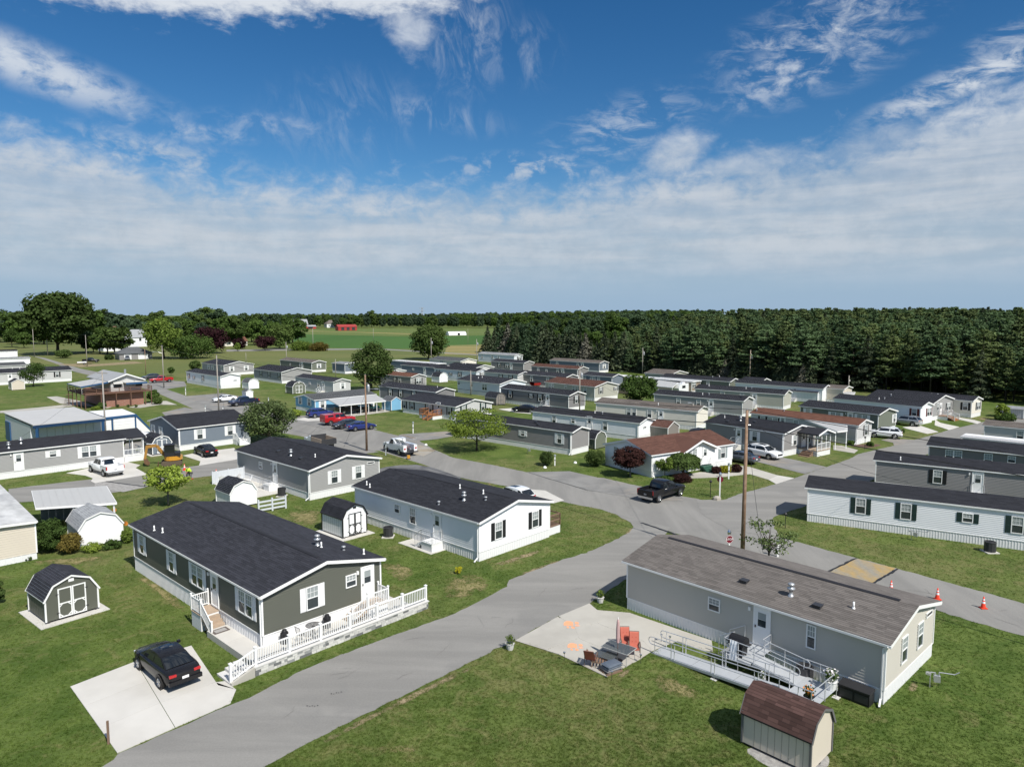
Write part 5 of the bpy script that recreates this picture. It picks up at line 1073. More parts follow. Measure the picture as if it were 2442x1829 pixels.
def meter(label, p, rz=0):
 t = thing('gas_meter', label, 'meter', p, rz)
 b = MB(); b.box(-.14, -.09, .35, .14, .09, .68); b.build('body', GALV, t)
 b = MB(); b.pipe([(-.08, 0, .66), (-.08, 0, .85), (-.75, .0, .85), (-.95, 0, 1.0)], .025); b.pipe([(.08, 0, .66), (.08, 0, .8), (.3, 0, .8), (.3, 0, 0)], .025); b.build('pipe', GALV, t)
 b = MB(); b.lathe([(0, -.05), (.12, -.05), (.12, .05), (0, .05)], 10, (.38, 0, .72)); b.build('regulator', GALV, t)
meter('grey gas meter standing in the grass by the greige gable', g('n6', 1440, 1440), R(160)); meter('grey gas meter by the white skirting of the green-shuttered home', g('mj', 1065, 1455), R(140)); meter('grey gas meter by the skirting behind the yellow-green tree', g('mc', 275, 540), R(140))
# ------------------------------------------------------------------ vehicles
def carpaint(name, col, rough=.22, metal=.0):
 m = mat('paint_'+name, col, rough, metal, var=.03, spec=.6 if max(col) > .03 else .3)
 m.node_tree.nodes['Principled BSDF'].inputs['Coat Weight'].default_value = .6 if max(col) > .03 else .15; m.node_tree.nodes['Principled BSDF'].inputs['Coat Roughness'].default_value = .05
 return m
PAINT = {k: carpaint(k, c, .25, mt) for k, c, mt in (('black', (.010, .010, .012), .0), ('white', (.80, .81, .82), 0), ('blue', (.018, .03, .16), .2), ('red', (.42, .016, .02), .1), ('silver', (.42, .44, .46), .6), ('grey', (.10, .115, .14), .4), ('charcoal', (.035, .04, .048), .3), ('yellow', (.55, .26, .02), 0), ('navy', (.012, .018, .05), .2), ('green', (.02, .22, .19), 0))}
AUTOG = mat('auto_glass', (.012, .015, .018), .04, spec=.8, var=.05)
SPEC = {
 'sedan': dict(L=4.86, wb=2.82, r=.335, st=[(-2.43, .46, .84, .68), (-2.33, .30, .99, .82), (-1.75, .24, 1.03, .90), (-1.0, .19, .98, .92), (.6, .19, .97, .92), (1.15, .20, .96, .92), (1.75, .22, .88, .90), (2.22, .27, .76, .83), (2.43, .38, .58, .62)],
 cab=[(1.2, .95, .80), (.35, 1.37, .61), (-.25, 1.42, .61), (-.95, 1.36, .60), (-1.82, 1.02, .72)], tail=.86, head=.70),
 'suv': dict(L=4.75, wb=2.75, r=.37, st=[(-2.37, .50, 1.05, .74), (-2.30, .34, 1.12, .86), (-1.6, .27, 1.12, .93), (0, .24, 1.10, .94), (1.0, .24, 1.08, .94), (1.7, .27, 1.00, .92), (2.2, .32, .90, .84), (2.37, .45, .70, .66)],
 cab=[(1.1, 1.06, .84), (.35, 1.60, .66), (-.6, 1.68, .67), (-1.75, 1.62, .64), (-2.28, 1.10, .80)], tail=.98, head=.80),
 'pickup': dict(L=5.8, wb=3.65, r=.40, st=[(-2.88, .55, .86, .96), (-2.0, .45, .86, .97), (-1.08, .42, .86, .98), (-1.06, .42, 1.20, .98), (.3, .40, 1.20, .98), (1.15, .40, 1.19, .98), (1.9, .42, 1.14, .97), (2.6, .45, 1.06, .92), (2.88, .52, .88, .80)],
 cab=[(1.2, 1.17, .90), (.55, 1.82, .72), (-.2, 1.88, .72), (-.9, 1.84, .72), (-1.08, 1.18, .88)], tail=1.05, head=.92, bed=True)}
TY = {}
def wheelmesh(r):
 if r not in TY:
  b = MB(); pr = [(r*.62, -.11), (r*.93, -.115), (r, -.07), (r, .07), (r*.93, .115), (r*.62, .11)]; k = 20
  b.grid([[(R_*math.cos(2*math.pi*i/k), y, R_*math.sin(2*math.pi*i/k)) for i in range(k)] for R_, y in pr], 0, True)
  c = MB()
  for s in (-1, 1):
   c.grid([[(R_*math.cos(2*math.pi*i/k), s*y, R_*math.sin(2*math.pi*i/k)) for i in range(k)] for R_, y in ((r*.66, .10), (r*.60, .118), (r*.54, .09))], 0, True)
   for a in range(5): t = a*2*math.pi/5; c.bar((r*.1*math.cos(t), s*.10, r*.1*math.sin(t)), (r*.60*math.cos(t), s*.105, r*.60*math.sin(t)), .02, r*.22)
   c.face([(r*.15*math.cos(2*math.pi*i/8), s*.115, r*.15*math.sin(2*math.pi*i/8)) for i in range(8)])
  d = MB(); d.face([(r*.6*math.cos(2*math.pi*i/k), -.06, r*.6*math.sin(2*math.pi*i/k)) for i in range(k)]); d.face([(r*.6*math.cos(2*math.pi*i/k), .06, r*.6*math.sin(2*math.pi*i/k)) for i in range(k)])  # flat black discs behind the spokes stand in for the shade inside the wheel
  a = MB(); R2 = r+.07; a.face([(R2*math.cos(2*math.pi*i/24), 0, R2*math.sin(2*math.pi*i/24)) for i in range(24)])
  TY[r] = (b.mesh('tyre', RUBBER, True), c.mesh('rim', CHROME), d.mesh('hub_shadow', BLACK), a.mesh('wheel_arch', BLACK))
 return TY[r]
def bil(Q, s, t): return Q[0].lerp(Q[1], s).lerp(Q[3].lerp(Q[2], s), t)
def inset(Q, e, off):
 n = (Q[1]-Q[0]).cross(Q[3]-Q[0]).normalized()
 return [bil(Q, s, t)+n*off for s, t in ((e[0], e[2]), (1-e[1], e[2]), (1-e[1], 1-e[3]), (e[0], 1-e[3]))]
def vehicle(kind, label, pos, head, paint, group='parked vehicles', cat=None, cap=False, rimdark=False, name=None):
 S = SPEC[kind]; t = thing(name or {'sedan': 'parked_car', 'suv': 'parked_car', 'pickup': 'pickup_truck'}[kind], label, cat or {'sedan': 'car', 'suv': 'car', 'pickup': 'pickup truck'}[kind], (pos[0], pos[1], pos[2] if len(pos) > 2 and pos[2] else .03), R(head), group)
 pm = PAINT[paint]; b = MB(); rows = []
 for x, zb, zt, hw in S['st']:
  h = [(0, zb), (hw*.80, zb), (hw*.97, zb+.10), (hw, lerp(zb, zt, .55)), (hw*.975, zt-.07), (hw*.90, zt), (hw*.45, zt+.02), (0, zt+.03)]
  rows.append([(x, -y, z) for y, z in h]+[(x, y, z) for y, z in h[-2:0:-1]])
 b.grid(rows, 0, True); b.face(rows[0][::-1]); b.face(rows[-1]); bo = b.build('body', pm, t, smooth=True)
 if kind != 'pickup': mo_ = bo.modifiers.new('sub', 'SUBSURF'); mo_.levels = mo_.render_levels = 1
 c = [Vector((x, w, z)) for x, z, w in S['cab']]; mir = lambda v: Vector((v.x, -v.y, v.z)); pr = c[:]
 for _ in range(2):
  o_ = [pr[0]]
  for a, b_ in zip(pr, pr[1:]): o_ += [a.lerp(b_, .25), a.lerp(b_, .75)]
  pr = o_+[pr[-1]]
 xm = c[len(c)//2].x; bow = lambda p, t, e=0., lat=1.: Vector((p.x+(.07 if p.x > xm else -.05)*(1-t*t)*min(1, abs(p.x-xm)/.7), p.y*t*lat, p.z+.035*(1-t*t)+e))
 T5 = (-1, -.6, -.2, .2, .6, 1); cb = MB(); cb.grid([[bow(p, t) for t in T5] for p in pr])
 low_f, low_r = Vector((c[0].x, c[0].y*1.04, c[0].z-.06)), Vector((c[-1].x, c[-1].y*1.06, c[-1].z-.08))
 for s in (1, -1): P = [low_r, *pr[::-1], low_f]; cb.face([v if s > 0 else mir(v) for v in P])
 cb.build('cabin', pm, t)
 fw = [p for p in pr if p.x > c[1].x-.02]; rw = [p for p in pr if p.x < c[-2].x+.02]
 for nm, P in (('windscreen', fw), ('rear_window', rw)): g_ = MB(); g_.grid([[bow(p, t_, .014, .93) for t_ in T5] for p in P]); g_.build(nm, AUTOG, t, smooth=True)
 if kind != 'pickup' and not cap: mr = [p for p in pr if c[2].x-.25 < p.x < c[1].x-.12]; g_ = MB(); len(mr) > 1 and g_.grid([[bow(p, t_, .010, .72) for t_ in T5] for p in mr]); len(mr) > 1 and g_.build('sunroof', AUTOG, t)
 for s in (1, -1):
  fb = c[0].lerp(c[1], .08); rb = c[-1].lerp(c[-2], .08); f1 = c[0].lerp(c[1], .88); r1 = c[-1].lerp(c[-2], .88)
  sp = [(.0, .52), (.56, 1.0)]
  for a, e in sp:
   q4 = [fb.lerp(rb, a+.07*(a == 0)), fb.lerp(rb, e-.05*(e == 1)), f1.lerp(r1, e-.03*(e == 1)), f1.lerp(r1, a)]
   off = Vector((0, .012, .004)); q4 = [v+off for v in q4]; q4 = [v if s > 0 else mir(v) for v in q4]
   g_ = MB(); g_.face(q4); g_.build('side_window', AUTOG, t)
  hw = .92 if kind == 'sedan' else (.94 if kind == 'suv' else .98)
  m_ = MB(); xm, ym, zm = c[0].x-.25, s*(hw+.02), c[0].z+.06; m_.box(xm-.08, min(ym, ym+s*.16), zm-.06, xm+.06, max(ym, ym+s*.16), zm+.08); m_.build('mirror', pm, t)
  xr = S['st'][0][0]; y0 = S['st'][1][3]; z = S['tail']
  m_ = MB(); m_.box(xr-.012, min(s*y0*.52, s*y0*.92), z-.055, xr+.10, max(s*y0*.52, s*y0*.92), z+.055) if kind != 'pickup' else m_.box(xr-.012, min(s*.80, s*.965), z-.20, xr+.14, max(s*.80, s*.985), z+.20); m_.build('taillight', REDL, t)
  xf = S['st'][-1][0]; y1 = S['st'][-2][3]
  m_ = MB(); m_.box(xf-.30, min(s*y1*.60, s*y1*.90), S['head']-.16, xf-.06, max(s*y1*.60, s*y1*.90), S['head']-.05); m_.build('headlight', HEADL, t)
  for xw in (S['wb']/2-.05, -S['wb']/2-.05):
   ty, rm, hs, ar = wheelmesh(S['r']); w = put(ty, 'wheel', t, (xw, s*(hw-.095), S['r'])); put(rm if not rimdark else rm, 'rim', w); put(hs, 'hub_shade_disc', w); put(ar, 'wheel_arch', t, (xw, s*(hw+.006), S['r']+.03))
 xr, xf = S['st'][0][0], S['st'][-1][0]
 m_ = MB(); m_.box(xr-.02, -.16, S['tail']-.30, xr+.01, .16, S['tail']-.14); m_.build('licence_plate', REFL, t)
 m_ = MB(); m_.box(xf-.06, -.5, S['head']-.22, xf+.01, .5, S['head']-.02); m_.build('grille', BLACK, t)
 m_ = MB(); m_.bar((xr+.02, -.8, .5), (xr+.02, .8, .5), .16, .20); m_.build('bumper', CHROME if kind == 'pickup' else pm, t)
 m_ = MB(); m_.bar((xf-.08, -.72, .45), (xf-.08, .72, .45), .12, .18); m_.build('bumper', CHROME if kind == 'pickup' else pm, t)
 if S.get('bed'):
  for a in ((-2.88, -.97, -1.06, -.88), (-2.88, .88, -1.06, .97)): m_ = MB(); m_.box(a[0], a[1], .62, a[2], a[3], 1.27); m_.build('bed_side', pm, t)
  m_ = MB(); m_.box(-2.90, -.88, .62, -2.82, .88, 1.24); m_.build('tailgate', pm, t); m_ = MB(); m_.box(-2.8, -.87, .90, -1.1, .87, .915); m_.build('bed_floor', BLACK, t)
  if cap: m_ = MB(); m_.extr([(-.95, 1.28), (-.80, 1.82), (.80, 1.82), (.95, 1.28)], lambda u, a, z: (a, u, z), -2.86, -1.1); co = m_.build('truck_cap', pm, t); m_ = MB(); m_.face([(-2.3, -.93, 1.4), (-1.3, -.93, 1.4), (-1.3, -.82, 1.74), (-2.3, -.82, 1.74)]); m_.build('cap_window', AUTOG, co)
 return t
def mid(a, b): return ((a.x+b.x)/2, (a.y+b.y)/2, 0)
def byside(fr, rr, side, hw):                 # centre and heading from two wheel contacts on one side
 d = (fr-rr); h = math.atan2(d.y, d.x); n = Vector((math.cos(h+math.pi/2), math.sin(h+math.pi/2), 0))
 c = (fr+rr)/2 - n*side*(hw-.1); return c, math.degrees(h)
c, h = byside(g('n1', 968, 975), g('n1', 1120, 1115), 1, .92)
cm = vehicle('sedan', 'glossy black sedan parked on the concrete driveway, nearest the camera', (c.x, c.y, .04), h, 'black')
c, h = byside(g('m0', 960, 735), g('m0', 1100, 785), 1, .98)
vehicle('pickup', 'white crew-cab pickup with a black open bed parked by the long grey home', (c.x, c.y, .04), h, 'white')
c = g('m0', 1420, 415); vehicle('pickup', 'silver-white work pickup with grey bed cover beside the blue-trimmed garage', c, 45, 'white')
c, h = byside(g('m4', 283, 540), g('m4', 382, 583), 1, .92)
vehicle('sedan', 'black sedan in front of the blue-grey home, tail to the street', (c.x, c.y, .04), h, 'black')
c, h = byside(g('mc', 1855, 992), g('mc', 1650, 1050), -1, .98)
vehicle('pickup', 'black pickup in front of the ranch home with the red-brown roof', (c.x, c.y, .04), 43, 'black')
c, h = byside(g('mg', 1015, 607), g('mg', 845, 567), -1, .94)
vehicle('suv', 'white sport utility with roof rails in the drive of the dark grey porch home', (c.x, c.y, .04), -54, 'white')
vehicle('sedan', 'grey muscle coupe tucked beside the ranch home, tail lights to the street', g('mg', 715, 625), 132, 'grey')
vehicle('suv', 'white sport utility by the arched-window gable', g('mj', 735, 370), 150, 'white')
vehicle('suv', 'silver car half hidden between the sage and white homes', g('tj', 960, 1565), 130, 'silver')
vehicle('suv', 'white car showing only its roof behind the white double-wide home', G(1223, 1198), 134, 'white')
vehicle('sedan', 'black sedan beside the dark grey home, mid park', g('t8', 1995, 1428), 160, 'black')
vehicle('sedan', 'white sedan next to the dark pickup on the left street', g('t4', 600, 1318), 222, 'white')
vehicle('pickup', 'black crew-cab pickup next to the white sedan on the left street', g('t4', 800, 1358), 222, 'navy')
vehicle('pickup', 'red pickup parked beyond the brick building', g('t0', 1700, 1115), 218, 'red')
vehicle('suv', 'dark sport utility behind the red pickup', g('t0', 1590, 1085), 218, 'charcoal')
vehicle('pickup', 'black pickup with a flat trailer on the far left grass', g('t0', 960, 905), 30, 'black')
vehicle('suv', 'grey van in front of the far garage doors', g('t0', 1345, 880), 300, 'silver')
vehicle('suv', 'dark blue sport utility in front of the sky blue home', g('t4', 1610, 1480), 40, 'blue')
vehicle('pickup', 'dark pickup under the white carport roof', g('t8', 165, 1440), 40, 'black')
vehicle('pickup', 'red pickup with a red bed cap, leftmost of the three cars on the pad', g('m4', 1800, 225), 42, 'red', cap=True)
vehicle('sedan', 'dark grey sedan between the red pickup and the bright blue sedan', g('m4', 1890, 268), 222, 'charcoal')
vehicle('sedan', 'bright blue sedan behind the brown utility pole', g('m4', 2040, 288), 40, 'blue')
# utility truck, dump truck
def service_truck():
 c, h = byside(g('m8', 512, 512), g('m8', 705, 567), 1, 1.0)
 t = thing('utility_truck', 'white utility service truck with open side lids and a ladder rack', 'truck', (c.x, c.y, .04), R(129), 'work vehicles')
 W_ = PAINT['white']; b = MB(); rows = []
 for x, zb, zt, hw in [(.75, .5, 1.30, .95), (1.5, .5, 1.28, .98), (2.4, .55, 1.22, .95), (2.85, .6, .95, .85)]:
  rows.append([(x, -hw*.9, zb), (x, -hw, zb+.2), (x, -hw, zt-.1), (x, -hw*.85, zt), (x, hw*.85, zt), (x, hw, zt-.1), (x, hw, zb+.2), (x, hw*.9, zb)])
 b.grid(rows, 0, True); b.face(rows[-1]); b.build('hood', W_, t)
 b = MB(); b.extr([(-.3, .5), (-.3, 1.95), (.35, 1.98), (.95, 1.28), (.95, .5)], lambda u, a, z: (u, a, z), -.95, .95); b.build('cab', W_, t)
 b = MB(); b.face([(.97, -.8, 1.30), (.97, .8, 1.30), (.42, .72, 1.93), (.42, -.72, 1.93)]); b.build('windscreen', AUTOG, t)
 for s in (-1, 1):
  b = MB(); b.face([(-.2, s*.957, 1.3), (.8, s*.957, 1.3), (.32, s*.957, 1.88), (-.2, s*.957, 1.88)]); b.build('side_window', AUTOG, t)
  b = MB(); b.box(-3.0, min(s*.55, s*1.02), .62, -.45, max(s*.55, s*1.02), 1.45); bx = b.build('tool_cabinet', W_, t)
  for k in range(4): b = MB(); x = -2.95+k*.63; b.box(x, min(s*1.021, s*1.035), .72 if k != 1 else 1.05, x+.57, max(s*1.021, s*1.035), 1.38); b.build('cabinet_door', W_, bx)
 b = MB(); b.box(-3.0, -.54, .62, -.45, .54, .75); b.build('bed_floor', DKMETAL, t)
 for x0, x1 in ((-2.9, -1.75), (-1.65, -.5)): b = MB(); b.face([(x0, .6, 1.47), (x1, .6, 1.47), (x1, .95, 2.05), (x0, .95, 2.05)]); b.face([(x0, .6, 1.49), (x0, .95, 2.07), (x1, .95, 2.07), (x1, .6, 1.49)]); b.build('open_lid', GALV, t)
 for yy in (-.95,): b = MB(); b.pipe([(-3, yy, 1.4), (-3, yy, 2.2), (.4, yy, 2.2), (.4, yy, 1.95)], .03); b.pipe([(-3, -.35, 2.2), (.4, -.35, 2.2)], .03); b.pipe([(-3, yy, 2.2), (-3, -.35, 2.2)], .03); b.build('ladder_rack', GALV, t)
 for k in range(9): b = MB(); b.bar((-2.9+k*.38, -.9, 2.24), (-2.9+k*.38, -.45, 2.24), .03, .02); b.build('rung', WOODG, t)
 b = MB(); b.bar((-3, -.9, 2.26), (.3, -.9, 2.26), .05, .05); b.bar((-3, -.45, 2.26), (.3, -.45, 2.26), .05, .05); b.build('ladder_rail', WOODG, t, kind='stuff')
 b = MB(); b.box(-3.35, -1.0, .5, -3.0, 1.0, .6); b.build('bumper', DKMETAL, t)
 for s in (-1, 1): b = MB(); b.box(-3.02, min(s*.7, s*.95), .9, -2.99, max(s*.7, s*.95), 1.1); b.build('taillight', REDL, t)
 for s in (-1, 1):
  for xw in (1.85, -1.75): ty, rm, hs, ar = wheelmesh(.42); w = put(ty, 'wheel', t, (xw, s*.92, .42)); put(rm, 'rim', w); put(hs, 'hub_shade_disc', w); put(ar, 'wheel_arch', t, (xw, s*1.024, .46))
 for i in range(9):
  b = MB(); x, y = random.uniform(-2.8, -.7), random.uniform(-.45, .45); b.box(x, y, .76, x+random.uniform(.15, .4), y+random.uniform(.1, .3), random.uniform(.9, 1.4)); b.build('tool_box', [GALV, DKMETAL, ORANGE, PAINT['blue'], WHITE][i % 5], t)
service_truck()
def dump():
 p = g('m4', 1610, 490); t = thing('dump_truck', 'white dump truck with a wooden-sided bed, mostly behind the grey roof', 'truck', (p.x, p.y, .04), R(131), 'work vehicles')
 b = MB(); b.extr([(.6, .6), (.6, 1.75), (1.4, 1.75), (1.9, 1.35), (2.9, 1.35), (2.95, .6)], lambda u, a, z: (u, a, z), -1.0, 1.0); b.build('cab', PAINT['white'], t)
 b = MB(); b.box(-2.6, -1.1, .95, .45, 1.1, 1.05); b.build('bed_floor', CONC2, t)
 for a in ((-2.6, -1.12, .4, -1.04), (-2.6, 1.04, .4, 1.12)): b = MB(); b.box(a[0], a[1], 1.0, a[2], a[3], 1.75); b.build('bed_side', WOODG, t)
 b = MB(); b.box(.40, -1.12, 1.0, .48, 1.12, 1.95); b.build('headboard', DKMETAL, t); b = MB(); b.box(-2.66, -1.1, 1.0, -2.6, 1.1, 1.7); b.build('tailgate', DKMETAL, t); b = MB(); b.box(-2.5, -.8, .6, .5, .8, .95); b.build('frame', BLACK, t)
 for s in (-1, 1):
  for xw in (2.2, -1.6): ty, rm, hs, ar = wheelmesh(.45); w = put(ty, 'wheel', t, (xw, s*.95, .45)); put(rm, 'rim', w)
dump()
def excavator():
 p = g('m0', 1815, 655); t = thing('excavator', 'yellow mini excavator with a black cab digging beside the street', 'excavator', (p.x, p.y, .02), R(205), 'work vehicles')
 Y = PAINT['yellow']; rust = mat('rusty_steel', (.16, .09, .05), .7, .2, var=.3, vs=6)
 for s in (-1, 1):
  b = MB(); b.extr([(-1.1, .12), (-1.2, .35), (-1.0, .58), (1.0, .58), (1.2, .35), (1.1, .12), (.9, 0), (-.9, 0)], lambda u, a, z: (u, a, z), s*.75-.2, s*.75+.2); tk = b.build('track', mat('mud_rubber', (.11, .085, .06), .9, var=.2, vs=6), t)
 b = MB(); b.prism([(.85*math.cos(a), .95*math.sin(a)) if math.cos(a) > 0 else (1.25*math.cos(a), .95*math.sin(a)) for a in np.linspace(0, 2*math.pi, 16)[:-1]], .65, 1.15); b.build('house', Y, t)
 b = MB(); b.box(-1.0, -.85, 1.15, -.3, .85, 1.55); b.build('engine_cover', BLACK, t)
 for x in (-.35, .75):
  for y in (-.1, .85): b = MB(); b.bar((x, y, 1.15), (x, y, 2.55), .07, .07); b.build('cab_post', BLACK, t)
 b = MB(); b.box(-.42, -.16, 2.53, .82, .91, 2.62); b.build('cab_roof', BLACK, t); b = MB(); b.box(-.33, -.09, 1.2, .72, .83, 2.5); b.build('cab_glass', AUTOG, t)
 b = MB()
 for a, c_ in (((.7, -.35, 1.1), (1.6, -.35, 2.45)), ((1.6, -.35, 2.45), (2.75, -.35, 2.35))): b.bar(a, c_, .22, .34)
 b.build('boom', mat('worn_yellow', (.33, .17, .035), .6, var=.25, vs=4), t); b = MB(); b.bar((2.65, -.35, 2.5), (2.95, -.35, .85), .20, .28); b.build('stick', MATS['worn_yellow'], t)
 b = MB(); b.extr([(2.7, .9), (3.1, .9), (3.0, .35), (2.6, .1), (2.4, .35), (2.55, .55)], lambda u, a, z: (u, a, z), -.65, -.05); b.build('bucket', rust, t)
 b = MB(); b.tube((1.0, -.35, 1.2), (1.75, -.35, 2.2), .05, .05, 8); b.build('hydraulic_ram', CHROME, t); b = MB(); b.tube((1.8, -.35, 2.65), (2.7, -.35, 2.7), .05, .05, 8); b.build('hydraulic_ram', CHROME, t)
 b = MB(); b.bar((1.5, -.9, .2), (1.5, .9, .2), .06, .4); b.build('blade', rust, t)
excavator()
# road workers
SKIN = mat('skin', (.40, .24, .17), .6, var=.05); HIVIS = mat('hi_vis_yellow', (.55, .80, .06), .7, var=.05); JEAN = mat('grey_trousers', (.16, .16, .17), .8, var=.1); HAIR = mat('dark_hair', (.03, .022, .018), .8)
def person(label, p, rot, joints):
 """joints: name -> (x, y, z, r); one skinned body, clothes as children shaped on the same chain"""
 t = thing('person', label, 'person', p, R(rot))
 def chain(name, E_, m, grow=0., sub=1):
  names = []
  for a, b_ in E_:
   for k in (a, b_):
    if k not in names: names.append(k)
  me = bpy.data.meshes.new(name); me.from_pydata([joints[k][:3] for k in names], [(names.index(a), names.index(b_)) for a, b_ in E_], []); me.materials.append(m)
  o = bpy.data.objects.new(name, me); COL.objects.link(o); o.parent = t
  mo = o.modifiers.new('skin', 'SKIN')
  for i, k in enumerate(names): r = joints[k][3]+grow; me.skin_vertices[0].data[i].radius = (r, r); me.skin_vertices[0].data[i].use_root = (k == names[0])
  s = o.modifiers.new('sub', 'SUBSURF'); s.levels = sub; s.render_levels = sub; mo.use_smooth_shade = True; return o
 body = [('pelvis', 'chest'), ('chest', 'neck'), ('neck', 'head'), ('head', 'crown')]
 for s in 'LR': body += [('chest', 'sh'+s), ('sh'+s, 'el'+s), ('el'+s, 'wr'+s), ('wr'+s, 'ha'+s), ('ha'+s, 'f1'+s), ('ha'+s, 'f2'+s), ('ha'+s, 'f3'+s), ('ha'+s, 'f4'+s), ('wr'+s, 'th'+s), ('pelvis', 'hip'+s), ('hip'+s, 'kn'+s), ('kn'+s, 'an'+s), ('an'+s, 'toe'+s)]
 chain('body', body, SKIN)
 chain('shirt', [('pelvis', 'chest'), ('chest', 'neck0'), ('chest', 'shL'), ('shL', 'elL'), ('chest', 'shR'), ('shR', 'elR')], HIVIS, .035)
 chain('trousers', [('pelvis', 'hipL'), ('hipL', 'knL'), ('knL', 'anL'), ('pelvis', 'hipR'), ('hipR', 'knR'), ('knR', 'anR')], JEAN, .03)
 chain('hair', [('hd1', 'crown'), ('crown', 'hd2')], HAIR, .0)
 f = joints['head']; b = MB(); b.box(f[0]+.075, -.012, f[2]-.02, f[0]+.115, .012, f[2]+.02); b.build('nose', SKIN, t)
 return t
def bend(lean, knee):
 J = {}; c, s = math.cos(lean), math.sin(lean); hz = .92-knee*.12; J['pelvis'] = (0, 0, hz, .13); ax = lambda d, y=0, f=0: (d*s+f*c, y, hz+d*c-f*s)
 J['chest'] = (*ax(.36), .145); J['neck'] = (*ax(.56), .055); J['neck0'] = (*ax(.48), .09); J['head'] = (*ax(.68, 0, .03), .085); J['crown'] = (*ax(.78, 0, .03), .075); J['hd1'] = (*ax(.70, 0, -.05), .07); J['hd2'] = (*ax(.77, 0, .06), .06)
 for k, y in (('L', 1), ('R', -1)):
  J['sh'+k] = (*ax(.46, y*.18), .062); sh = J['sh'+k]; J['el'+k] = (sh[0]+.10, y*.25, sh[2]-.27, .045); J['wr'+k] = (sh[0]+.24, y*.18, sh[2]-.47, .032); h = (sh[0]+.29, y*.17, sh[2]-.54); J['ha'+k] = (*h, .033)
  for i in range(4): J['f%d%s' % (i+1, k)] = (h[0]+.05, h[1]+(i-1.5)*.022, h[2]-.075+.01*abs(i-1.5), .009)
  J['th'+k] = (h[0]-.0, h[1]-y*.05, h[2]-.02, .011)
  J['hip'+k] = (0, y*.10, hz-.06, .10); J['kn'+k] = (.10*knee+.02, y*.12, .48, .065); J['an'+k] = (-.02, y*.12, .09, .042); J['toe'+k] = (.17, y*.13, .04, .04)
 return J
person('road worker in a yellow high-visibility shirt bending behind the orange cone, left', g('m0', 1985, 800), -60, bend(.75, .8)); person('road worker in a yellow high-visibility shirt bending forward, right of the other', g('m0', 2020, 812), 200, bend(.55, .6))
# traffic cones
def cone_proto():
 t = thing('traffic_cone', 'orange cone', 'traffic cone', (0, 0, 0), 0, 'orange traffic cones')
 b = MB(); b.box(-.19, -.19, 0, .19, .19, .035); b.build('base', ORANGE, t)
 b = MB(); b.lathe([(.145, .035), (.03, .74), (0, .75)], 16); b.build('cone_body', ORANGE, t, smooth=True)
 for z0, z1 in ((.32, .44), (.52, .60)):
  rr = lambda z: .145-(z-.035)*(.115/.705)+.004; b = MB(); b.lathe([(rr(z0), z0), (rr(z1), z1)], 16); b.build('reflective_band', REFL, t)
 return t
cones = [('n6', 1040, 590, 'traffic cone nearest the yellow road patch, behind the brown roof'), ('n6', 1447, 660, 'middle traffic cone on the road right of the brown roof'), ('n6', 1850, 738, 'rightmost traffic cone on the road'), ('m4', 513, 773, 'lone traffic cone at the street edge behind the side patio'), ('m4', 178, 715, 'traffic cone beside the excavator and the workers'), ('m4', 245, 808, 'traffic cone at the feet of the workers')]
cp_ = cone_proto()
for i, (c, u, v, lab) in enumerate(cones):
 o = cp_ if i == 0 else copy_tree(cp_); o['label'] = lab; p = g(c, u, v); o.location = (p.x, p.y, .03)
yb = thing('yellow_tool', 'yellow plate compactor behind the utility truck', 'compactor', g('m8', 770, 595), .4); b = MB(); b.box(-.25, -.2, .02, .25, .2, .1); b.build('plate', DKMETAL, yb); b = MB(); b.box(-.18, -.16, .1, .18, .16, .5); b.build('engine', PAINT['yellow'], yb); b = MB(); b.pipe([(-.2, -.15, .3), (-.6, -.15, .95), (-.6, .15, .95), (-.2, .15, .3)], .02); b.build('handle', DKMETAL, yb)

# ------------------------------------------------------------------ poles, wires, lamps, signs
POLES = {}
def pole(key, top, base, label, m=POLEG, trans=False, lamp=None, r=.14, hmax=None, arm=False):
 p = G(*base); h = hgt(p, *top); h = min(h, hmax or 99); t = thing('utility_pole', label, 'utility pole', p, 0, 'utility poles')
 b = MB(); tp = Vector((0, 0, h)); b.tube((0, 0, -.2), tp, r, r*.62, 10); b.build('pole', m, t, smooth=True)
 b = MB(); b.tube((0, 0, h-.02), (0, 0, h+.12), .04, .03, 6); b.build('insulator', GALV, t); b = MB(); b.tube((.1, 0, h-1.1), (.28, 0, h-1.1), .03, .03, 6); b.build('bracket', GALV, t)
 if trans: b = MB(); b.lathe([(0, h-2.3), (.22, h-2.3), (.24, h-2.2), (.24, h-1.45), (.2, h-1.35), (.06, h-1.3), (.05, h-1.15), (0, h-1.15)], 12, (.36, -.05, 0)); b.build('transformer', GALV, t, smooth=True)
 if lamp:
  b = MB(); b.pipe([(0, 0, h-lamp[0]), (lamp[1]*.5, -.2, h-lamp[0]+.4), (lamp[1], -.3, h-lamp[0]+.45)], .035); b.build('lamp_arm', GALV, t); b = MB(); x = lamp[1]; b.bar((x, -.3, h-lamp[0]+.45), (x+.5*(1 if x > 0 else -1), -.35, h-lamp[0]+.42), .22, .12); b.build('lamp_head', GALV, t)
 if arm: b = MB(); b.bar((-.9, .3, h-.35), (.9, -.3, h-.35), .09, .12); b.build('crossarm', m, t)
 POLES[key] = p+Vector((0, 0, h)); return t
pole('p1', (875.7, 894), (874.6, 1075), 'brown utility pole with a transformer and lamp arm by the utility truck', POLEW, True, (2.3, 1.3), .16)
pole('p2', (1788, 978), (1770, 1342), 'tall brown utility pole beside the stop sign behind the brown roof', POLEW, r=.17)
pole('p3', (523, 847.6), (522, 986), 'grey utility pole by the black pickup on the left street')
pole('p4', (250, 884), (253, 1056), 'grey utility pole behind the long grey home, by the garage', arm=True)
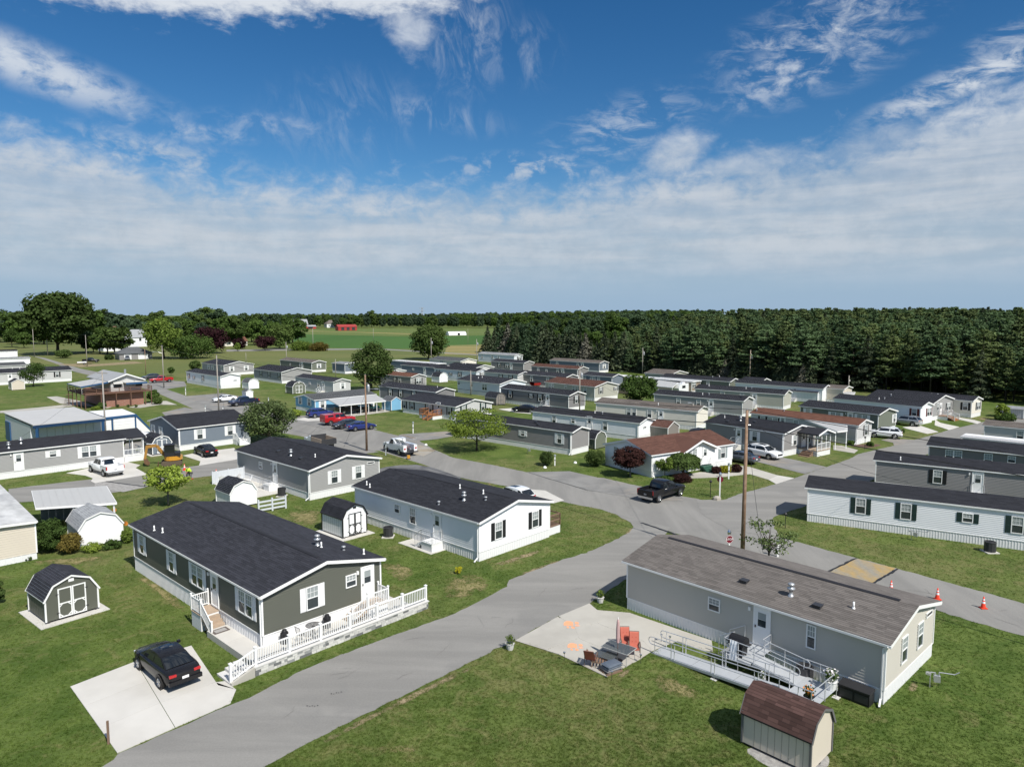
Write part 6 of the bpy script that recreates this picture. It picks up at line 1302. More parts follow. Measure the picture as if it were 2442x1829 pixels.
pole('p5', (391, 824), (391, 925), 'grey utility pole with a lamp arm by the red pickup', lamp=(2.0, -1.8))
pole('p6', (347.6, 832), (348, 893), 'thin dark utility pole beyond the brick building', POLEW, r=.11)
pole('p7', (208, 799), (208, 874), 'grey utility pole by the pickup with the trailer')
pole('p8', (113, 783), (114, 848), 'pair-like thick utility pole before the largest tree', r=.22)
pole('p9', (81, 784), (82, 851), 'grey utility pole with a red marker at the left street')
pole('p10', (682.6, 816), (683.7, 873), 'pole with a white transformer behind the left cluster', trans=True)
pole('p11', (746.5, 783), (747, 836), 'pole at the edge of the crop field, left')
pole('p12', (892.7, 783), (890.5, 812.6), 'leaning pole out in the crop field')
pole('p13', (1030, 805.8), (1028.7, 872), 'pole with a white box in front of the round dark tree', trans=True)
pole('p14', (1138, 809), (1137, 868), 'pole with a white transformer by the farthest pale blue home', trans=True)
pole('p15', (1117, 784), (1116, 823), 'thin pole in the field right of the round dark tree', r=.10)
pole('p17', (1123, 884), (1123, 943), 'weathered pole beside the pale blue-white home')
pole('p18', (1384, 873.6), (1382, 977.6), 'grey pole with a white transformer beside the dark grey single-wide', trans=True)
pole('p19', (1533, 829.5), (1532, 892), 'grey pole with a white transformer in front of the spruces', trans=True)
pole('p21', (1788, 835), (1787.6, 914), 'tan pole with a transformer before the spruces', mat('tan_pole', (.42, .34, .26), .8, var=.2), trans=True)
pole('p22', (2025, 896), (2022.7, 945), 'short guyed pole at the foot of the pines')
pole('p24', (587.6, 841), (587, 865), 'small grey pole behind the backmost left home', r=.10)
pole('p25', (464, 776), (464, 806), 'pole beside the left purple tree', r=.14)
pole('p26', (800, 856.6), (800.8, 902), 'thin pole in front of the grey trailer at the meadow', r=.10)
pole('p23', q('mc', 1990, 12), q('mc', 1998, 268), 'white-capped lamp pole at the end of the cream home', POLEG, r=.11, lamp=(.25, -.5)); pole('p27', q('mc', 2035, 110), q('mc', 2035, 275), 'thin grey pole beside the white-capped lamp pole', POLEG, r=.07)
wm_ = mat('wire', (.02, .02, .022), .6)
def wire(a, b_, label, sag=.6, r=.02, dz=0., off=0.):
 a, b_ = Vector(a), Vector(b_); d = (b_-a).normalized(); n = Vector((-d.y, d.x, 0)); a = a+Vector((0, 0, dz))+n*off; b_ = b_+Vector((0, 0, dz))+n*off; k = 14
 pts = [a.lerp(b_, i/k)-Vector((0, 0, 4*sag*(i/k)*(1-i/k))) for i in range(k+1)]; m = MB(); m.pipe(pts, r, 4); tag(m.build('power_line', wm_), label, 'wire', 'overhead wires')
PL = POLES; d12 = PL['p2']-PL['p1']; far = PL['p2']+Vector((d12.x*.95, d12.y*.95, -.6))
for dz, r in ((.05, .022), (-1.1, .028)):
 lab = 'upper' if dz > 0 else 'lower thicker'
 wire(PL['p1'], PL['p2'], lab+' wire from the brown pole by the truck to the tall brown pole', .7, r, dz); wire(PL['p2'], far, lab+' wire from the tall brown pole out over the road to the right', .7, r, dz); wire(PL['p3'], PL['p1'], lab+' wire between the left street pole and the brown pole by the truck', .8, r, dz)
wire(PL['p5'], PL['p3'], 'wire from the lamp-arm pole to the left street pole', .8); wire(PL['p7'], PL['p5'], 'wire from the trailer pole to the lamp-arm pole', .8); wire(PL['p8'], PL['p7'], 'wire from the thick pole to the trailer pole', .8); wire(PL['p7']+Vector((0, 0, -1.6)), PL['p5']+Vector((0, 0, -1.6)), 'lower wire across the far left grass', 1.0)
wire(PL['p8'], PL['p8']+Vector((-60, -6, -.3)), 'wire running off the left edge from the thick pole', .6); wire(PL['p11'], PL['p10'], 'wire from the field edge to the white transformer pole', 1.2); wire(PL['p2']+Vector((0, 0, -.5)), PL['p18']+Vector((0, 0, -.5)), 'wire from the tall brown pole back over the ranch roof', 2.0, .012)
wire(PL['p18'], PL['p1']+Vector((0, 0, -.6)), 'wire from the transformer pole over the white-capped homes to the brown pole', 1.6, .012); wire(PL['p2']+Vector((0, 0, -.9)), l2w(HOMES['rightwhite'], 2.4, 14, 4.0), 'service wire dropping to the roof of the green-shuttered home', .5, .012)
wire(PL['p21'], PL['p22'], 'wire along the foot of the pines', .8, .012); wire(PL['p19'], PL['p21'], 'wire between the two spruce-side poles', .8, .012); wire(PL['p17'], PL['p18'], 'wire between the weathered pole and the transformer pole', .8, .012)
for k_, h_, x_, y_, lab in (('p1', 'grey3', 3, 8, 'the mid grey home'), ('p1', 'h23', 3, 6, 'the orange-deck home'), ('p18', 'h9', 2, 8, 'the olive grey single-wide'), ('p18', 'h10', 2, 10, 'the plain white single-wide'), ('p18', 'h20', 2, 4, 'the dark grey single-wide'), ('p2', 'tan', 5, 9, 'the brown-roofed home'), ('p3', 'bluegrey', 8, 3, 'the blue-grey home'), ('p4', 'left', 8, 3, 'the long grey home'), ('p3', 'h37', 2, 3, 'the white single-wide')): wire(PL[k_]+Vector((0, 0, -.6)), l2w(HOMES[h_], x_, y_, 4.1), 'service drop wire to '+lab, .5, .012)
gw = MB(); a = PL['p1']; gw.pipe([(a.x, a.y, a.z-2.5), (a.x-3.6, a.y+2.0, .05)], .014, 4); tag(gw.build('guy_wire', wm_), 'slanted guy wire staying the brown pole by the utility truck', 'wire')
def whitepost(label, c, u0, v0, u1, v1, name='lamp_post', blackpost=False):
 p = g(c, u1, v1); x, y = q(c, u0, v0); h = hgt(p, x, y); h = min(max(h, 1.4), 2.7)
 t = thing(name, label, 'lamp post', p, 0, 'garden lamp posts' if not blackpost else 'black lamp posts'); m = TRIM if not blackpost else BLACK
 b = MB(); (b.box(-.065, -.065, 0, .065, .065, h*.80) if not blackpost else b.tube((0, 0, 0), (0, 0, h*.84), .035, .03, 8)); b.build('post', m, t)
 b = MB(); z = h*.80 if not blackpost else h*.84; b.lathe([(.05, z), (.12, z+.02), (.14, h-.14), (.16, h-.12), (.03, h), (0, h)], 6); b.build('lantern', GLASSUP if not blackpost else BLACK, t)
 if not blackpost: b = MB(); b.box(-.10, -.07, h*.45, .10, -.066, h*.52); b.build('number_plate', mat('plate_dark', (.05, .05, .06), .5), t)
 return t
for i, a in enumerate((('t0', 1958, 1165, 1960, 1248, 'beside the blank white gable'), ('t0', 2165, 1355, 2168, 1452, 'by the small asphalt apron'), ('t4', 585, 1378, 585, 1438, 'left of the grey utility pole'), ('t4', 1063, 1272, 1065, 1360, 'on the lawn before the blue home'), ('m8', 820, 200, 820, 325, 'on the lawn of the orange-deck home'), ('m8', 530, 412, 532, 556, 'beside the utility truck'), ('mg', 618, 632, 608, 805, 'in front of the ranch home'), ('mc', 542, 580, 545, 665, 'beside the conical shrub'), ('mg', 1135, 1490, 1125, 1625, 'under the sparse tree by the pole'))):
 whitepost('white post lantern '+a[5], *a[:5])
whitepost('black lamp post on the corner lawn left of the stop sign', 'mg', 432, 815, 415, 1002, blackpost=True); whitepost('black lamp post by the flower bed of the arched-window home', 'mj', 537, 355, 531, 492, blackpost=True); whitepost('black lamp post behind the sparse tree on the green-shuttered lawn', 'mg', 1210, 1165, 1205, 1325, blackpost=True)
def bitext(s, size, parent, loc, rot, m):
 cu = bpy.data.curves.new('lettering', 'FONT'); cu.body = s; cu.size = size; cu.align_x = 'CENTER'; cu.align_y = 'CENTER'; cu.extrude = .003; cu.materials.append(m)
 tmp = bpy.data.objects.new('tmp', cu); COL.objects.link(tmp); bpy.context.view_layer.update()
 me = bpy.data.meshes.new_from_object(tmp.evaluated_get(bpy.context.evaluated_depsgraph_get())); bpy.data.objects.remove(tmp); me.name = 'lettering'
 if not me.materials: me.materials.append(m)
 o = put(me, 'lettering', parent, loc); o.rotation_euler = rot; return o
def stop(label, p, h, rot, front=True):
 t = thing('stop_sign', label, 'sign', p, R(rot)); b = MB(); b.box(-.06, -.06, 0, .06, .06, h-.5); b.build('post', TRIM, t)
 b = MB(); oc = [(.33*math.cos(math.pi/8+i*math.pi/4), .33*math.sin(math.pi/8+i*math.pi/4)) for i in range(8)]; b.extr(oc, lambda u, a, z: (u, a, h-.75+z), -.085, -.075); pl = b.build('sign_plate', REDS, t)
 b = MB(); o2 = [(.31*x/.33, .31*z/.33) for x, z in oc]; o3 = [(.285*x/.33, .285*z/.33) for x, z in oc]
 for i in range(8): j = (i+1) % 8; b.face([(o2[i][0], -.088, h-.75+o2[i][1]), (o2[j][0], -.088, h-.75+o2[j][1]), (o3[j][0], -.088, h-.75+o3[j][1]), (o3[i][0], -.088, h-.75+o3[i][1])])
 b.build('border', REFL, pl); bitext('STOP', .23, pl, (0, -.089, h-.75), (math.pi/2, 0, 0), REFL)
 b = MB(); b.lathe([(.05, h-.42), (.13, h-.36), (.15, h-.2), (.10, h-.08), (0, h)], 8); b.build('lantern', CHROME, t); return t
p = G(1737, 1341); stop('stop sign facing the camera beside the tall brown pole', p, 2.55, 12); p = g('mg', 514, 1010); stop('stop sign seen from behind on the corner lawn', p, 2.7, 160)
bd = MB(); bd.lathe([(0, 0), (.42, 0), (.40, .25), (.2, .38), (0, .42)], 7); tag(bd.build('boulder', mat('boulder', (.36, .33, .28), .9, var=.2, vs=5, bump=.4), loc=g('mg', 485, 1025)), 'small pale boulder at the foot of the corner stop sign', 'rock')
# far lattice towers
for (tp, bs, lab) in (((1006, 733), (1007, 778), 'left steel lattice power tower above the far treeline'), ((1360.5, 742), (1361, 771), 'right steel lattice power tower before the far woods')):
 p = G(*bs); h = hgt(p, *tp); t = thing('lattice_tower', lab, 'power tower', p, .3); b = MB(); bw = h*.11; n = 7
 lv = [(lerp(bw, .5, (i/n)**.7), h*i/n) for i in range(n+1)]
 for (w0, z0), (w1, z1) in zip(lv, lv[1:]):
  cs = ((1, 1), (1, -1), (-1, -1), (-1, 1))
  for i in range(4): a, c_ = cs[i], cs[(i+1) % 4]; b.bar((a[0]*w0, a[1]*w0, z0), (a[0]*w1, a[1]*w1, z1), .28, .28); b.bar((a[0]*w0, a[1]*w0, z0), (c_[0]*w1, c_[1]*w1, z1), .14, .14); b.bar((c_[0]*w0, c_[1]*w0, z0), (a[0]*w1, a[1]*w1, z1), .14, .14)
 b.build('lattice', GALV, t)
 for z in (.82, .95): b = MB(); b.bar((-4.5, 0, h*z), (4.5, 0, h*z), .4, .5); b.build('crossarm', GALV, t)
# bits and pieces
pn = thing('wooden_stake', 'brown wooden stake at the edge of the concrete driveway', 'stake', g('n1', 755, 1495), .2); b = MB(); b.box(-.04, -.04, -.1, .04, .04, 1.05); b.build('stake', WOODB, pn)
# ------------------------------------------------------------------ other buildings, decks, porches, carports
BRICK = bpy.data.materials.new('red_brick'); BRICK.use_nodes = True
def _brick():
 t = BRICK.node_tree; b = t.nodes['Principled BSDF']; n = t.nodes.new('ShaderNodeTexBrick'); tc = t.nodes.new('ShaderNodeTexCoord'); mp = t.nodes.new('ShaderNodeMapping'); X = NX(t)
 sp = t.nodes.new('ShaderNodeSeparateXYZ'); t.links.new(tc.outputs['Object'], sp.inputs[0]); t.links.new(X.vec(X.m('ADD', sp.outputs[0], sp.outputs[1]), sp.outputs[2]), n.inputs['Vector'])
 n.inputs['Scale'].default_value = 1; n.inputs['Brick Width'].default_value = .21; n.inputs['Row Height'].default_value = .075; n.inputs['Mortar Size'].default_value = .008
 n.inputs['Color1'].default_value = (.30, .11, .065, 1); n.inputs['Color2'].default_value = (.24, .085, .055, 1); n.inputs['Mortar'].default_value = (.34, .29, .25, 1)
 t.links.new(n.outputs[0], b.inputs['Base Color']); b.inputs['Roughness'].default_value = .85
_brick()
METALW = mat('white_metal_sheet', (.62, .64, .66), .45, .1, var=.08, vs=.6, streak=(1, 8, 1)); METALR = mat('grey_white_metal_roof', (.52, .51, .49), .5, .1, var=.10, vs=.5); BLUEP = mat('blue_trim', (.028, .085, .19), .45, var=.06); AWN = mat('white_awning_metal', (.50, .49, .465), .4, .1, var=.05)
WEATH = mat('weathered_white_roof', (.52, .52, .51), .6, var=.55, vs=1.1, streak=(1, .5, 1), col2=(.40, .40, .40)); ROOFS['weathered'] = WEATH; ROOFS['whiteflat'] = mat('white_flat_roof', (.76, .76, .76), .5, var=.08, vs=.6)
DECKB = mat('deck_brown', (.155, .085, .06), .8, var=.2, vs=4)
def frame(p, th, z=0.):                       # local x along v (to the right and away), y along u (to the left and away)
 return (p.x, p.y, z), R(th-90)
def house(label, C, Wx, Ly, wz, pk, wall, roof, th=135.5, style='gable', ax='x', cat='house', ov=.4, name=None, openings=(), chimney=None, group='far houses and barns', wm=None, rm=None, z0=0.):
 p = G(*C, 0); loc, rz = frame(p, th); t = thing(name or cat.replace(' ', '_'), label, cat, loc, rz, group)
 b = MB(); wm = wm or WALLS[wall]; rm = rm or ROOFS[roof]; f = (lambda u, a, z: (a, u, z)) if ax == 'x' else (lambda u, a, z: (u, a, z)); sp_, ln = (Ly, Wx) if ax == 'x' else (Wx, Ly)
 if style == 'gable': b.extr([(0, z0), (0, wz), (sp_/2, pk-.12), (sp_, wz), (sp_, z0)], f, 0, ln)
 else: b.box(0, 0, z0, Wx, Ly, wz)
 b.build('wall', wm, t); r = MB(); s = (pk-wz)/(sp_/2); e = wz-s*ov
 if style == 'gable':
  r.extr([(-ov, e), (sp_/2, pk), (sp_+ov, e), (sp_+ov, e-.14), (sp_/2, pk-.14), (-ov, e-.14)], f, -ov, ln+ov)
 else:
  A_, B_, C_, D_ = (-ov, -ov, e), (Wx+ov, -ov, e), (Wx+ov, Ly+ov, e), (-ov, Ly+ov, e); i = sp_/2
  R1, R2 = ((i, Ly/2, pk), (Wx-i, Ly/2, pk)) if ax == 'x' else ((Wx/2, i, pk), (Wx/2, Ly-i, pk))
  if ax == 'x': r.face([A_, B_, R2, R1]); r.face([B_, C_, R2]); r.face([C_, D_, R1, R2]); r.face([D_, A_, R1])
  else: r.face([A_, B_, R1]); r.face([B_, C_, R2, R1]); r.face([C_, D_, R2]); r.face([D_, A_, R1, R2])
  r.box(-ov, -ov, e-.18, Wx+ov, Ly+ov, e-.002)
 ro = r.build('roof', rm, t)
 for k, s_, z, w, h, what in openings:
  m = MB(); nm = what; mt = {'window': GLASS, 'garage_door': TRIM, 'door': TRIM, 'barn_door': DKMETAL, 'opening': BLACK}[what]
  if k == 'B': m.box(s_-w/2, -.05, z, s_+w/2, -.003, z+h)
  else: m.box(-.05, s_-w/2, z, -.003, s_+w/2, z+h)
  o = m.build(nm, mt, t)
  if what == 'window':
   m = MB()
   if k == 'B':
    for a in (s_-w/2-.05, s_+w/2-.01): m.box(a, -.07, z-.05, a+.06, -.001, z+h+.05)
    m.box(s_-w/2, -.07, z+h, s_+w/2, -.001, z+h+.06); m.box(s_-w/2, -.07, z-.06, s_+w/2, -.001, z)
   else:
    for a in (s_-w/2-.05, s_+w/2-.01): m.box(-.07, a, z-.05, -.001, a+.06, z+h+.05)
    m.box(-.07, s_-w/2, z+h, -.001, s_+w/2, z+h+.06); m.box(-.07, s_-w/2, z-.06, -.001, s_+w/2, z)
   m.build('frame', TRIM, o)
  if what == 'garage_door':
   m = MB()
   for i in range(5): m.box(s_-w/2+.2+i*(w-.4)/5, -.06, z+h*.72, s_-w/2+.2+(i+.7)*(w-.4)/5, -.051, z+h*.86)
   m.build('pane', GLASS, o)
 if chimney: m = MB(); x, y, w, zt = chimney; m.box(x, y, 0, x+w, y+w, zt); m.build('chimney', BRICK, ro)
 return t
# brick building with the raised deck
pb_ = g('t0', 1125, 1377); loc, rz = frame(pb_, 135.5); bb = thing('brick_building', 'brick-based house with a brown wraparound deck and blue-edged white awnings', 'house', loc, rz, None)
Wb = (g('t0', 1540, 1354)-pb_).length; Lb = 15.0
m = MB(); m.box(0, 0, 0, Wb, Lb, 2.75); m.build('brick_wall', BRICK, bb)
m = MB(); m.extr([(1.2, 2.9), (1.2, 5.2), (Wb/2+.6, 6.3), (Wb, 5.2), (Wb, 2.9)], lambda u, a, z: (u, a, z), .9, Lb); m.build('upper_wall', WALLS['ltgrey'], bb)
m = MB(); m.extr([(.7, 5.08), (Wb/2+.6, 6.42), (Wb+.5, 5.08), (Wb+.5, 4.93), (Wb/2+.6, 6.27), (.7, 4.93)], lambda u, a, z: (u, a, z), .3, Lb+.4); ro = m.build('roof', ROOFS['lightgrey'], bb)
m = MB(); m.extr([(.6, 5.10), (Wb/2+.6, 6.46), (Wb+.6, 5.10), (Wb+.6, 4.88), (Wb/2+.6, 6.2), (.6, 4.88)], lambda u, a, z: (u, a, z), .26, .34); m.build('rake_board', TRIM, ro)
m = MB(); m.tube((Wb*.75, 5, 5.4), (Wb*.75, 5, 7.0), .22, .22, 10); m.build('flue', GALV, ro)
m = MB(); m.box(Wb*.5, -1.0, 4.55, Wb+.5, .9, 4.7); m.build('awning', AWN, bb); m = MB(); m.box(Wb*.5, -1.04, 4.35, Wb+.5, -.98, 4.7); m.build('awning_trim', BLUEP, bb)
m = MB(); m.face([(-4.2, .5, 4.35), (.9, .5, 5.0), (.9, 10, 5.0), (-4.2, 10, 4.35)]); m.face([(-4.2, .5, 4.28), (-4.2, 10, 4.28), (.9, 10, 4.93), (.9, .5, 4.93)]); m.build('awning', AWN, bb); m = MB(); m.bar((-4.2, .46, 4.25), (.9, .46, 4.9), .05, .28); m.bar((-4.24, .5, 4.27), (-4.24, 10, 4.27), .05, .22); m.build('awning_trim', BLUEP, bb)
m = MB(); m.box(-4.0, -1.3, 2.75, Wb+1.2, .9, 2.9); m.box(-4.0, .9, 2.75, 1.2, 11, 2.9); m.build('deck', DECKB, bb)
for k in range(2):
 for x, y, wd in ((1.8+k*4.0, .86, 1.3),): w = MB(); w.box(x, y, 3.7, x+wd, y+.03, 4.7); wo = w.build('window', GLASS, bb); w = MB(); w.face([(x-.2, .84, 4.95), (x+wd+.2, .84, 4.95), (x+wd+.2, .25, 4.45), (x-.2, .25, 4.45)]); w.build('window_awning', AWN, wo)
def rail_line(par, pts, zb, h=.95, mt=DECKB, step=2.0, bal=3):
 for a, b_ in zip(pts, pts[1:]):
  a, b_ = Vector((*a, zb)), Vector((*b_, zb)); n = max(1, round((b_-a).length/step))
  for i in range(n+1): q1 = a.lerp(b_, i/n); m = MB(); m.bar(q1, q1+Vector((0, 0, h)), .1, .1); m.build('rail_post', mt, par)
  for k in range(bal): z = h*(k+1)/bal-.03; m = MB(); m.bar(a+Vector((0, 0, z)), b_+Vector((0, 0, z)), .05, .10); m.build('rail', mt, par)
rail_line(bb, [(-4, 11), (-4, -1.3), (Wb+1.2, -1.3), (Wb+1.2, .9)], 2.9)
for x, y in [(-4+i*0, -1.2+i*2.9) for i in range(5)]+[(x, -1.2) for x in (-1.2, 1.5, 4.2, 6.9, Wb+1.1)]: m = MB(); m.bar((x, y, 0), (x, y, 2.75), .14, .14); m.build('deck_post', DECKB, bb)
for x in (-4, ): m = MB(); [m.bar((x, y, 2.9), (x, y, 4.35), .08, .08) for y in (.6, 5, 9.8)]; m.build('awning_post', TRIM, bb, kind='stuff')
m = MB()
for i in range(9): m.box(-5.3, 9-.3*i, .3*i, -4.1, 9.3-.3*i, .3*i+.06)
m.build('stair', DECKB, bb, kind='stuff')
# blue-trimmed metal garage
pA, pB, pC, pD = [g('m0', u, v, 3.9) for u, v in ((345, 235), (1105, 160), (780, 45), (35, 105))]
gp = Vector((pA.x, pA.y, 0)); mg_ = thing('metal_garage', 'large white metal garage with a dark blue fascia and grey-white flat roof', 'garage', gp, 0)
lp = [Vector((p.x-pA.x, p.y-pA.y, 0)) for p in (pA, pB, pC, pD)]
def panels(par, a, b_, z0, z1, st, name='wall_panel', mt=METALW):
 n = max(1, round((b_-a).length/st))
 for i in range(n):
  q0, q1 = a.lerp(b_, (i+.02)/n), a.lerp(b_, (i+.98)/n); m = MB(); m.bar((q0.x, q0.y, (z0+z1)/2), (q1.x, q1.y, (z0+z1)/2), .06, z1-z0); m.build(name, mt, par)
inn = lp[0].lerp(lp[2], .5)
bk = (lp[3]-lp[0]).normalized()*1.7; wl = [(lp[0]+bk).lerp(inn, .02), (lp[1]+bk).lerp(inn, .02), lp[2].lerp(inn, .03), lp[3].lerp(inn, .03)]
for i, j in ((0, 1), (1, 2), (2, 3), (3, 0)): panels(mg_, wl[i], wl[j], 0, 3.55, .9)
m = MB(); m.prism([(v.x, v.y) for v in lp], 3.78, 3.9); m.build('roof', METALR, mg_)
m = MB(); m.bar(lp[0]+Vector((0, 0, 3.58)), lp[1]+Vector((0, 0, 3.58)), .12, .38); m.build('fascia', mat('navy_trim', (.012, .038, .09), .45), mg_)
for t_ in (.05, .97): q1 = lp[0].lerp(lp[1], t_); m = MB(); m.bar((q1.x, q1.y, 0), (q1.x, q1.y, 3.4), .3, .2); m.build('corner_trim', BLUEP, mg_)
q1 = lp[0].lerp(lp[3], .94); q2 = lp[0].lerp(lp[3], .78); m = MB(); m.bar((q1.x, q1.y, 1.4), (q2.x, q2.y, 1.4), .15, 2.8); m.build('side_door', BLUEP, mg_)
p4 = [g('m0', u, v, 3.3) for u, v in ((1110, 152), (1425, 118), (1290, 66), (935, 92))]; an = thing('garage_annex', 'white garage annex with a blue roof edge and roller door', 'garage', (p4[0].x, p4[0].y, 0), 0); l4 = [Vector((p.x-p4[0].x, p.y-p4[0].y, 0)) for p in p4]; in4 = l4[0].lerp(l4[2], .5)
for i, j in ((0, 1), (1, 2), (2, 3), (3, 0)): panels(an, l4[i].lerp(in4, .04), l4[j].lerp(in4, .04), 0, 3.0, 1.2, 'wall_panel', WHITE)
m = MB(); m.prism([(v.x, v.y) for v in l4], 3.2, 3.3); m.build('roof', ROOFS['whiteflat'], an); m = MB(); m.bar(l4[0]+Vector((0, 0, 3.08)), l4[1]+Vector((0, 0, 3.08)), .1, .34); m.build('fascia', BLUEP, an)
q1, q2 = l4[0].lerp(l4[1], .27), l4[0].lerp(l4[1], .97); m = MB()
for i in range(6): m = MB(); m.bar((q1.x, q1.y, .25+i*.46), (q2.x, q2.y, .25+i*.46), .05, .44); m.build('roller_door_panel', TRIM, an)
for tt in (.22, 1.0): q3 = l4[0].lerp(l4[1], tt); m = MB(); m.bar((q3.x, q3.y, 0), (q3.x, q3.y, 2.95), .2, .14); m.build('post_trim', BLUEP, an)
e1 = l4[1]; dv = (l4[1]-l4[0]).normalized(); m = MB(); m.bar(e1+Vector((0, 0, 3.2)), e1+dv*2.6+Vector((0, 0, .1)), .12, .25); m.build('sloping_brace', BLUEP, an); m = MB(); m.face([e1+Vector((0, .05, 3.0)), e1+dv*2.3+Vector((0, .05, .1)), e1+Vector((0, .05, .1))]); m.build('side_wing', WHITE, an)
# beige trailer and its carport, lower left
zt46 = 3.0; pr_ = G(88, 1241.5, zt46); vv = Vector((math.cos(R(44)), math.sin(R(44)))); pc_ = Vector((pr_.x, pr_.y))-vv*4.4
d_ = Vector((pc_.x, pc_.y, zt46-CAM_H)); f_ = d_.y*CP-d_.z*SP
home('trailer', 'old beige trailer with a blotchy weathered white roof at the left edge', (PCX+FPX*d_.x/f_, PCY+FPX*(-d_.y*SP-d_.z*CP)/f_), None, (88, 1241.5), 'beige', 'weathered', ze=zt46, fl=.5, th=134, Ln=16, slope=.05, ridge=False)
def carport(label, corners, zs, posts, m=AWN, group=None, beam=True, name='carport', cat='carport'):
 pts = [G(*q(c, u, v), z) for (c, u, v), z in zip(corners, zs)]; o = pts[0]; t = thing(name, label, cat, (o.x, o.y, 0), 0, group); L_ = [Vector((p.x-o.x, p.y-o.y, p.z)) for p in pts]
 n = max(3, round((L_[1]-L_[0]).length/.6))
 for i in range(n):
  a, b_, c_, d_ = L_[0].lerp(L_[1], i/n), L_[0].lerp(L_[1], (i+.985)/n), L_[3].lerp(L_[2], (i+.985)/n), L_[3].lerp(L_[2], i/n); mm = MB(); dz = Vector((0, 0, .06)); mm.face([a, b_, c_, d_]); mm.face([d_-dz, c_-dz, b_-dz, a-dz]); mm.face([a, a-dz, b_-dz, b_]); mm.face([d_, c_, c_-dz, d_-dz]); mm.build('roof_panel', m, t)
 for a, b_ in ((0, 1), (3, 2), (1, 2), (0, 3)): mm = MB(); mm.bar(L_[a]-Vector((0, 0, .1)), L_[b_]-Vector((0, 0, .1)), .08, .16); mm.build('edge_beam', TRIM, t)
 for s, tt in posts: a = L_[0].lerp(L_[1], s).lerp(L_[3].lerp(L_[2], s), tt); mm = MB(); mm.bar((a.x, a.y, 0), (a.x, a.y, a.z-.1), .10, .10); mm.build('post', TRIM, t)
 return t
carport('white metal carport over the recess beside the beige trailer', [('m0', 378, 1108), ('m0', 1228, 1052), ('m0', 1122, 876), ('m0', 335, 926)], (2.7, 2.7, 2.75, 2.75), [(.46, .02), (.97, .02), (.97, .95), (.5, .95)])
cb = MB(); a, b_ = g('m0', 420, 930, 2.7), g('m0', 1100, 885, 2.7); cb.bar((a.x+.3, a.y-.5, 1.1), (b_.x+.2, b_.y-.5, 1.1), .1, 2.1); cbo = cb.build('screen_wall', WALLS['slate']); tag(cbo, 'dark slatted screen wall at the back of the left carport', 'wall')
carport('long white metal carport roof along the front of the sky blue home', [('t4', 1810, 1357), ('t8', 532, 1307), ('t8', 432, 1247), ('t4', 1692, 1292)], (2.1, 2.1, 2.45, 2.45), [(.02, .02), (.25, .02), (.45, .02), (.62, .02), (.8, .02), (.98, .02)])
carport('white awning stretching from the rust-roofed home to the porch', [('mg', 1755, 303), ('mg', 1860, 292), ('mg', 1858, 240), ('mg', 1412, 176)], (2.6, 2.6, 2.9, 2.9), [(.02, .05), (.95, .05)], name='awning', cat='awning')
carport('white metal awning on the side of the white flat-roofed trailer', [('tc', 1600, 1150), ('tc', 1785, 1168), ('tc', 1845, 1115), ('tc', 1640, 1090)], (2.3, 2.3, 2.8, 2.8), [(.02, .05), (.98, .05)], name='awning', cat='awning')
carport('small white porch roof by the guyed pole', [('tg', 1820, 1240), ('tg', 1935, 1235), ('tg', 1945, 1215), ('tg', 1830, 1205)], (2.4, 2.4, 2.5, 2.5), [(.05, .05), (.95, .05)], name='awning', cat='awning')
carport('white porch roof of the grey meadow trailer', [('t4', 1790, 930), ('t4', 1960, 920), ('t4', 1975, 900), ('t4', 1830, 905)], (2.5, 2.5, 2.7, 2.7), [(.1, .05), (.9, .05)], name='awning', cat='awning')
home('h18', 'old brown trailer with a long white flat roof in front of the spruces', (1652, 910.5), (1461, 899.6), (1662, 908), 'brown', 'whiteflat', slope=.04, gw=4.0, ridge=False, ze=2.9, wins=[B('tc', 1950, 1145, 'w2')])
home('h62', 'low slate trailer with white flat roofs beside the round dark tree', (1040, 868), (930, 857.5), (1048, 867), 'slate', 'whiteflat', slope=.04, gw=4.2, ridge=False, ze=2.9)
c9 = from_left((2290, 1041), 2.9, 136.5, 16, 0)
home('whitepatio', 'long flat white roof between the taupe and pale grey homes at the right edge', c9, (2290, 1041), None, 'ltgrey', 'whiteflat', th=136.5, Wd=3.2, slope=.03, ridge=False, ze=2.9)
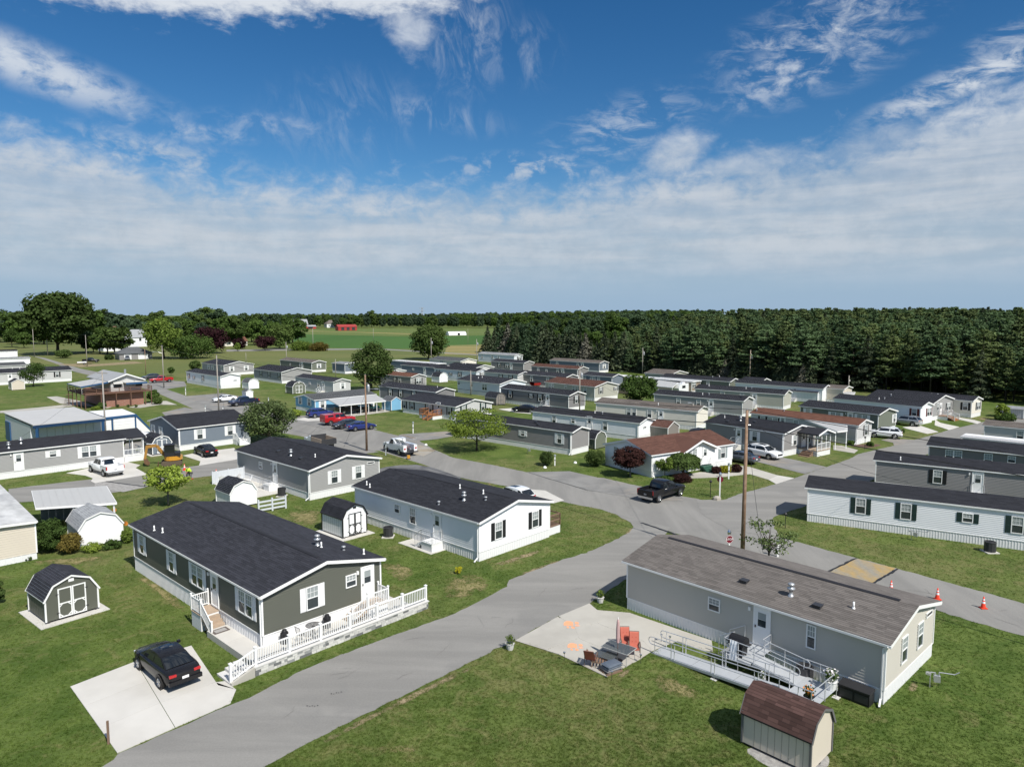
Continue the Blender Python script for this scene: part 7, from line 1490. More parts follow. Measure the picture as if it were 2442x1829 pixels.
# white camper, golf cart, boat cover
def camper():
 t = thing('camper_trailer', 'white camper trailer with a domed roof hatch behind the black roofs', 'camper', g('tc', 1890, 1235), R(45)); b = MB(); b.extr([(-3.3, .6), (-3.4, 1.6), (-3.0, 2.5), (2.6, 2.55), (3.3, 1.7), (3.0, .6)], lambda u, a, z: (u, a, z), -1.15, 1.15); b.build('body', PAINT['white'], t)
 b = MB(); b.box(-.5, -.35, 2.5, .4, .35, 2.72); b.build('roof_hatch', TRIM, t); b = MB(); b.box(-2, -1.17, 1.5, -.6, -1.152, 2.1); b.build('window', AUTOG, t)
 for s in (-1, 1): ty, rm, hs, ar = wheelmesh(.37); w = put(ty, 'wheel', t, (-.3, s*1.05, .37)); put(rm, 'rim', w)
camper()
def cart(label, p, rot, col):
 t = thing('golf_cart', label, 'golf cart', p, R(rot)); b = MB(); b.extr([(-1.1, .35), (-1.1, .75), (-.3, .8), (-.2, .45), (.6, .45), (.75, .9), (1.15, .7), (1.2, .35)], lambda u, a, z: (u, a, z), -.58, .58); b.build('body', col, t); b = MB(); b.box(-1.0, -.62, 1.82, .75, .62, 1.88); b.build('canopy', BLACK, t)
 for x in (-.95, .68):
  for y in (-.55, .55): b = MB(); b.bar((x, y, .7), (x, y, 1.82), .04, .04); b.build('canopy_post', BLACK, t)
 b = MB(); b.box(-.75, -.5, .78, -.2, .5, .92); b.box(-.8, -.5, .92, -.7, .5, 1.3); b.build('seat', BLACK, t)
 for x in (-.8, .8):
  for y in (-.55, .55): ty, rm, hs, ar = wheelmesh(.37); o = put(ty, 'wheel', t, (x, y, .24)); o.scale = (.65,)*3; put(rm, 'rim', o)
cart('teal golf cart parked under the right end of the white carport', g('t8', 395, 1405), 40, PAINT['green'])
bc = thing('covered_boat', 'red-sided covered boat beside the slate grey home', 'boat', g('tc', 385, 1165), R(40)); b = MB(); rows = []
for x, w, zb in ((-2.6, .9, .5), (-1, 1.0, .45), (1, .9, .5), (2.3, .5, .7), (2.9, .05, 1.0)): rows.append([(x, -w, 1.25), (x, -w*.8, zb+.2), (x, 0, zb), (x, w*.8, zb+.2), (x, w, 1.25)])
b.grid(rows); b.build('hull', PAINT['red'], bc); b = MB(); b.grid([[(r[0][0], r[0][1], 1.26), (r[0][0], r[0][1]*.5, 1.5), (r[0][0], 0, 1.62), (r[0][0], -r[0][1]*.5, 1.5), (r[0][0], -r[0][1], 1.26)] for r in rows]); b.build('cover', BLACK, bc)
# ranch gable, dark grey home porch, long grey home porch
HR = HOMES['ranch']; rr_ = HR['root']; sR = HR['hit'](q('mg', 270, 470), 'B')[0]; pB_ = HR['wp']('B', sR, 0, 0); xg = pB_[0]; ze_ = HR['ze']
m = MB(); m.extr([(xg-2.6, .7), (xg-2.6, ze_), (xg, ze_+.95), (xg+2.6, ze_), (xg+2.6, .7)], lambda u, a, z: (u, a, z), pB_[1]-.5, pB_[1]+.2); m.build('front_gable', WHITE, rr_)
m = MB(); m.extr([(xg-3.0, ze_-.10), (xg, ze_+1.12), (xg+3.0, ze_-.10), (xg+3.0, ze_-.24), (xg, ze_+.98), (xg-3.0, ze_-.24)], lambda u, a, z: (u, a, z), pB_[1]-.95, pB_[1]+3.4); gr_ = m.build('gable_roof', ROOFS['red'], rr_)
m = MB(); m.extr([(xg-3.05, ze_-.10), (xg, ze_+1.14), (xg+3.05, ze_-.10), (xg+3.05, ze_-.32), (xg, ze_+.92), (xg-3.05, ze_-.32)], lambda u, a, z: (u, a, z), pB_[1]-.99, pB_[1]-.94); m.build('rake_board', TRIM, gr_)
m = MB(); n = 12; m.face([(xg+.22*math.cos(2*math.pi*i/n), pB_[1]-.51, ze_+.42+.22*math.sin(2*math.pi*i/n)) for i in range(n)]); m.build('round_vent', GALV, rr_)
fm, ps = winmeshes('d'); wo = put(fm, 'door', rr_, (xg+.9, pB_[1]-.51, .75+1.05), math.pi); [put(me, nm, wo) for nm, me in ps]
for dx in (-1.3,): fm, ps = winmeshes('w2'); wo = put(fm, 'window', rr_, (xg+dx, pB_[1]-.51, 2.1), math.pi); [put(me, nm, wo) for nm, me in ps]
gs = thing('green_steps', 'dark green front steps of the ranch home', 'steps', l2w(HR, xg+.9, pB_[1]-.55, 0), rr_.rotation_euler.z); GRN = mat('green_paint', (.03, .09, .06), .6)
for i in range(3): b = MB(); b.box(-.8, -.55-.3*i, 0, .8, -.0-.3*i-(.001 if i else 0), .6-.2*i); b.build('tread', GRN, gs)
b = MB(); b.pipe([(.75, -.1, .6), (.75, -.1, 1.5), (.75, -1.1, .95), (.75, -1.1, 0)], .02); b.build('handrail', TRIM, gs)
H54 = HOMES['h54']; r54 = H54['root']
def w2l(h, p): t = h['root'].rotation_euler.z; c, s = math.cos(t), math.sin(t); dx, dy = p.x-h['PC'].x, p.y-h['PC'].y; return Vector((dx*c+dy*s, -dx*s+dy*c, 0))
f1, f2 = w2l(H54, g('mg', 1540, 572)), w2l(H54, g('mg', 1712, 548)); y0 = f1.y; x0, x1 = f1.x, max(f2.x, f1.x+3.2); yb = H54['WA']['B'][0][1]; fl = .75
m = MB(); m.box(x0, y0, .0, x1, yb-.01, fl-.08); m.build('porch_skirt', SKIRT, r54); m = MB(); m.box(x0-.05, y0-.05, fl-.08, x1+.05, yb-.01, fl); m.build('porch_floor', WOODG, r54)
for x, y in ((x0+.05, y0+.05), ((x0+x1)/2-.55, y0+.05), ((x0+x1)/2+.55, y0+.05), (x1-.05, y0+.05), (x1-.05, (y0+yb)/2), (x0+.05, (y0+yb)/2)): m = MB(); m.bar((x, y, fl), (x, y, 3.0), .11, .11); m.build('porch_post', WHITE, r54)
for a, b_ in (((x0, y0+.05), (x1, y0+.05)), ((x1-.05, y0), (x1-.05, yb))):
 for z in (fl+.1, fl+.9): m = MB(); m.bar((*a, z), (*b_, z), .05, .07); m.build('porch_rail', WHITE, r54)
 n = 22
 for i in range(1, n): o = put(PKT, 'picket', r54, (lerp(a[0], b_[0], i/n), lerp(a[1], b_[1], i/n), fl+.12)); o.scale = (.8, .8, 1.1)
xm = (x0+x1)/2; m = MB(); m.extr([(x0-.4, 2.95), (xm, 3.55), (x1+.4, 2.95), (x1+.4, 2.80), (xm, 3.40), (x0-.4, 2.80)], lambda u, a, z: (u, a, z), y0-.4, yb+.6); pr = m.build('porch_roof', ROOFS['black'], r54)
m = MB(); m.extr([(x0-.45, 2.96), (xm, 3.57), (x1+.45, 2.96), (x1+.45, 2.74), (xm, 3.35), (x0-.45, 2.74)], lambda u, a, z: (u, a, z), y0-.45, y0-.39); m.build('rake_board', TRIM, pr)
m = MB(); m.face([(x0-.3, y0-.2, 2.78), (x1+.3, y0-.2, 2.78), (xm, y0-.2, 3.38)]); m.build('porch_gable', WALLS['slate'], r54)
for i in range(4): m = MB(); m.box(x0-1.35, y0+.5+.0, 0, x0-.05-.28*i, y0+1.9, fl-.17*(i+1)+.0) if i == 3 else m.box(x0-.05-.28*(i+1), y0+.5, 0, x0-.05-.28*i, y0+1.9, fl-.15*(i+1)); m.build('porch_step', mat('step_brown', (.20, .13, .09), .8), r54)
for dx in (1.2, 2.5): fm, ps = winmeshes('d' if dx < 2 else 'w'); wo = put(fm, 'door' if dx < 2 else 'window', r54, (x0+dx, yb-.015, fl+1.1), math.pi); [put(me, nm, wo) for nm, me in ps]
H44 = HOMES['left']; r44 = H44['root']; SX, SY = H44['SX'], H44['SY']
PW = 2.3; m = MB(); z_ = H44['ze']; rs_ = H44['slope']*SY/2; prf = [(0, z_), (SY/2, z_+rs_), (SY, z_), (SY, z_-.16), (SY/2, z_+rs_-.16), (0, z_-.16)]
m.extr(prf, lambda u, a, z: (a, u, z), SX+.002, SX+PW); pr = m.build('porch_roof', ROOFS['black'], r44); m = MB(); m.extr([(-.03, z_+.01), (SY/2, z_+rs_+.01), (SY+.03, z_+.01), (SY+.03, z_-.2), (SY/2, z_+rs_-.2), (-.03, z_-.2)], lambda u, a, z: (a, u, z), SX+PW, SX+PW+.05); m.build('rake_board', TRIM, pr)
m = MB(); m.box(SX-.2, .35, 0, SX+PW-.2, SY-.6, .70); m.build('porch_base', SKIRT, r44)
for x, y in ((SX+PW-.25, .4), (SX+.8, .4), (SX+PW-.25, SY-.7)): m = MB(); m.bar((x, y, .7), (x, y, z_-.1), .12, .12); m.build('porch_post', WHITE, r44)
for z in (.80, 1.55): m = MB(); m.bar((SX-.2, .4, z), (SX+PW-.25, .4, z), .05, .07); m.build('porch_rail', WHITE, r44); m = MB(); m.bar((SX+PW-.25, .4, z), (SX+PW-.25, SY*.55, z), .05, .07); m.build('porch_rail', WHITE, r44)
for i in range(14): put(PKT, 'picket', r44, (SX-.15+i*.16, .4, .8))
for i in range(1, 12): put(PKT, 'picket', r44, (SX+PW-.25, .4+i*.2, .8))
m = MB()
for i in range(4): m.box(SX+PW-.2+.28*i, SY*.55, 0, SX+PW+.08+.28*i, SY*.8, .66-.17*i)
m.build('porch_steps', WOODG, r44); fm, ps = winmeshes('d'); wo = put(fm, 'door', r44, (SX-.29, SY*.62, 1.78), -math.pi/2); [put(me, nm, wo) for nm, me in ps]
# stairs, decks and side patio of the near homes
H2 = HOMES['white']; s2 = H2['hit'](q('n3', 1120, 250), 'A')[0]
stoop(H2, 'A', s2, 'white fibreglass steps with thin metal rails at the white double-wide home', out=1.2, width=1.3, run_dir=1, nst=4, matd=WHITE, metal=True)
sheet('concrete_pad', [l2w(H2, H2['WA']['A'][0][0]+x, s2+y+.3, 0) for x, y in ((-1.5, -.9), (.1, -.9), (.1, 3.2), (-1.5, 3.2))], .03, CONC, thick=.03)
x2 = H2['SX']-H2['WA']['A'][0][0]; dk = thing('side_deck', 'brown-railed wooden deck tucked behind the sunlit gable of the white home', 'deck', l2w(H2, x2+.03, .5, 0), H2['root'].rotation_euler.z)
b = MB(); b.box(0, 0, .66, 1.7, 2.6, .72); b.build('deck_floor', WOODB, dk); b = MB(); b.box(.02, .02, 0, 1.66, 2.56, .66); b.build('skirt', SKIRT, dk)
rail_line(dk, [(0.05, .05), (1.65, .05), (1.65, 2.5)], .72, .95, WOODB, 1.6, 2)
for i in range(1, 12): b = MB(); b.box(.05+i*.14-.02, .03, .8, .05+i*.14+.02, .07, 1.6); b.build('baluster', WOODB, dk)
H23 = HOMES['h23']; sd = H23['hit'](q('t8', 1092, 1410), 'A')[0]; ox = H23['WA']['A'][0][0]
od = thing('orange_deck', 'orange-stained wooden deck with stairs at the light grey home', 'deck', l2w(H23, ox, sd+H23['WA']['A'][0][1], 0), H23['root'].rotation_euler.z)
b = MB(); b.box(-2.2, -.9, .62, -.02, 2.9, .70); b.build('deck_floor', WOODR, od); b = MB(); b.box(-2.15, -.85, 0, -.03, 2.85, .62); b.build('skirt', SKIRT, od); rail_line(od, [(-.1, 2.85), (-2.15, 2.85), (-2.15, .4)], .70, .95, WOODR, 1.2, 2); rail_line(od, [(-.1, -.85), (-2.15, -.85)], .70, .95, WOODR, 1.2, 2)
for i in range(1, 18): b = MB(); b.box(-2.17, .4+i*.14-.02, .8, -2.13, .4+i*.14+.02, 1.6); b.build('baluster', WOODR, od)
for i in range(4): b = MB(); b.box(-2.2-.28*(i+1), -.8, .52-.15*i-.05, -2.2-.28*i, .35, .52-.15*i); b.build('tread', WOODR, od)
for y in (-.85, .4): b = MB(); b.bar((-2.2, y, 1.6), (-3.4, y, .95), .05, .12); b.bar((-3.35, y, 0), (-3.35, y, 1.0), .1, .1); b.bar((-2.2, y, .6), (-3.4, y, .05), .05, .2); b.build('stair_rail', WOODR, od, kind='stuff')
H58 = HOMES['h58']; stoop(H58, 'B', H58['hit'](q('mj', 1330, 55), 'B')[0], 'white-railed porch stairs of the grey double-wide under the pines', out=1.6, width=2.2, run_dir=0, nst=5, matd=WOODR)
H3 = HOMES['grey3']; s3 = H3['hit'](q('m4', 1138, 735), 'A')[0]
stoop(H3, 'A', s3, 'white box steps with a metal rail in the side patio of the mid grey home', out=1.15, width=1.2, run_dir=1, nst=4, matd=WHITE, metal=True)
sheet('side_patio', [l2w(H3, x, y, 0) for x, y in ((-3.4, s3-1.6), (.2, s3-1.6), (.2, s3+7.2), (-3.4, s3+7.2))], .06, CONC, thick=.06)
pf = thing('privacy_panel', 'pale grey privacy fence panel at the back of the side patio', 'fence', l2w(H3, 0, s3+7.3, 0), H3['root'].rotation_euler.z); BOARDG = mat('pale_board', (.56, .59, .62), .6, var=.06)
for i in range(20): b = MB(); b.box(-3.5+i*.18, -.02, .05, -3.5+i*.18+.172, .02, 1.35); b.build('board', BOARDG, pf)
for x in (-3.5, -1.7, .1): b = MB(); b.box(x-.05, -.08, 0, x+.05, -.02, 1.45); b.build('post', BOARDG, pf)
def adir(label, x, y, rot):
 t = thing('white_garden_chair', label, 'chair', l2w(H3, x, y, .06), H3['root'].rotation_euler.z+R(rot))
 for i in range(5): b = MB(); b.bar((-.22+i*.11, .2, .32), (-.26+i*.13, .52, 1.0+.05*(2-abs(i-2))), .09, .02); b.build('back_slat', WHITE, t)
 for i in range(5): b = MB(); y_ = -.3+i*.115; b.box(-.27, y_, .38-i*.02, .27, y_+.1, .40-i*.02); b.build('seat_slat', WHITE, t)
 for s in (-.33, .33): b = MB(); b.box(s-.06, -.38, .58, s+.06, .3, .61); b.build('arm', WHITE, t); b = MB(); b.bar((s, -.32, 0), (s, -.32, .58), .05, .08); b.build('leg', WHITE, t); b = MB(); b.bar((s*.9, -.3, .36), (s*.9, .55, .04), .04, .1); b.build('leg', WHITE, t)
adir('white slatted garden chair at the left of the side patio', -2.9, s3+6.2, 150); adir('white slatted garden chair in the middle of the side patio', -1.5, s3+5.9, 200); adir('white slatted garden chair nearest the door of the mid grey home', -1.2, s3+3.9, 250)
gd = thing('glider_seat', 'dark metal glider seat on the side patio', 'bench', l2w(H3, -2.2, s3+4.4, .06), 1.0); b = MB(); b.box(-.5, -.25, .40, .5, .25, .44); b.build('seat', WIRE, gd); b = MB(); b.pipe([(-.5, .25, .42), (-.5, .35, .9), (.5, .35, .9), (.5, .25, .42)], .02); [b.pipe([(x, .25, .42), (x, .35, .9)], .01) for x in (-.3, -.1, .1, .3)]; b.build('backrest', WIRE, gd); b = MB(); [b.pipe([(x, -.3, 0), (x, 0, .42), (x, .3, 0)], .018) for x in (-.45, .45)]; b.build('leg', WIRE, gd, kind='stuff')
sf = thing('rail_fence', 'short grey-white rail fence section behind the olive home', 'fence', g('m4', 960, 1165), R(40)); a = g('m4', 965, 1165); 
for x in (0, 1.3, 2.6): b = MB(); b.box(x-.07, -.07, 0, x+.07, .07, 1.25); b.build('post', BOARDG, sf)
for x in (0, 1.3):
 for z in (.25, .62, 1.0): b = MB(); b.box(x+.07, -.03, z-.08, x+1.23, .03, z+.08); b.build('rail', BOARDG, sf)
HB = HOMES['bluegrey']; stoop(HB, 'B', 1.6, 'white entry stairs with white rails behind the bushy grey-green tree', out=1.3, width=1.6, run_dir=0, nst=4, matd=WHITE)
shed('low shed with a red-brown roof behind the ranch home', q('mc', 1735, 400), 'taupe', 'red', 'w', 'B', 3.0, 4.0, 1.9, 2.7, doors=False, kind='gable')
# far houses and farm
house('grey garage with two white doors and a hip roof, upper left', q('t0', 1262, 880), 12, 8.5, 2.8, 5.0, 'midgrey', 'grey', style='hip', cat='garage', th=130, openings=[('B', 3.0, .1, 2.6, 2.2, 'garage_door'), ('B', 8.6, .1, 3.6, 2.2, 'garage_door'), ('A', 2.5, 1.2, 1.2, 1.0, 'window'), ('A', 5.5, 1.2, 1.2, 1.0, 'window')])
house('white two-storey farmhouse with a pale metal roof and brick chimney', q('t0', 1248, 745), 15, 9, 5.6, 9.6, 'white', 'lightgrey', th=136, openings=[('B', 3.4, 3.2, 1.2, 1.6, 'window'), ('B', 11.5, 3.2, 1.2, 1.6, 'window')], chimney=(-1.6, 1.5, 1.6, 11.5))
house('lower white wing of the farmhouse with a pale roof', q('t0', 1092, 790), 11, 8, 3.2, 5.6, 'white', 'lightgrey', th=136, openings=[('B', 2.8, 1.0, 1.1, 1.3, 'window'), ('B', 7.2, 1.0, 1.1, 1.3, 'window')])
house('tan-roofed bungalow half hidden between the purple trees', q('t4', 600, 735), 14, 8, 3.0, 5.4, 'cream', 'rust', th=140, openings=[('B', 3, 1, 1.4, 1.4, 'window'), ('B', 9, 1, 1.4, 1.4, 'window')])
house('red barn with a blue-grey metal roof on the far farm', q('t4', 1300, 548), 21, 12, 5.5, 11.5, 'red', 'lightgrey', th=120, cat='barn', openings=[('B', 6, .5, 4, 4, 'barn_door'), ('A', 6, .5, 3, 4, 'barn_door')])
house('low red shed beside the far barn', q('t4', 1235, 545), 16, 9, 4, 7, 'red', 'greybrown', th=120, cat='barn', openings=[('B', 6, .3, 4, 3, 'opening')])
house('long low lean-to with a grey roof before the far barn', q('t4', 1360, 552), 24, 7, 3.0, 4.6, 'red', 'lightgrey', th=124, cat='barn', openings=[('B', 7, .3, 6, 2.2, 'opening'), ('B', 17, .3, 6, 2.2, 'opening')])
house('white far farmhouse with a porch and cream hip roof', q('t4', 1680, 538), 14, 10, 5.5, 10, 'white', 'greybrown', th=125, style='hip', openings=[('B', 3, 1.5, 1.4, 2, 'window'), ('B', 7, 1.5, 1.4, 2, 'window'), ('B', 11, 1.5, 1.4, 2, 'window'), ('A', 5, 1.5, 1.4, 2, 'window')])
house('long red machine shed at the edge of the far field', q('t4', 1800, 570), 21, 10, 4.2, 6.6, 'red', 'red', th=122, cat='barn', openings=[('B', 5, .4, 3.4, 3.2, 'barn_door'), ('B', 11, .4, 3.4, 3.2, 'barn_door'), ('B', 17, .4, 3.4, 3.2, 'barn_door')], rm=mat('red_metal_roof', (.34, .05, .045), .5, .1))
gh = thing('greenhouse', 'white hooped greenhouse out in the crop field', 'greenhouse', g('t8', 1180, 618), R(25)); b = MB(); b.grid([[(x, 4.2*math.cos(t_), 3.2*math.sin(t_)) for t_ in np.linspace(0, math.pi, 10)] for x in np.linspace(0, 16, 6)]); b.face([(0, 4.2*math.cos(t_), 3.2*math.sin(t_)) for t_ in np.linspace(0, math.pi, 10)]); b.build('plastic_cover', WHITE, gh)
for x in np.linspace(0, 16, 6): b = MB(); b.pipe([(x, 4.25*math.cos(t_), 3.25*math.sin(t_)) for t_ in np.linspace(0, math.pi, 10)], .09, 4); b.build('hoop', GALV, gh)
b = MB(); b.box(8, -4.3, .2, 10, -4.0, 2.0); b.build('opening', BLACK, gh)
ft = thing('flat_trailer', 'low flat trailer with a white tarp behind the far left pickup', 'trailer', g('t0', 890, 925), R(30)); b = MB(); b.box(-2.5, -1, .5, 2.5, 1, .62); b.build('deck', DECKB, ft); b = MB(); b.box(-2.2, -.9, .63, .8, .9, 1.0); b.build('tarp', WHITE, ft)
for s in (-1, 1): ty, rm, hs, ar = wheelmesh(.37); w = put(ty, 'wheel', ft, (0, s*1.1, .37)); put(rm, 'rim', w)
# ------------------------------------------------------------------ vegetation
def leafmat(name, col, rnd=.35, trans=.28, col2=None):
 m = bpy.data.materials.new('leaf_'+name); m.use_nodes = True; t = m.node_tree; X = NX(t); t.nodes.remove(t.nodes['Principled BSDF']); out = t.nodes['Material Output']
 ge = t.nodes.new('ShaderNodeNewGeometry'); oi = t.nodes.new('ShaderNodeObjectInfo'); co = t.nodes.new('ShaderNodeTexCoord').outputs['Object']
 f = X.m('MULTIPLY', X.m('MULTIPLY_ADD', X.m('SUBTRACT', ge.outputs['Random Per Island'], .5), 2*rnd, 1.0), X.m('MULTIPLY_ADD', X.m('SUBTRACT', oi.outputs['Random'], .5), .5, 1.0))
 f = X.m('MULTIPLY', f, X.m('MULTIPLY_ADD', X.m('SUBTRACT', X.noise(co, .7, 3, .6), .5), .9, 1.0))
 c = X.mix(X.m('MULTIPLY', oi.outputs['Random'], .5), col, col2 or tuple(v*w for v, w in zip(col, (1.15, 1.05, .9))))
 c = X.mix(1.0, c, X.vec(f, f, f), 'MULTIPLY')
 d = t.nodes.new('ShaderNodeBsdfDiffuse'); tr = t.nodes.new('ShaderNodeBsdfTranslucent'); mx = t.nodes.new('ShaderNodeMixShader'); mx.inputs[0].default_value = trans
 t.links.new(c, d.inputs[0]); t.links.new(X.mix(1.0, c, (1.1, 1.25, .6), 'MULTIPLY'), tr.inputs[0]); t.links.new(d.outputs[0], mx.inputs[1]); t.links.new(tr.outputs[0], mx.inputs[2]); t.links.new(mx.outputs[0], out.inputs[0]); return m
LEAF = {k: leafmat(k, c, r_, tr_) for k, c, r_, tr_ in (('dark', (.074, .112, .036), .35, .25), ('mid', (0.072, 0.118, 0.034), .35, .28), ('lime', (0.225, 0.295, 0.058), 0.3, .3), ('yellow', (0.125, 0.18, 0.042), 0.3, .3), ('purple', (0.03, 0.014, 0.018), .4, .15), ('maple', (.052,.026,.024), .4, .2), ('pine', (0.082, 0.128, 0.064), 0.22, .18), ('pine2', (0.105, 0.14, 0.06), 0.22, .18), ('spruce', (0.075, 0.096, 0.06), .35, .26), ('greyspruce', (0.14, 0.14, 0.115), .35, .15), ('bronze', (.12, .10, .03), .5, .2), ('gold', (.34, .33, .03), .3, .2), ('olivegrey', (0.098, 0.135, 0.058), .4, .25), ('bluegreen', (0.055, 0.088, 0.05), .3, .2))}
BARK = mat('bark', (.048, .040, .033), .9, var=.3, vs=5, streak=(4, 4, .6)); BARKG = mat('bark_grey', (.17, .15, .13), .9, var=.3, vs=5, streak=(4, 4, .6))
def unit(v): return v/np.maximum(np.linalg.norm(v, axis=1, keepdims=True), 1e-6)
def leafquads(name, C, N, size, m, asp=.6, jit=.6, rng=RNG):
 n = len(C); nr = unit(N+rng.normal(0, jit, (n, 3))); a = unit(np.cross(nr, rng.normal(0, 1, (n, 3)))); b = np.cross(nr, a); s = (np.asarray(size)*rng.uniform(.7, 1.3, n))[:, None]
 V = np.stack([C-a*s, C-b*s*asp, C+a*s, C+b*s*asp], 1).reshape(-1, 3)
 me = bpy.data.meshes.new(name); me.vertices.add(4*n); me.vertices.foreach_set('co', V.astype(np.float32).ravel()); me.loops.add(4*n); me.loops.foreach_set('vertex_index', np.arange(4*n, dtype=np.int32)); me.polygons.add(n); me.polygons.foreach_set('loop_start', np.arange(0, 4*n, 4, dtype=np.int32)); me.materials.append(m); me.update(calc_edges=True); return me
def decid(seed, h, cw, base=.22, lobes=40, per=90, leaf=.3, flat=.75, lr=.26, mt='mid', shape=1.0, bark=None, trunk_r=None, twigs=9):
 rng = np.random.default_rng(seed); hb = h*base; cz = (h+hb)/2; rz_ = (h-hb)/2; rx = cw/2
 d = unit(rng.normal(0, 1, (lobes, 3))); rad = rng.uniform(.45, 1.0, lobes)**.6; r = rx*lr*rng.uniform(.75, 1.35, lobes)
 L = d*rad[:, None]*np.array([rx, rx, rz_])*(1-lr*.75); L[:, 2] += cz
 if shape != 1.0: k = np.clip((L[:, 2]-hb)/(h-hb), 0, 1); w = 1-(1-1/shape)*k if shape > 1 else (shape+(1-shape)*k); L[:, :2] *= w[:, None]
 dd = unit(rng.normal(0, 1, (lobes*per, 3))+np.array([0, 0, .25])); sh = rng.uniform(.55, 1.05, lobes*per)
 C = np.repeat(L, per, 0)+dd*sh[:, None]*np.repeat(r, per)[:, None]*np.array([1, 1, flat]); cr = leafquads('crown', C, dd+np.array([0, 0, .35]), leaf, LEAF[mt], rng=rng)
 b = MB(); tr = trunk_r or max(.05, h*.022); top = Vector((rng.normal(0, .03*h), rng.normal(0, .03*h), hb+(h-hb)*.45)); mid_ = Vector((top.x*.3, top.y*.3, hb)); b.tube((0, 0, -.1), mid_, tr*1.15, tr*.85, 8); b.tube(mid_, top, tr*.85, tr*.4, 8)
 for i in range(min(twigs, lobes)):
  t_ = rng.uniform(.0, .9); s = mid_.lerp(top, t_); e = Vector(L[i]); e = s.lerp(e, .92); mm = s.lerp(e, .5)+Vector((0, 0, -.06*h*rng.uniform(0, 1))); b.tube(s, mm, tr*.42, tr*.28, 6); b.tube(mm, e, tr*.28, tr*.08, 5)
 return b.mesh('trunk', bark or BARK, True), cr
def pine(seed, h, Rr, mt='pine', bare=.25, whorls=14, per=5, nq=62, up=.12, leaf=.36, rnd=.5, lop=.2):
 rng = np.random.default_rng(seed); Cs, Ns = [], []
 for w in range(whorls):
  f = (w+rng.uniform(-.3, .3))/(whorls-1); f = min(1, max(0, f)); z = h*(bare+(.97-bare)*f); rr = Rr*(1-f)**rnd*rng.uniform(.75, 1.15)+.35
  for k in range(per):
   if rng.random() < lop*(1-f): continue
   a = 2*math.pi*(k+rng.uniform(-.3, .3))/per+w*2.4; L = rr*rng.uniform(.6, 1.2); n = nq if f < .8 else nq//2
   t = 1-.8*rng.uniform(0, 1, n)**1.5; lat = rng.normal(0, .20*L, n)*t; zz = z+L*(up*t**2-.10*t)+rng.normal(0, .13, n)
   ca, sa = math.cos(a), math.sin(a); Cs.append(np.stack([ca*L*t-sa*lat, sa*L*t+ca*lat, zz], 1)); Ns.append(np.stack([ca*.55*t, sa*.55*t, .8+0*t], 1))
 cr = leafquads('crown', np.concatenate(Cs), np.concatenate(Ns), leaf, LEAF[mt], .42, .5, rng); b = MB(); b.tube((0, 0, -.1), (0, 0, h*.97), .02*h*.55, .03, 7); return b.mesh('trunk', BARK, True), cr
def spruce(seed, h, Rr, mt='spruce', leaf=.34, nq=15):
 rng = np.random.default_rng(seed); Cs, Ns = [], []; wh = 20
 for w in range(wh):
  f = w/(wh-1); z = h*(.03+.95*f); rr = Rr*(1-f)**.88+.08
  per = max(4, int(9*(1-f)+4))
  for k in range(per):
   a = 2*math.pi*(k+rng.uniform(-.35, .35))/per+w*1.3; L = rr*rng.uniform(.8, 1.12); n = max(5, int(nq*(1-f*.6))); t = rng.uniform(.2, 1.0, n); lat = rng.normal(0, .13*L, n)*(.4+t); zz = z-L*.28*t+rng.normal(0, .09, n)
   ca, sa = math.cos(a), math.sin(a); Cs.append(np.stack([ca*L*t-sa*lat, sa*L*t+ca*lat, zz], 1)); Ns.append(np.stack([ca*.7*t, sa*.7*t, .6+0*t], 1))
 cr = leafquads('crown', np.concatenate(Cs), np.concatenate(Ns), leaf, LEAF[mt], .4, .5, rng); b = MB(); b.tube((0, 0, -.1), (0, 0, h*.98), .018*h, .02, 7); return b.mesh('trunk', BARK, True), cr
def plant(name, label, cat, p, meshes, rot=0., sc=1., group=None):
 t = thing(name, label, cat, (p[0], p[1], 0), rot, group); t.scale = (sc,)*3 if isinstance(sc, (int, float)) else sc
 for n_, me in zip(('trunk', 'crown'), meshes): put(me, n_, t)
 return t
def dist(p): return p.y*CP+(CAM_H)*SP
def tree_at(label, bpx, tpx, wpx, seed=1, name='tree', cat='tree', group=None, **k):
 p = G(*bpx); h = hgt(p, *tpx); cw = 1.12*wpx/FPX*dist(p); return plant(name, label, cat, p, decid(seed, h, cw, **k), group=group)
tree_at('small loose yellow-green tree by the excavator and the back street', (401, 1206), (395, 1106), 100, 3, base=.30, lobes=46, per=60, leaf=.13, flat=.5, lr=.24, mt='lime', bark=BARKG, twigs=20)
tree_at('broad spreading yellow-green tree with layered branches beside the truck', (1137, 1075), (1136, 968), 162, 5, base=.20, lobes=64, per=110, leaf=.13, flat=.30, lr=.25, mt='lime', twigs=18)
tree_at('bushy grey-green tree in front of the blue-grey home', (640, 1052), (640, 950), 124, 8, base=.06, lobes=80, per=85, leaf=.17, flat=.7, lr=.26, mt='olivegrey', bark=BARKG, twigs=26)
tree_at('tall dark narrow tree behind the white carport roof', (887, 932), (890, 811), 108, 12, base=.05, lobes=80, per=90, leaf=.26, lr=.27, mt='dark', shape=1.45)
tree_at('large round dark tree standing alone before the crop field', (1022, 858), (1022, 767), 84, 15, base=.03, lobes=80, per=100, leaf=.42, lr=.27, mt='dark')
tree_at('bright green multi-branched tree behind the weathered cream home', (1526, 962), (1520, 887), 84, 18, base=.04, lobes=50, per=80, leaf=.26, lr=.27, mt='mid')
tree_at('sparse thin-leaved tree beside the tall brown pole', (1833, 1348), (1838, 1228), 118, 21, base=.22, lobes=26, per=34, leaf=.10, flat=.5, lr=.22, mt='olivegrey', bark=BARK, twigs=26)
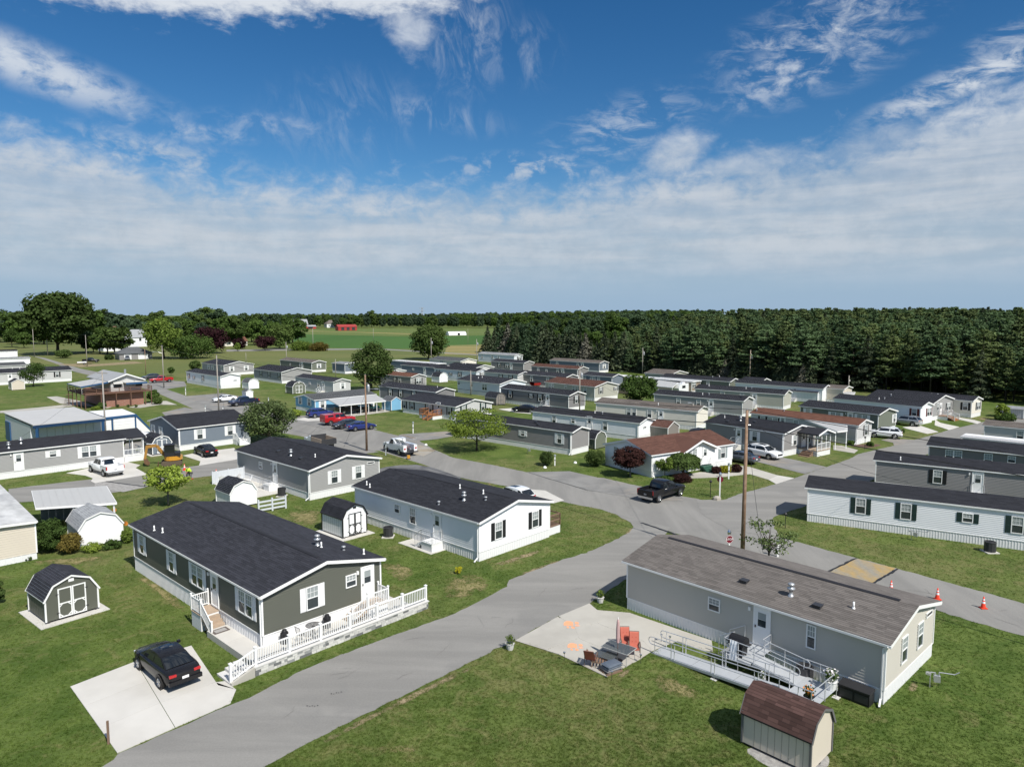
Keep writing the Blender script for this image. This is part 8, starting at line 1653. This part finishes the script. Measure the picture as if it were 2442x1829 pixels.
tree_at('red-leaved Japanese maple at the left end of the ranch home', (1503, 1137), (1503, 1062), 76, 24, base=.26, lobes=70, per=120, leaf=.11, flat=.5, lr=.28, mt='maple', bark=BARKG)
tree_at('small golden-green tree between the maple and the weeping tree', (1585, 1139), (1583, 1087), 42, 27, base=.25, lobes=26, per=80, leaf=.09, lr=.3, mt='yellow', bark=BARKG)
tree_at('small leafy tree in front of the light grey home, far left lawn', (79, 922), (82, 863), 58, 30, base=.14, lobes=40, per=80, leaf=.17, lr=.3, mt='mid')
tree_at('largest tree, a huge dark spreading crown at the upper left', (138, 846), (138, 684), 156, 33, base=.13, lobes=130, per=120, leaf=.85, flat=.7, lr=.22, mt='dark', twigs=30)
tree_at('yellow-green open tree behind the hip-roofed garage', (392, 856), (392, 752), 95, 36, base=.1, lobes=60, per=80, leaf=.45, lr=.26, mt='yellow')
tree_at('large purple-leaved tree left of the tan-roofed bungalow', (505, 843), (503, 777), 78, 39, base=.06, lobes=60, per=80, leaf=.45, lr=.28, mt='purple')
tree_at('smaller purple-leaved tree by the field edge', (632, 836), (632, 799), 48, 42, base=.08, lobes=40, per=70, leaf=.40, lr=.3, mt='purple')
tree_at('low purple-leaved tree beside the bungalow', (572, 832), (572, 807), 36, 43, base=.05, lobes=30, per=60, leaf=.35, lr=.3, mt='purple')
tree_at('round dark tree at the corner of the crop field', (668, 832), (668, 768), 66, 45, base=.05, lobes=60, per=80, leaf=.5, lr=.27, mt='dark')
tree_at('low spreading green tree in front of the purple tree', (455, 855), (455, 800), 112, 48, base=.05, lobes=60, per=80, leaf=.40, lr=.25, mt='mid')
tree_at('dark dome-shaped low tree by the trailer pole', (151, 854), (151, 834), 36, 51, base=.1, lobes=36, per=70, leaf=.3, lr=.3, mt='dark')
tree_at('small round tree on the left lawn edge, nearest the field', (29, 828), (29, 784), 38, 54, base=.18, lobes=40, per=70, leaf=.4, lr=.3, mt='mid')
tree_at('second small round tree on the left lawn edge', (58, 830), (60, 790), 36, 57, base=.16, lobes=40, per=70, leaf=.4, lr=.3, mt='mid')
tree_at('lone young tree beside the red pickup', (408, 896), (408, 874), 15, 60, base=.2, lobes=20, per=50, leaf=.2, lr=.35, mt='mid')
tree_at('narrow arborvitae in front of the bungalow', (567, 838), (567, 815), 13, 62, base=.0, lobes=30, per=60, leaf=.2, lr=.5, mt='yellow')
tree_at('young bright green tree at the right edge of the pines', (2388, 1002), (2386, 960), 30, 64, base=.05, lobes=30, per=50, leaf=.16, lr=.33, mt='lime')
def bush(label, base, top, wpx, mt, seed, leaf=.07, lobes=40, per=110, flat=.9, lr=.3): return tree_at(label, base, top, wpx, seed, 'shrub', 'shrub', 'garden shrubs', base=.0, lobes=lobes, per=per, leaf=leaf, flat=flat, lr=lr, mt=mt, twigs=4, trunk_r=.04)
bush('clipped round dark shrub left of the ranch home', (1421, 1112), (1421, 1070), 51, 'dark', 71); bush('dark conical shrub beside the white post lantern', (1303, 1110), (1303, 1074), 34, 'dark', 72); bush('big round glossy shrub beside the beige trailer', q('m0', 545, 1575), q('m0', 545, 1215), 66, 'mid', 73, lobes=60, per=160); bush('bronze-leaved shrub in front of the white clapboard barn', q('m0', 752, 1585), q('m0', 752, 1372), 50, 'bronze', 74); bush('olive shrub between the white clapboard barn and the olive home', q('m0', 1345, 1480), q('m0', 1345, 1310), 26, 'yellow', 75)
bush('low flowering clump before the white clapboard barn, left', q('m0', 975, 1570), q('m0', 975, 1490), 42, 'lime', 76, .06, 24); bush('low green clump before the white clapboard barn, right', q('m0', 1190, 1540), q('m0', 1190, 1460), 42, 'mid', 77, .07, 24); bush('tall leafy shrub at the brick building corner', q('t0', 1625, 1325), q('t0', 1625, 1190), 26, 'mid', 78, .14); bush('rounded clipped shrub at the brick building corner', q('t0', 1662, 1345), q('t0', 1662, 1268), 22, 'dark', 79, .12); bush('round dark shrub beside the hip-roofed garage', q('t0', 1150, 875), q('t0', 1150, 826), 20, 'dark', 80, .25); bush('loose shrub behind the white-gabled home, left cluster', q('t4', 292, 985), q('t4', 292, 880), 24, 'dark', 81, .2)
for i, u in enumerate((1245, 1355, 1435)): bush('small round shrub at the foot of the brick wall, '+('left', 'middle', 'right')[i], q('t0', u, 1378), q('t0', u, 1342), 7, 'dark', 82+i, .08, 14, 50)
bush('shrub at the near corner of the brick building', q('t0', 1075, 1390), q('t0', 1075, 1325), 18, 'mid', 86, .1); bush('pale ground shrub beside the brick building', q('t0', 1020, 1400), q('t0', 1020, 1370), 20, 'lime', 87, .1, 16)
bush('dark red mounded shrub left of the yellow one, ranch flower bed', q('mg', 475, 745), q('mg', 475, 675), 25, 'maple', 88, .06); bush('golden mounded shrub in the ranch flower bed', q('mg', 575, 740), q('mg', 575, 668), 28, 'gold', 89, .06); bush('dark red mounded shrub right of the yellow one, ranch flower bed', q('mg', 690, 735), q('mg', 690, 645), 24, 'maple', 90, .06)
bush('hosta-like clump in the bed of the arched-window home, left', q('mj', 385, 450), q('mj', 385, 405), 18, 'mid', 91, .08, 16); bush('round shrub in the bed of the arched-window home, right', q('mj', 590, 460), q('mj', 590, 410), 17, 'mid', 92, .08, 20)
for i, u in enumerate((790, 870, 935)): bush('small shrub below the sage gable, '+('left', 'middle', 'right')[i], q('mj', u, 320), q('mj', u, 278), 10, 'mid', 93+i, .08, 14, 60)
bush('dark shrub cut by the left edge of the frame', (-6, 1440), (-6, 1375), 34, 'dark', 97); bush('green shrub at the foot of the young tree by the pines', (2395, 1003), (2395, 988), 44, 'mid', 98, .14); bush('pale leafy shrub beside the sky blue home', q('t4', 1350, 1480), q('t4', 1350, 1400), 24, 'lime', 99, .12); bush('tuft of yellow wildflowers by the white home\'s sunlit corner', q('n3', 1305, 690), q('n3', 1305, 625), 20, 'gold', 100, .035, 16, 50); bush('trailing shrubs under the red maple, ranch corner', q('mc', 1700, 835), q('mc', 1700, 785), 28, 'mid', 101, .06); bush('dark bed planting under the weeping tree', q('mc', 1900, 835), q('mc', 1900, 770), 50, 'maple', 102, .06)
bush('brushy hedge along the field edge, left part', (715, 836), (715, 818), 60, 'yellow', 104, .3); bush('brushy hedge along the field edge, bronze part', (762, 837), (762, 820), 46, 'bronze', 105, .3); bush('small dark shrub in front of the beige trailer skirt', q('n1', 200, 222), q('n1', 200, 198), 14, 'dark', 106, .04, 10, 40)
# weeping mushroom-shaped tree
def weeping():
 p = g('mc', 1897, 765); h = hgt(p, *q('mc', 1897, 540)); Rw = 79/2/FPX*dist(p); rng = np.random.default_rng(5); t = thing('weeping_tree', 'umbrella-shaped weeping tree before the ranch porch', 'tree', p)
 n = 9000; a = rng.uniform(0, 2*math.pi, n); r = Rw*np.sqrt(rng.uniform(0, 1, n)); z = h-.25*h*(r/Rw)**2.2; dr = np.where(r > Rw*.55, rng.uniform(0, 1, n)**1.6*h*.38, rng.uniform(0, .12, n)*h)
 C = np.stack([r*np.cos(a), r*np.sin(a), z-dr], 1)+rng.normal(0, .05, (n, 3)); N = np.stack([np.cos(a)*r/Rw, np.sin(a)*r/Rw, .6+0*a], 1); b = MB(); b.tube((0, 0, 0), (.05, 0, h*.55), .16, .12, 8)
 for k in range(8): an = k*math.pi/4; b.tube((.05, 0, h*.5), (Rw*.5*math.cos(an), Rw*.5*math.sin(an), h*.86), .07, .03, 6)
 b.build('trunk', BARK, t); put(leafquads('crown', C, N, .12, LEAF['dark'], rng=rng), 'crown', t)
weeping()
# potted plants, pinwheels
def pot(label, p, flower=None, sc=1., m=CSTEP):
 t = thing('potted_plant', label, 'potted plant', p, 0, 'potted plants'); t.scale = (sc,)*3; b = MB(); b.lathe([(0, 0), (.17, 0), (.24, .34), (.27, .36), (.22, .33), (0, .32)], 12); b.build('pot', m, t); rng = np.random.default_rng(int(p[0]*10) % 99)
 d = unit(rng.normal(0, 1, (160, 3))); C = d*np.array([.27, .27, .26])*rng.uniform(.4, 1.1, (160, 1))+np.array([0, 0, .58]); put(leafquads('foliage', C, d, .06, LEAF['yellow' if flower is None else 'mid'], rng=rng), 'foliage', t)
 if flower: C = C[:50]*np.array([1.1, 1.1, 1.05]); put(leafquads('flowers', C, d[:50], .05, flower, .9, rng=rng), 'flowers', t)
FLW = mat('white_flowers', (.75, .72, .72), .8, var=.1); FLO = mat('orange_flowers', (.62, .20, .03), .7, var=.1)
pot('grey stone pot of spiky yellow-green leaves at the left lawn corner of the pad', g('n4', 155, 630)); pot('grey bowl pot in the shade by the downspout of the brown-roofed home', g('n4', 1070, 155)); pot('white pot of white flowers at the right end of the ramp platform', L4(-1.25, 1.95, .47), FLW, 1.2, TRIM); pot('pot of bronze foliage at the outer corner of the ramp platform', L4(-3.3, 2.1, .47), FLO, 1.0, BLACK); pot('low pot of seedlings in the lawn between the ramps', L4(-2.4, 4.9), FLW, .8)
hb = thing('hanging_basket', 'pink hanging flower basket under the white awning', 'flower basket', g('mg', 1800, 440), 0); b = MB(); b.lathe([(0, 1.75), (.2, 1.85), (.24, 2.0)], 10); b.pipe([(0, 0, 2.0), (0, 0, 2.55)], .01); b.build('basket', BLACK, hb); put(leafquads('flowers', unit(RNG.normal(0, 1, (120, 3)))*.32+np.array([0, 0, 2.02]), RNG.normal(0, 1, (120, 3)), .07, mat('pink_flowers', (.55, .14, .22), .7), .9), 'flowers', hb)
for i, (u, v, u1, v1, lab) in enumerate(((1218, 1130, 1214, 1225, 'by the carport post'), (1340, 1272, 1336, 1400, 'by the roof of the olive home'))):
 p = g('m0', u1, v1); h = hgt(p, *q('m0', u, v)); t = thing('pinwheel', 'orange garden pinwheel on a stick '+lab, 'ornament', p); b = MB(); b.tube((0, 0, 0), (0, 0, h), .012, .012, 5); b.build('stick', DKMETAL, t)
 for k in range(8): a = k*math.pi/4; b = MB(); b.face([(0, -.04, h), (.2*math.cos(a), -.05, h+.2*math.sin(a)), (.2*math.cos(a+.6), -.02, h+.2*math.sin(a+.6))]); b.build('petal', FLO, t)
cv = thing('covered_vehicle', 'vehicle under a black tarp behind the ranch home', 'vehicle', g('mg', 300, 400), R(40)); b = MB(); rows = []
for x, w, z in ((-2.4, .8, .5), (-2.2, .95, 1.2), (-1.2, .98, 1.75), (.6, .98, 1.8), (1.4, .95, 1.25), (2.4, .9, 1.0), (2.6, .8, .5)): rows.append([(x, -w, .15), (x, -w, z*.7), (x, -w*.7, z), (x, w*.7, z), (x, w, z*.7), (x, w, .15)])
b.grid(rows); b.build('tarp', BLACK, cv); b = MB(); b.box(-2.2, -.8, .1, 2.3, .8, .5); b.build('body', DKMETAL, cv)
for s in (-1, 1):
 for xw in (1.5, -1.5): put(wheelmesh(.37)[0], 'wheel', cv, (xw, s*.85, .37))
for i, (c, u, v, lab) in enumerate((('mc', 440, 690, 'before the conical shrub'), ('mc', 760, 640, 'left of the clipped round shrub'), ('m8', 955, 450, 'behind the utility truck'))):
 b = MB(); b.lathe([(.22, 0), (.22, .08), (.12, .22), (0, .25)], 10); tag(b.build('utility_cover', WHITE, loc=g(c, u, v)), 'small white utility cover on the grass '+lab, 'utility cover', 'utility covers')
# --- conifer row before the woods
front = [(1150, 846), (1250, 864), (1400, 882), (1550, 894), (1700, 907), (1850, 921), (2000, 934), (2150, 947), (2300, 957), (2442, 969), (2720, 994)]
fx_, fy_ = np.array([p[0] for p in front]), np.array([p[1] for p in front])
SPV = [spruce(200+i, 10, 4.1, mt, leaf=.46, nq=15) for i, mt in enumerate(('spruce', 'spruce', 'greyspruce', 'spruce', 'bluegreen'))]
k = 0; xs = 1163.
while xs < 1935:
 h = (random.uniform(11.5, 15.5) if xs < 1330 else random.uniform(9.0, 13.0) if xs < 1500 else random.uniform(5.5, 9.0)); y = np.interp(xs, fx_, fy_)-random.uniform(0, 3.5) - (5 if xs < 1250 else 2); p = G(xs, y); vi = 2 if (abs(xs-1735) < 14 or random.random() < .12) else random.choice((0, 1, 3, 4)) if xs < 1330 else random.choice((0, 1, 3)); s = h/10
 plant('spruce_tree', ('pale grey weathered spruce' if vi == 2 else 'dark spruce')+' in the row before the woods, '+('left group by the hay field' if xs < 1330 else 'middle group' if xs < 1560 else 'low right group'), 'tree', p, SPV[vi], random.uniform(0, 6), (s*random.uniform(.9, 1.15), s*random.uniform(.9, 1.15), s), 'spruces in front of the woods'); xs += random.uniform(9, 17)*(1.0 if xs < 1500 else 1.1); k += 1
# --- pine plantation: the 300 that show largest one by one, the rest as one wood
PNV = [pine(300+i, 16, (4.2, 3.4, 4.8, 3.8, 4.4, 3.2, 5.0, 4.0)[i], ('pine', 'pine2', 'pine', 'spruce', 'pine', 'pine2', 'pine', 'pine')[i], bare=(.30, .22, .34, .14, .38, .28, .42, .2)[i], up=(.10, .26, .04, -.1, .2, .3, .12, .18)[i], rnd=(.5, .45, .62, .9, .4, .5, .45, .7)[i], lop=(.2, .3, .1, 0, .35, .2, .3, .15)[i]) for i in range(8)]
cand = []; fl_ = [G(x, np.interp(x, fx_, fy_)) for x in np.linspace(1420, 2760, 120)]
A0, A1 = fl_[0], fl_[-1]; dirf = (A1-A0).normalized(); nrm = Vector((-dirf.y, dirf.x, 0)); nrm = nrm if nrm.y > 0 else -nrm
cell = {}; rngp = np.random.default_rng(77)
for i in range(14000):
 dpt = 2.0+330*rngp.random()**1.1; s_ = rngp.random(); p = A0.lerp(A1, s_)+nrm*dpt-dirf*dpt*.35*(1-s_); kx, ky = int(p.x//3.4), int(p.y//3.4)
 if any((p-q_).length < 3.4 for a in (-1, 0, 1) for b in (-1, 0, 1) for q_ in cell.get((kx+a, ky+b), ())): continue
 xf = PCX+FPX*p.x/(p.y*CP+CAM_H*SP)
 if -150 < xf < 2720: cell.setdefault((kx, ky), []).append(p); cand.append((p, dpt, xf))
 if len(cand) > 3600: break
cand = [c for c in cand if not (c[2] < 1455)]
def ph(d): return 14.2+5.4*min(1, d/130)
cand.sort(key=lambda c: -ph(c[1])/c[0].length*(1.0 if 0 < c[2] < 2460 else .2)*(1.6 if c[1] < 26 else 1))
pk = []
for i, (p, dpt, xf) in enumerate(cand[:290]):
 h = ph(dpt)*random.uniform(.74, 1.14)*np.interp(xf, (1440, 1640), (.76, 1)); s = h/16; pk.append(p)
 plant('pine_tree', ('bare-trunked pine on the open edge' if dpt < 8 else 'pine behind the edge rows')+' of the plantation, '+('its left third' if xf < 1780 else 'its middle' if xf < 2110 else 'its right third'), 'tree', p, PNV[random.randrange(8)], random.uniform(0, 6.28), (s*random.uniform(.8, 1.35), s*random.uniform(.8, 1.35), s), 'pines of the plantation')
def wood(name, pts, scs, variants, label=None):
 me = bpy.data.meshes.new(name); me.from_pydata([tuple(p) for p in pts], [], []); a = me.attributes.new('sc', 'FLOAT', 'POINT'); a.data.foreach_set('value', scs); o = put(me, name); o['kind'] = 'stuff'
 ng = bpy.data.node_groups.new(name, 'GeometryNodeTree'); ng.interface.new_socket('Geometry', in_out='INPUT', socket_type='NodeSocketGeometry'); ng.interface.new_socket('Geometry', in_out='OUTPUT', socket_type='NodeSocketGeometry'); N = ng.nodes.new; L = ng.links.new
 gi, go, jn, ip = N('NodeGroupInput'), N('NodeGroupOutput'), N('GeometryNodeJoinGeometry'), N('GeometryNodeInstanceOnPoints')
 for v in variants: oi = N('GeometryNodeObjectInfo'); oi.inputs['Object'].default_value = v; oi.inputs['As Instance'].default_value = True; L(oi.outputs['Geometry'], jn.inputs[0])
 rv = N('FunctionNodeRandomValue'); rv.data_type = 'INT'; rv.inputs[4].default_value = 0; rv.inputs[5].default_value = len(variants)-1
 rr = N('FunctionNodeRandomValue'); rr.data_type = 'FLOAT_VECTOR'; rr.inputs[0].default_value = (0, 0, 0); rr.inputs[1].default_value = (.06, .06, 6.28)
 at = N('GeometryNodeInputNamedAttribute'); at.data_type = 'FLOAT'; at.inputs[0].default_value = 'sc'
 L(gi.outputs[0], ip.inputs['Points']); L(jn.outputs[0], ip.inputs['Instance']); ip.inputs['Pick Instance'].default_value = True; L(rv.outputs[2], ip.inputs['Instance Index']); L(rr.outputs[0], ip.inputs['Rotation']); L(at.outputs[0], ip.inputs['Scale']); L(ip.outputs[0], go.inputs[0]); mo = o.modifiers.new('scatter', 'NODES'); mo.node_group = ng; return o
crown_of = lambda tag_, n: [o for o in COL.objects if o.name.split('.')[0] == 'crown' and o.parent and o.parent.name.startswith(tag_)][:n]
rest = cand[290:]; wood('pine_wood', [c[0] for c in rest], [ph(c[1])*random.uniform(.76, 1.10)*np.interp(c[2], (1440, 1640), (.76, 1))/16 for c in rest], crown_of('pine_tree', 14))
# --- broadleaf trees round the far houses, then the far wood
DV = [decid(400+i, 20, 15, base=.10, lobes=44, per=62, leaf=.75, flat=.8, lr=.27, mt=('dark', 'mid', 'dark', 'bluegreen', 'mid')[i], shape=(1, 1.25, 1, 1.4, .9)[i], twigs=6) for i in range(5)]
def dtree(x, y, top, label, w=1.2, grp='broadleaf trees behind the far lawns'):
 p = G(x, y); h = hgt(p, x, top); s = h/20; plant('broadleaf_tree', label, 'tree', p, DV[random.randrange(5)], random.uniform(0, 6), (s*w, s*w, s), grp)
for x in np.arange(-60, 130, 20): dtree(x+random.uniform(-6, 6), 815+random.uniform(-3, 8), 738+random.uniform(-3, 9), 'dark green broadleaf tree in the mass at the upper left')
for x in np.arange(200, 480, 16): dtree(x+random.uniform(-6, 6), 806+random.uniform(-6, 12), 742+random.uniform(-5, 12)-(10 if 220 < x < 262 else 0), 'dark green broadleaf tree in the mass at the upper left', 1.05)
for x in np.arange(205, 300, 17): dtree(x, 842+random.uniform(-4, 4), 778+random.uniform(-8, 14), 'mid-height broadleaf tree behind the farmhouse')
for x in np.arange(330, 715, 16): dtree(x+random.uniform(-5, 5), 822+random.uniform(-7, 5), 766+random.uniform(-16, 8), 'broadleaf tree in the belt behind the grey garage and bungalow', 1.1)
for x, t_ in ((463, 737), (480, 731), (500, 729), (522, 732), (535, 742), (560, 744), (585, 743), (604, 741), (628, 748), (650, 746)): dtree(x, 806, t_, 'taller tree rising above the belt, upper left centre', 1.0)
for x, t_, w in ((646, 748, .9), (679, 747, .9), (711, 745, .95), (750, 745.5, .9), (774, 748, .6), (795, 756, .8), (835, 751, .9), (886, 738, .9), (905, 752, .8), (738, 757, .7), (817, 757, .8), (862, 757, .9)): dtree(x, 781, t_, 'single tree on the skyline behind the far farm', w, 'skyline trees behind the far farm')
fw = []; sc_ = []
for x in np.arange(-200, 1720, 7.5):
 for y0, t_ in ((774, 747.5), (778, 750), (782, 754)):
  xx = x+random.uniform(-4, 4); yy = y0+random.uniform(-1.2, 1.2); 
  if 600 < xx < 930 and y0 > 778 and random.random() < .45: continue
  lift = -5.5*np.interp(xx, (900, 1150, 1330, 1600), (0, .35, 1.3, 1.8))
  p = G(xx, yy); fw.append(p); sc_.append(hgt(p, xx, t_+lift+random.uniform(-2.2, 2.2)+(5 if xx < 600 else 0))/20)
wood('far_wood', fw, sc_, crown_of('broadleaf_tree', 8))
wood('pine_edge_wood', [G(x, 806+random.uniform(-6, 6)) for x in np.arange(1200, 1560, 7)], [hgt(G(x, 806), x, np.interp(x, (1200, 1320, 1480), (772, 758, 744))+random.uniform(-4, 4))/20 for x in np.arange(1200, 1560, 7)], crown_of('broadleaf_tree', 8))
for x in (1395, 1420, 1450, 1470, 1350, 1320): dtree(x, 838+random.uniform(-8, 6), 775+random.uniform(-8, 8), 'light green broadleaf tree between the spruces and the pines', .9, 'broadleaf trees at the pine edge')
# --- short grass standing on the near lawns
def inside(P, poly):
 x, y = P[:, 0], P[:, 1]; r = np.zeros(len(P), bool); n = len(poly)
 for i in range(n):
  (x1, y1), (x2, y2) = poly[i], poly[(i+1) % n]; c = ((y1 > y) != (y2 > y)); r ^= c & (x < (x2-x1)*(y-y1)/((y2-y1) if y2 != y1 else 1e-9)+x1)
 return r
def grass():
 tb = []; 
 for k in range(3):
  b = MB()
  for i in range(9):
   a = random.uniform(0, 6.28); r = random.uniform(0, .10); x, y = r*math.cos(a), r*math.sin(a); a2 = random.uniform(0, 6.28); w = .012; h = random.uniform(.05, .10); dx, dy = math.cos(a2), math.sin(a2); l = random.uniform(.0, .05)
   b.face([(x-dy*w, y+dx*w, 0), (x+dy*w, y-dx*w, 0), (x+dx*l, y+dy*l, h)])
  tb.append(b.mesh('grass_tuft', GRM))
 pts = []; rng = np.random.default_rng(9)
 n = 150000; d = 27+rng.uniform(0, 1, n)**1.4*60; a = rng.uniform(-.66, .66, n); P = np.stack([d*np.tan(a), d], 1); keep = np.ones(len(P), bool)
 for poly in EXCL: keep &= ~inside(P, poly)
 P = P[keep]; o3 = []
 for i, m_ in enumerate(tb):
  o = put(m_, 'grass_clump', None, (-3+i*.4, 24.5, 0)); o['kind'] = 'stuff'; o3.append(o)
 o = wood('grass', [(x, y, 0) for x, y in P], rng.uniform(.45, .95, len(P)), o3)
GRM = leafmat('grass', (.135, .18, .05), .35, .35, (.21, .20, .085))
def _grm():
 t = GRM.node_tree; X = NX(t); c = lawncol(X, t.nodes.new('ShaderNodeNewGeometry').outputs['Position']); c = X.mix(1.0, c, (1.3, 1.35, 1.25), 'MULTIPLY')
 for n in t.nodes:
  if n.type in ('BSDF_DIFFUSE', 'BSDF_TRANSLUCENT'): t.links.new(c, n.inputs[0])
_grm(); grass()
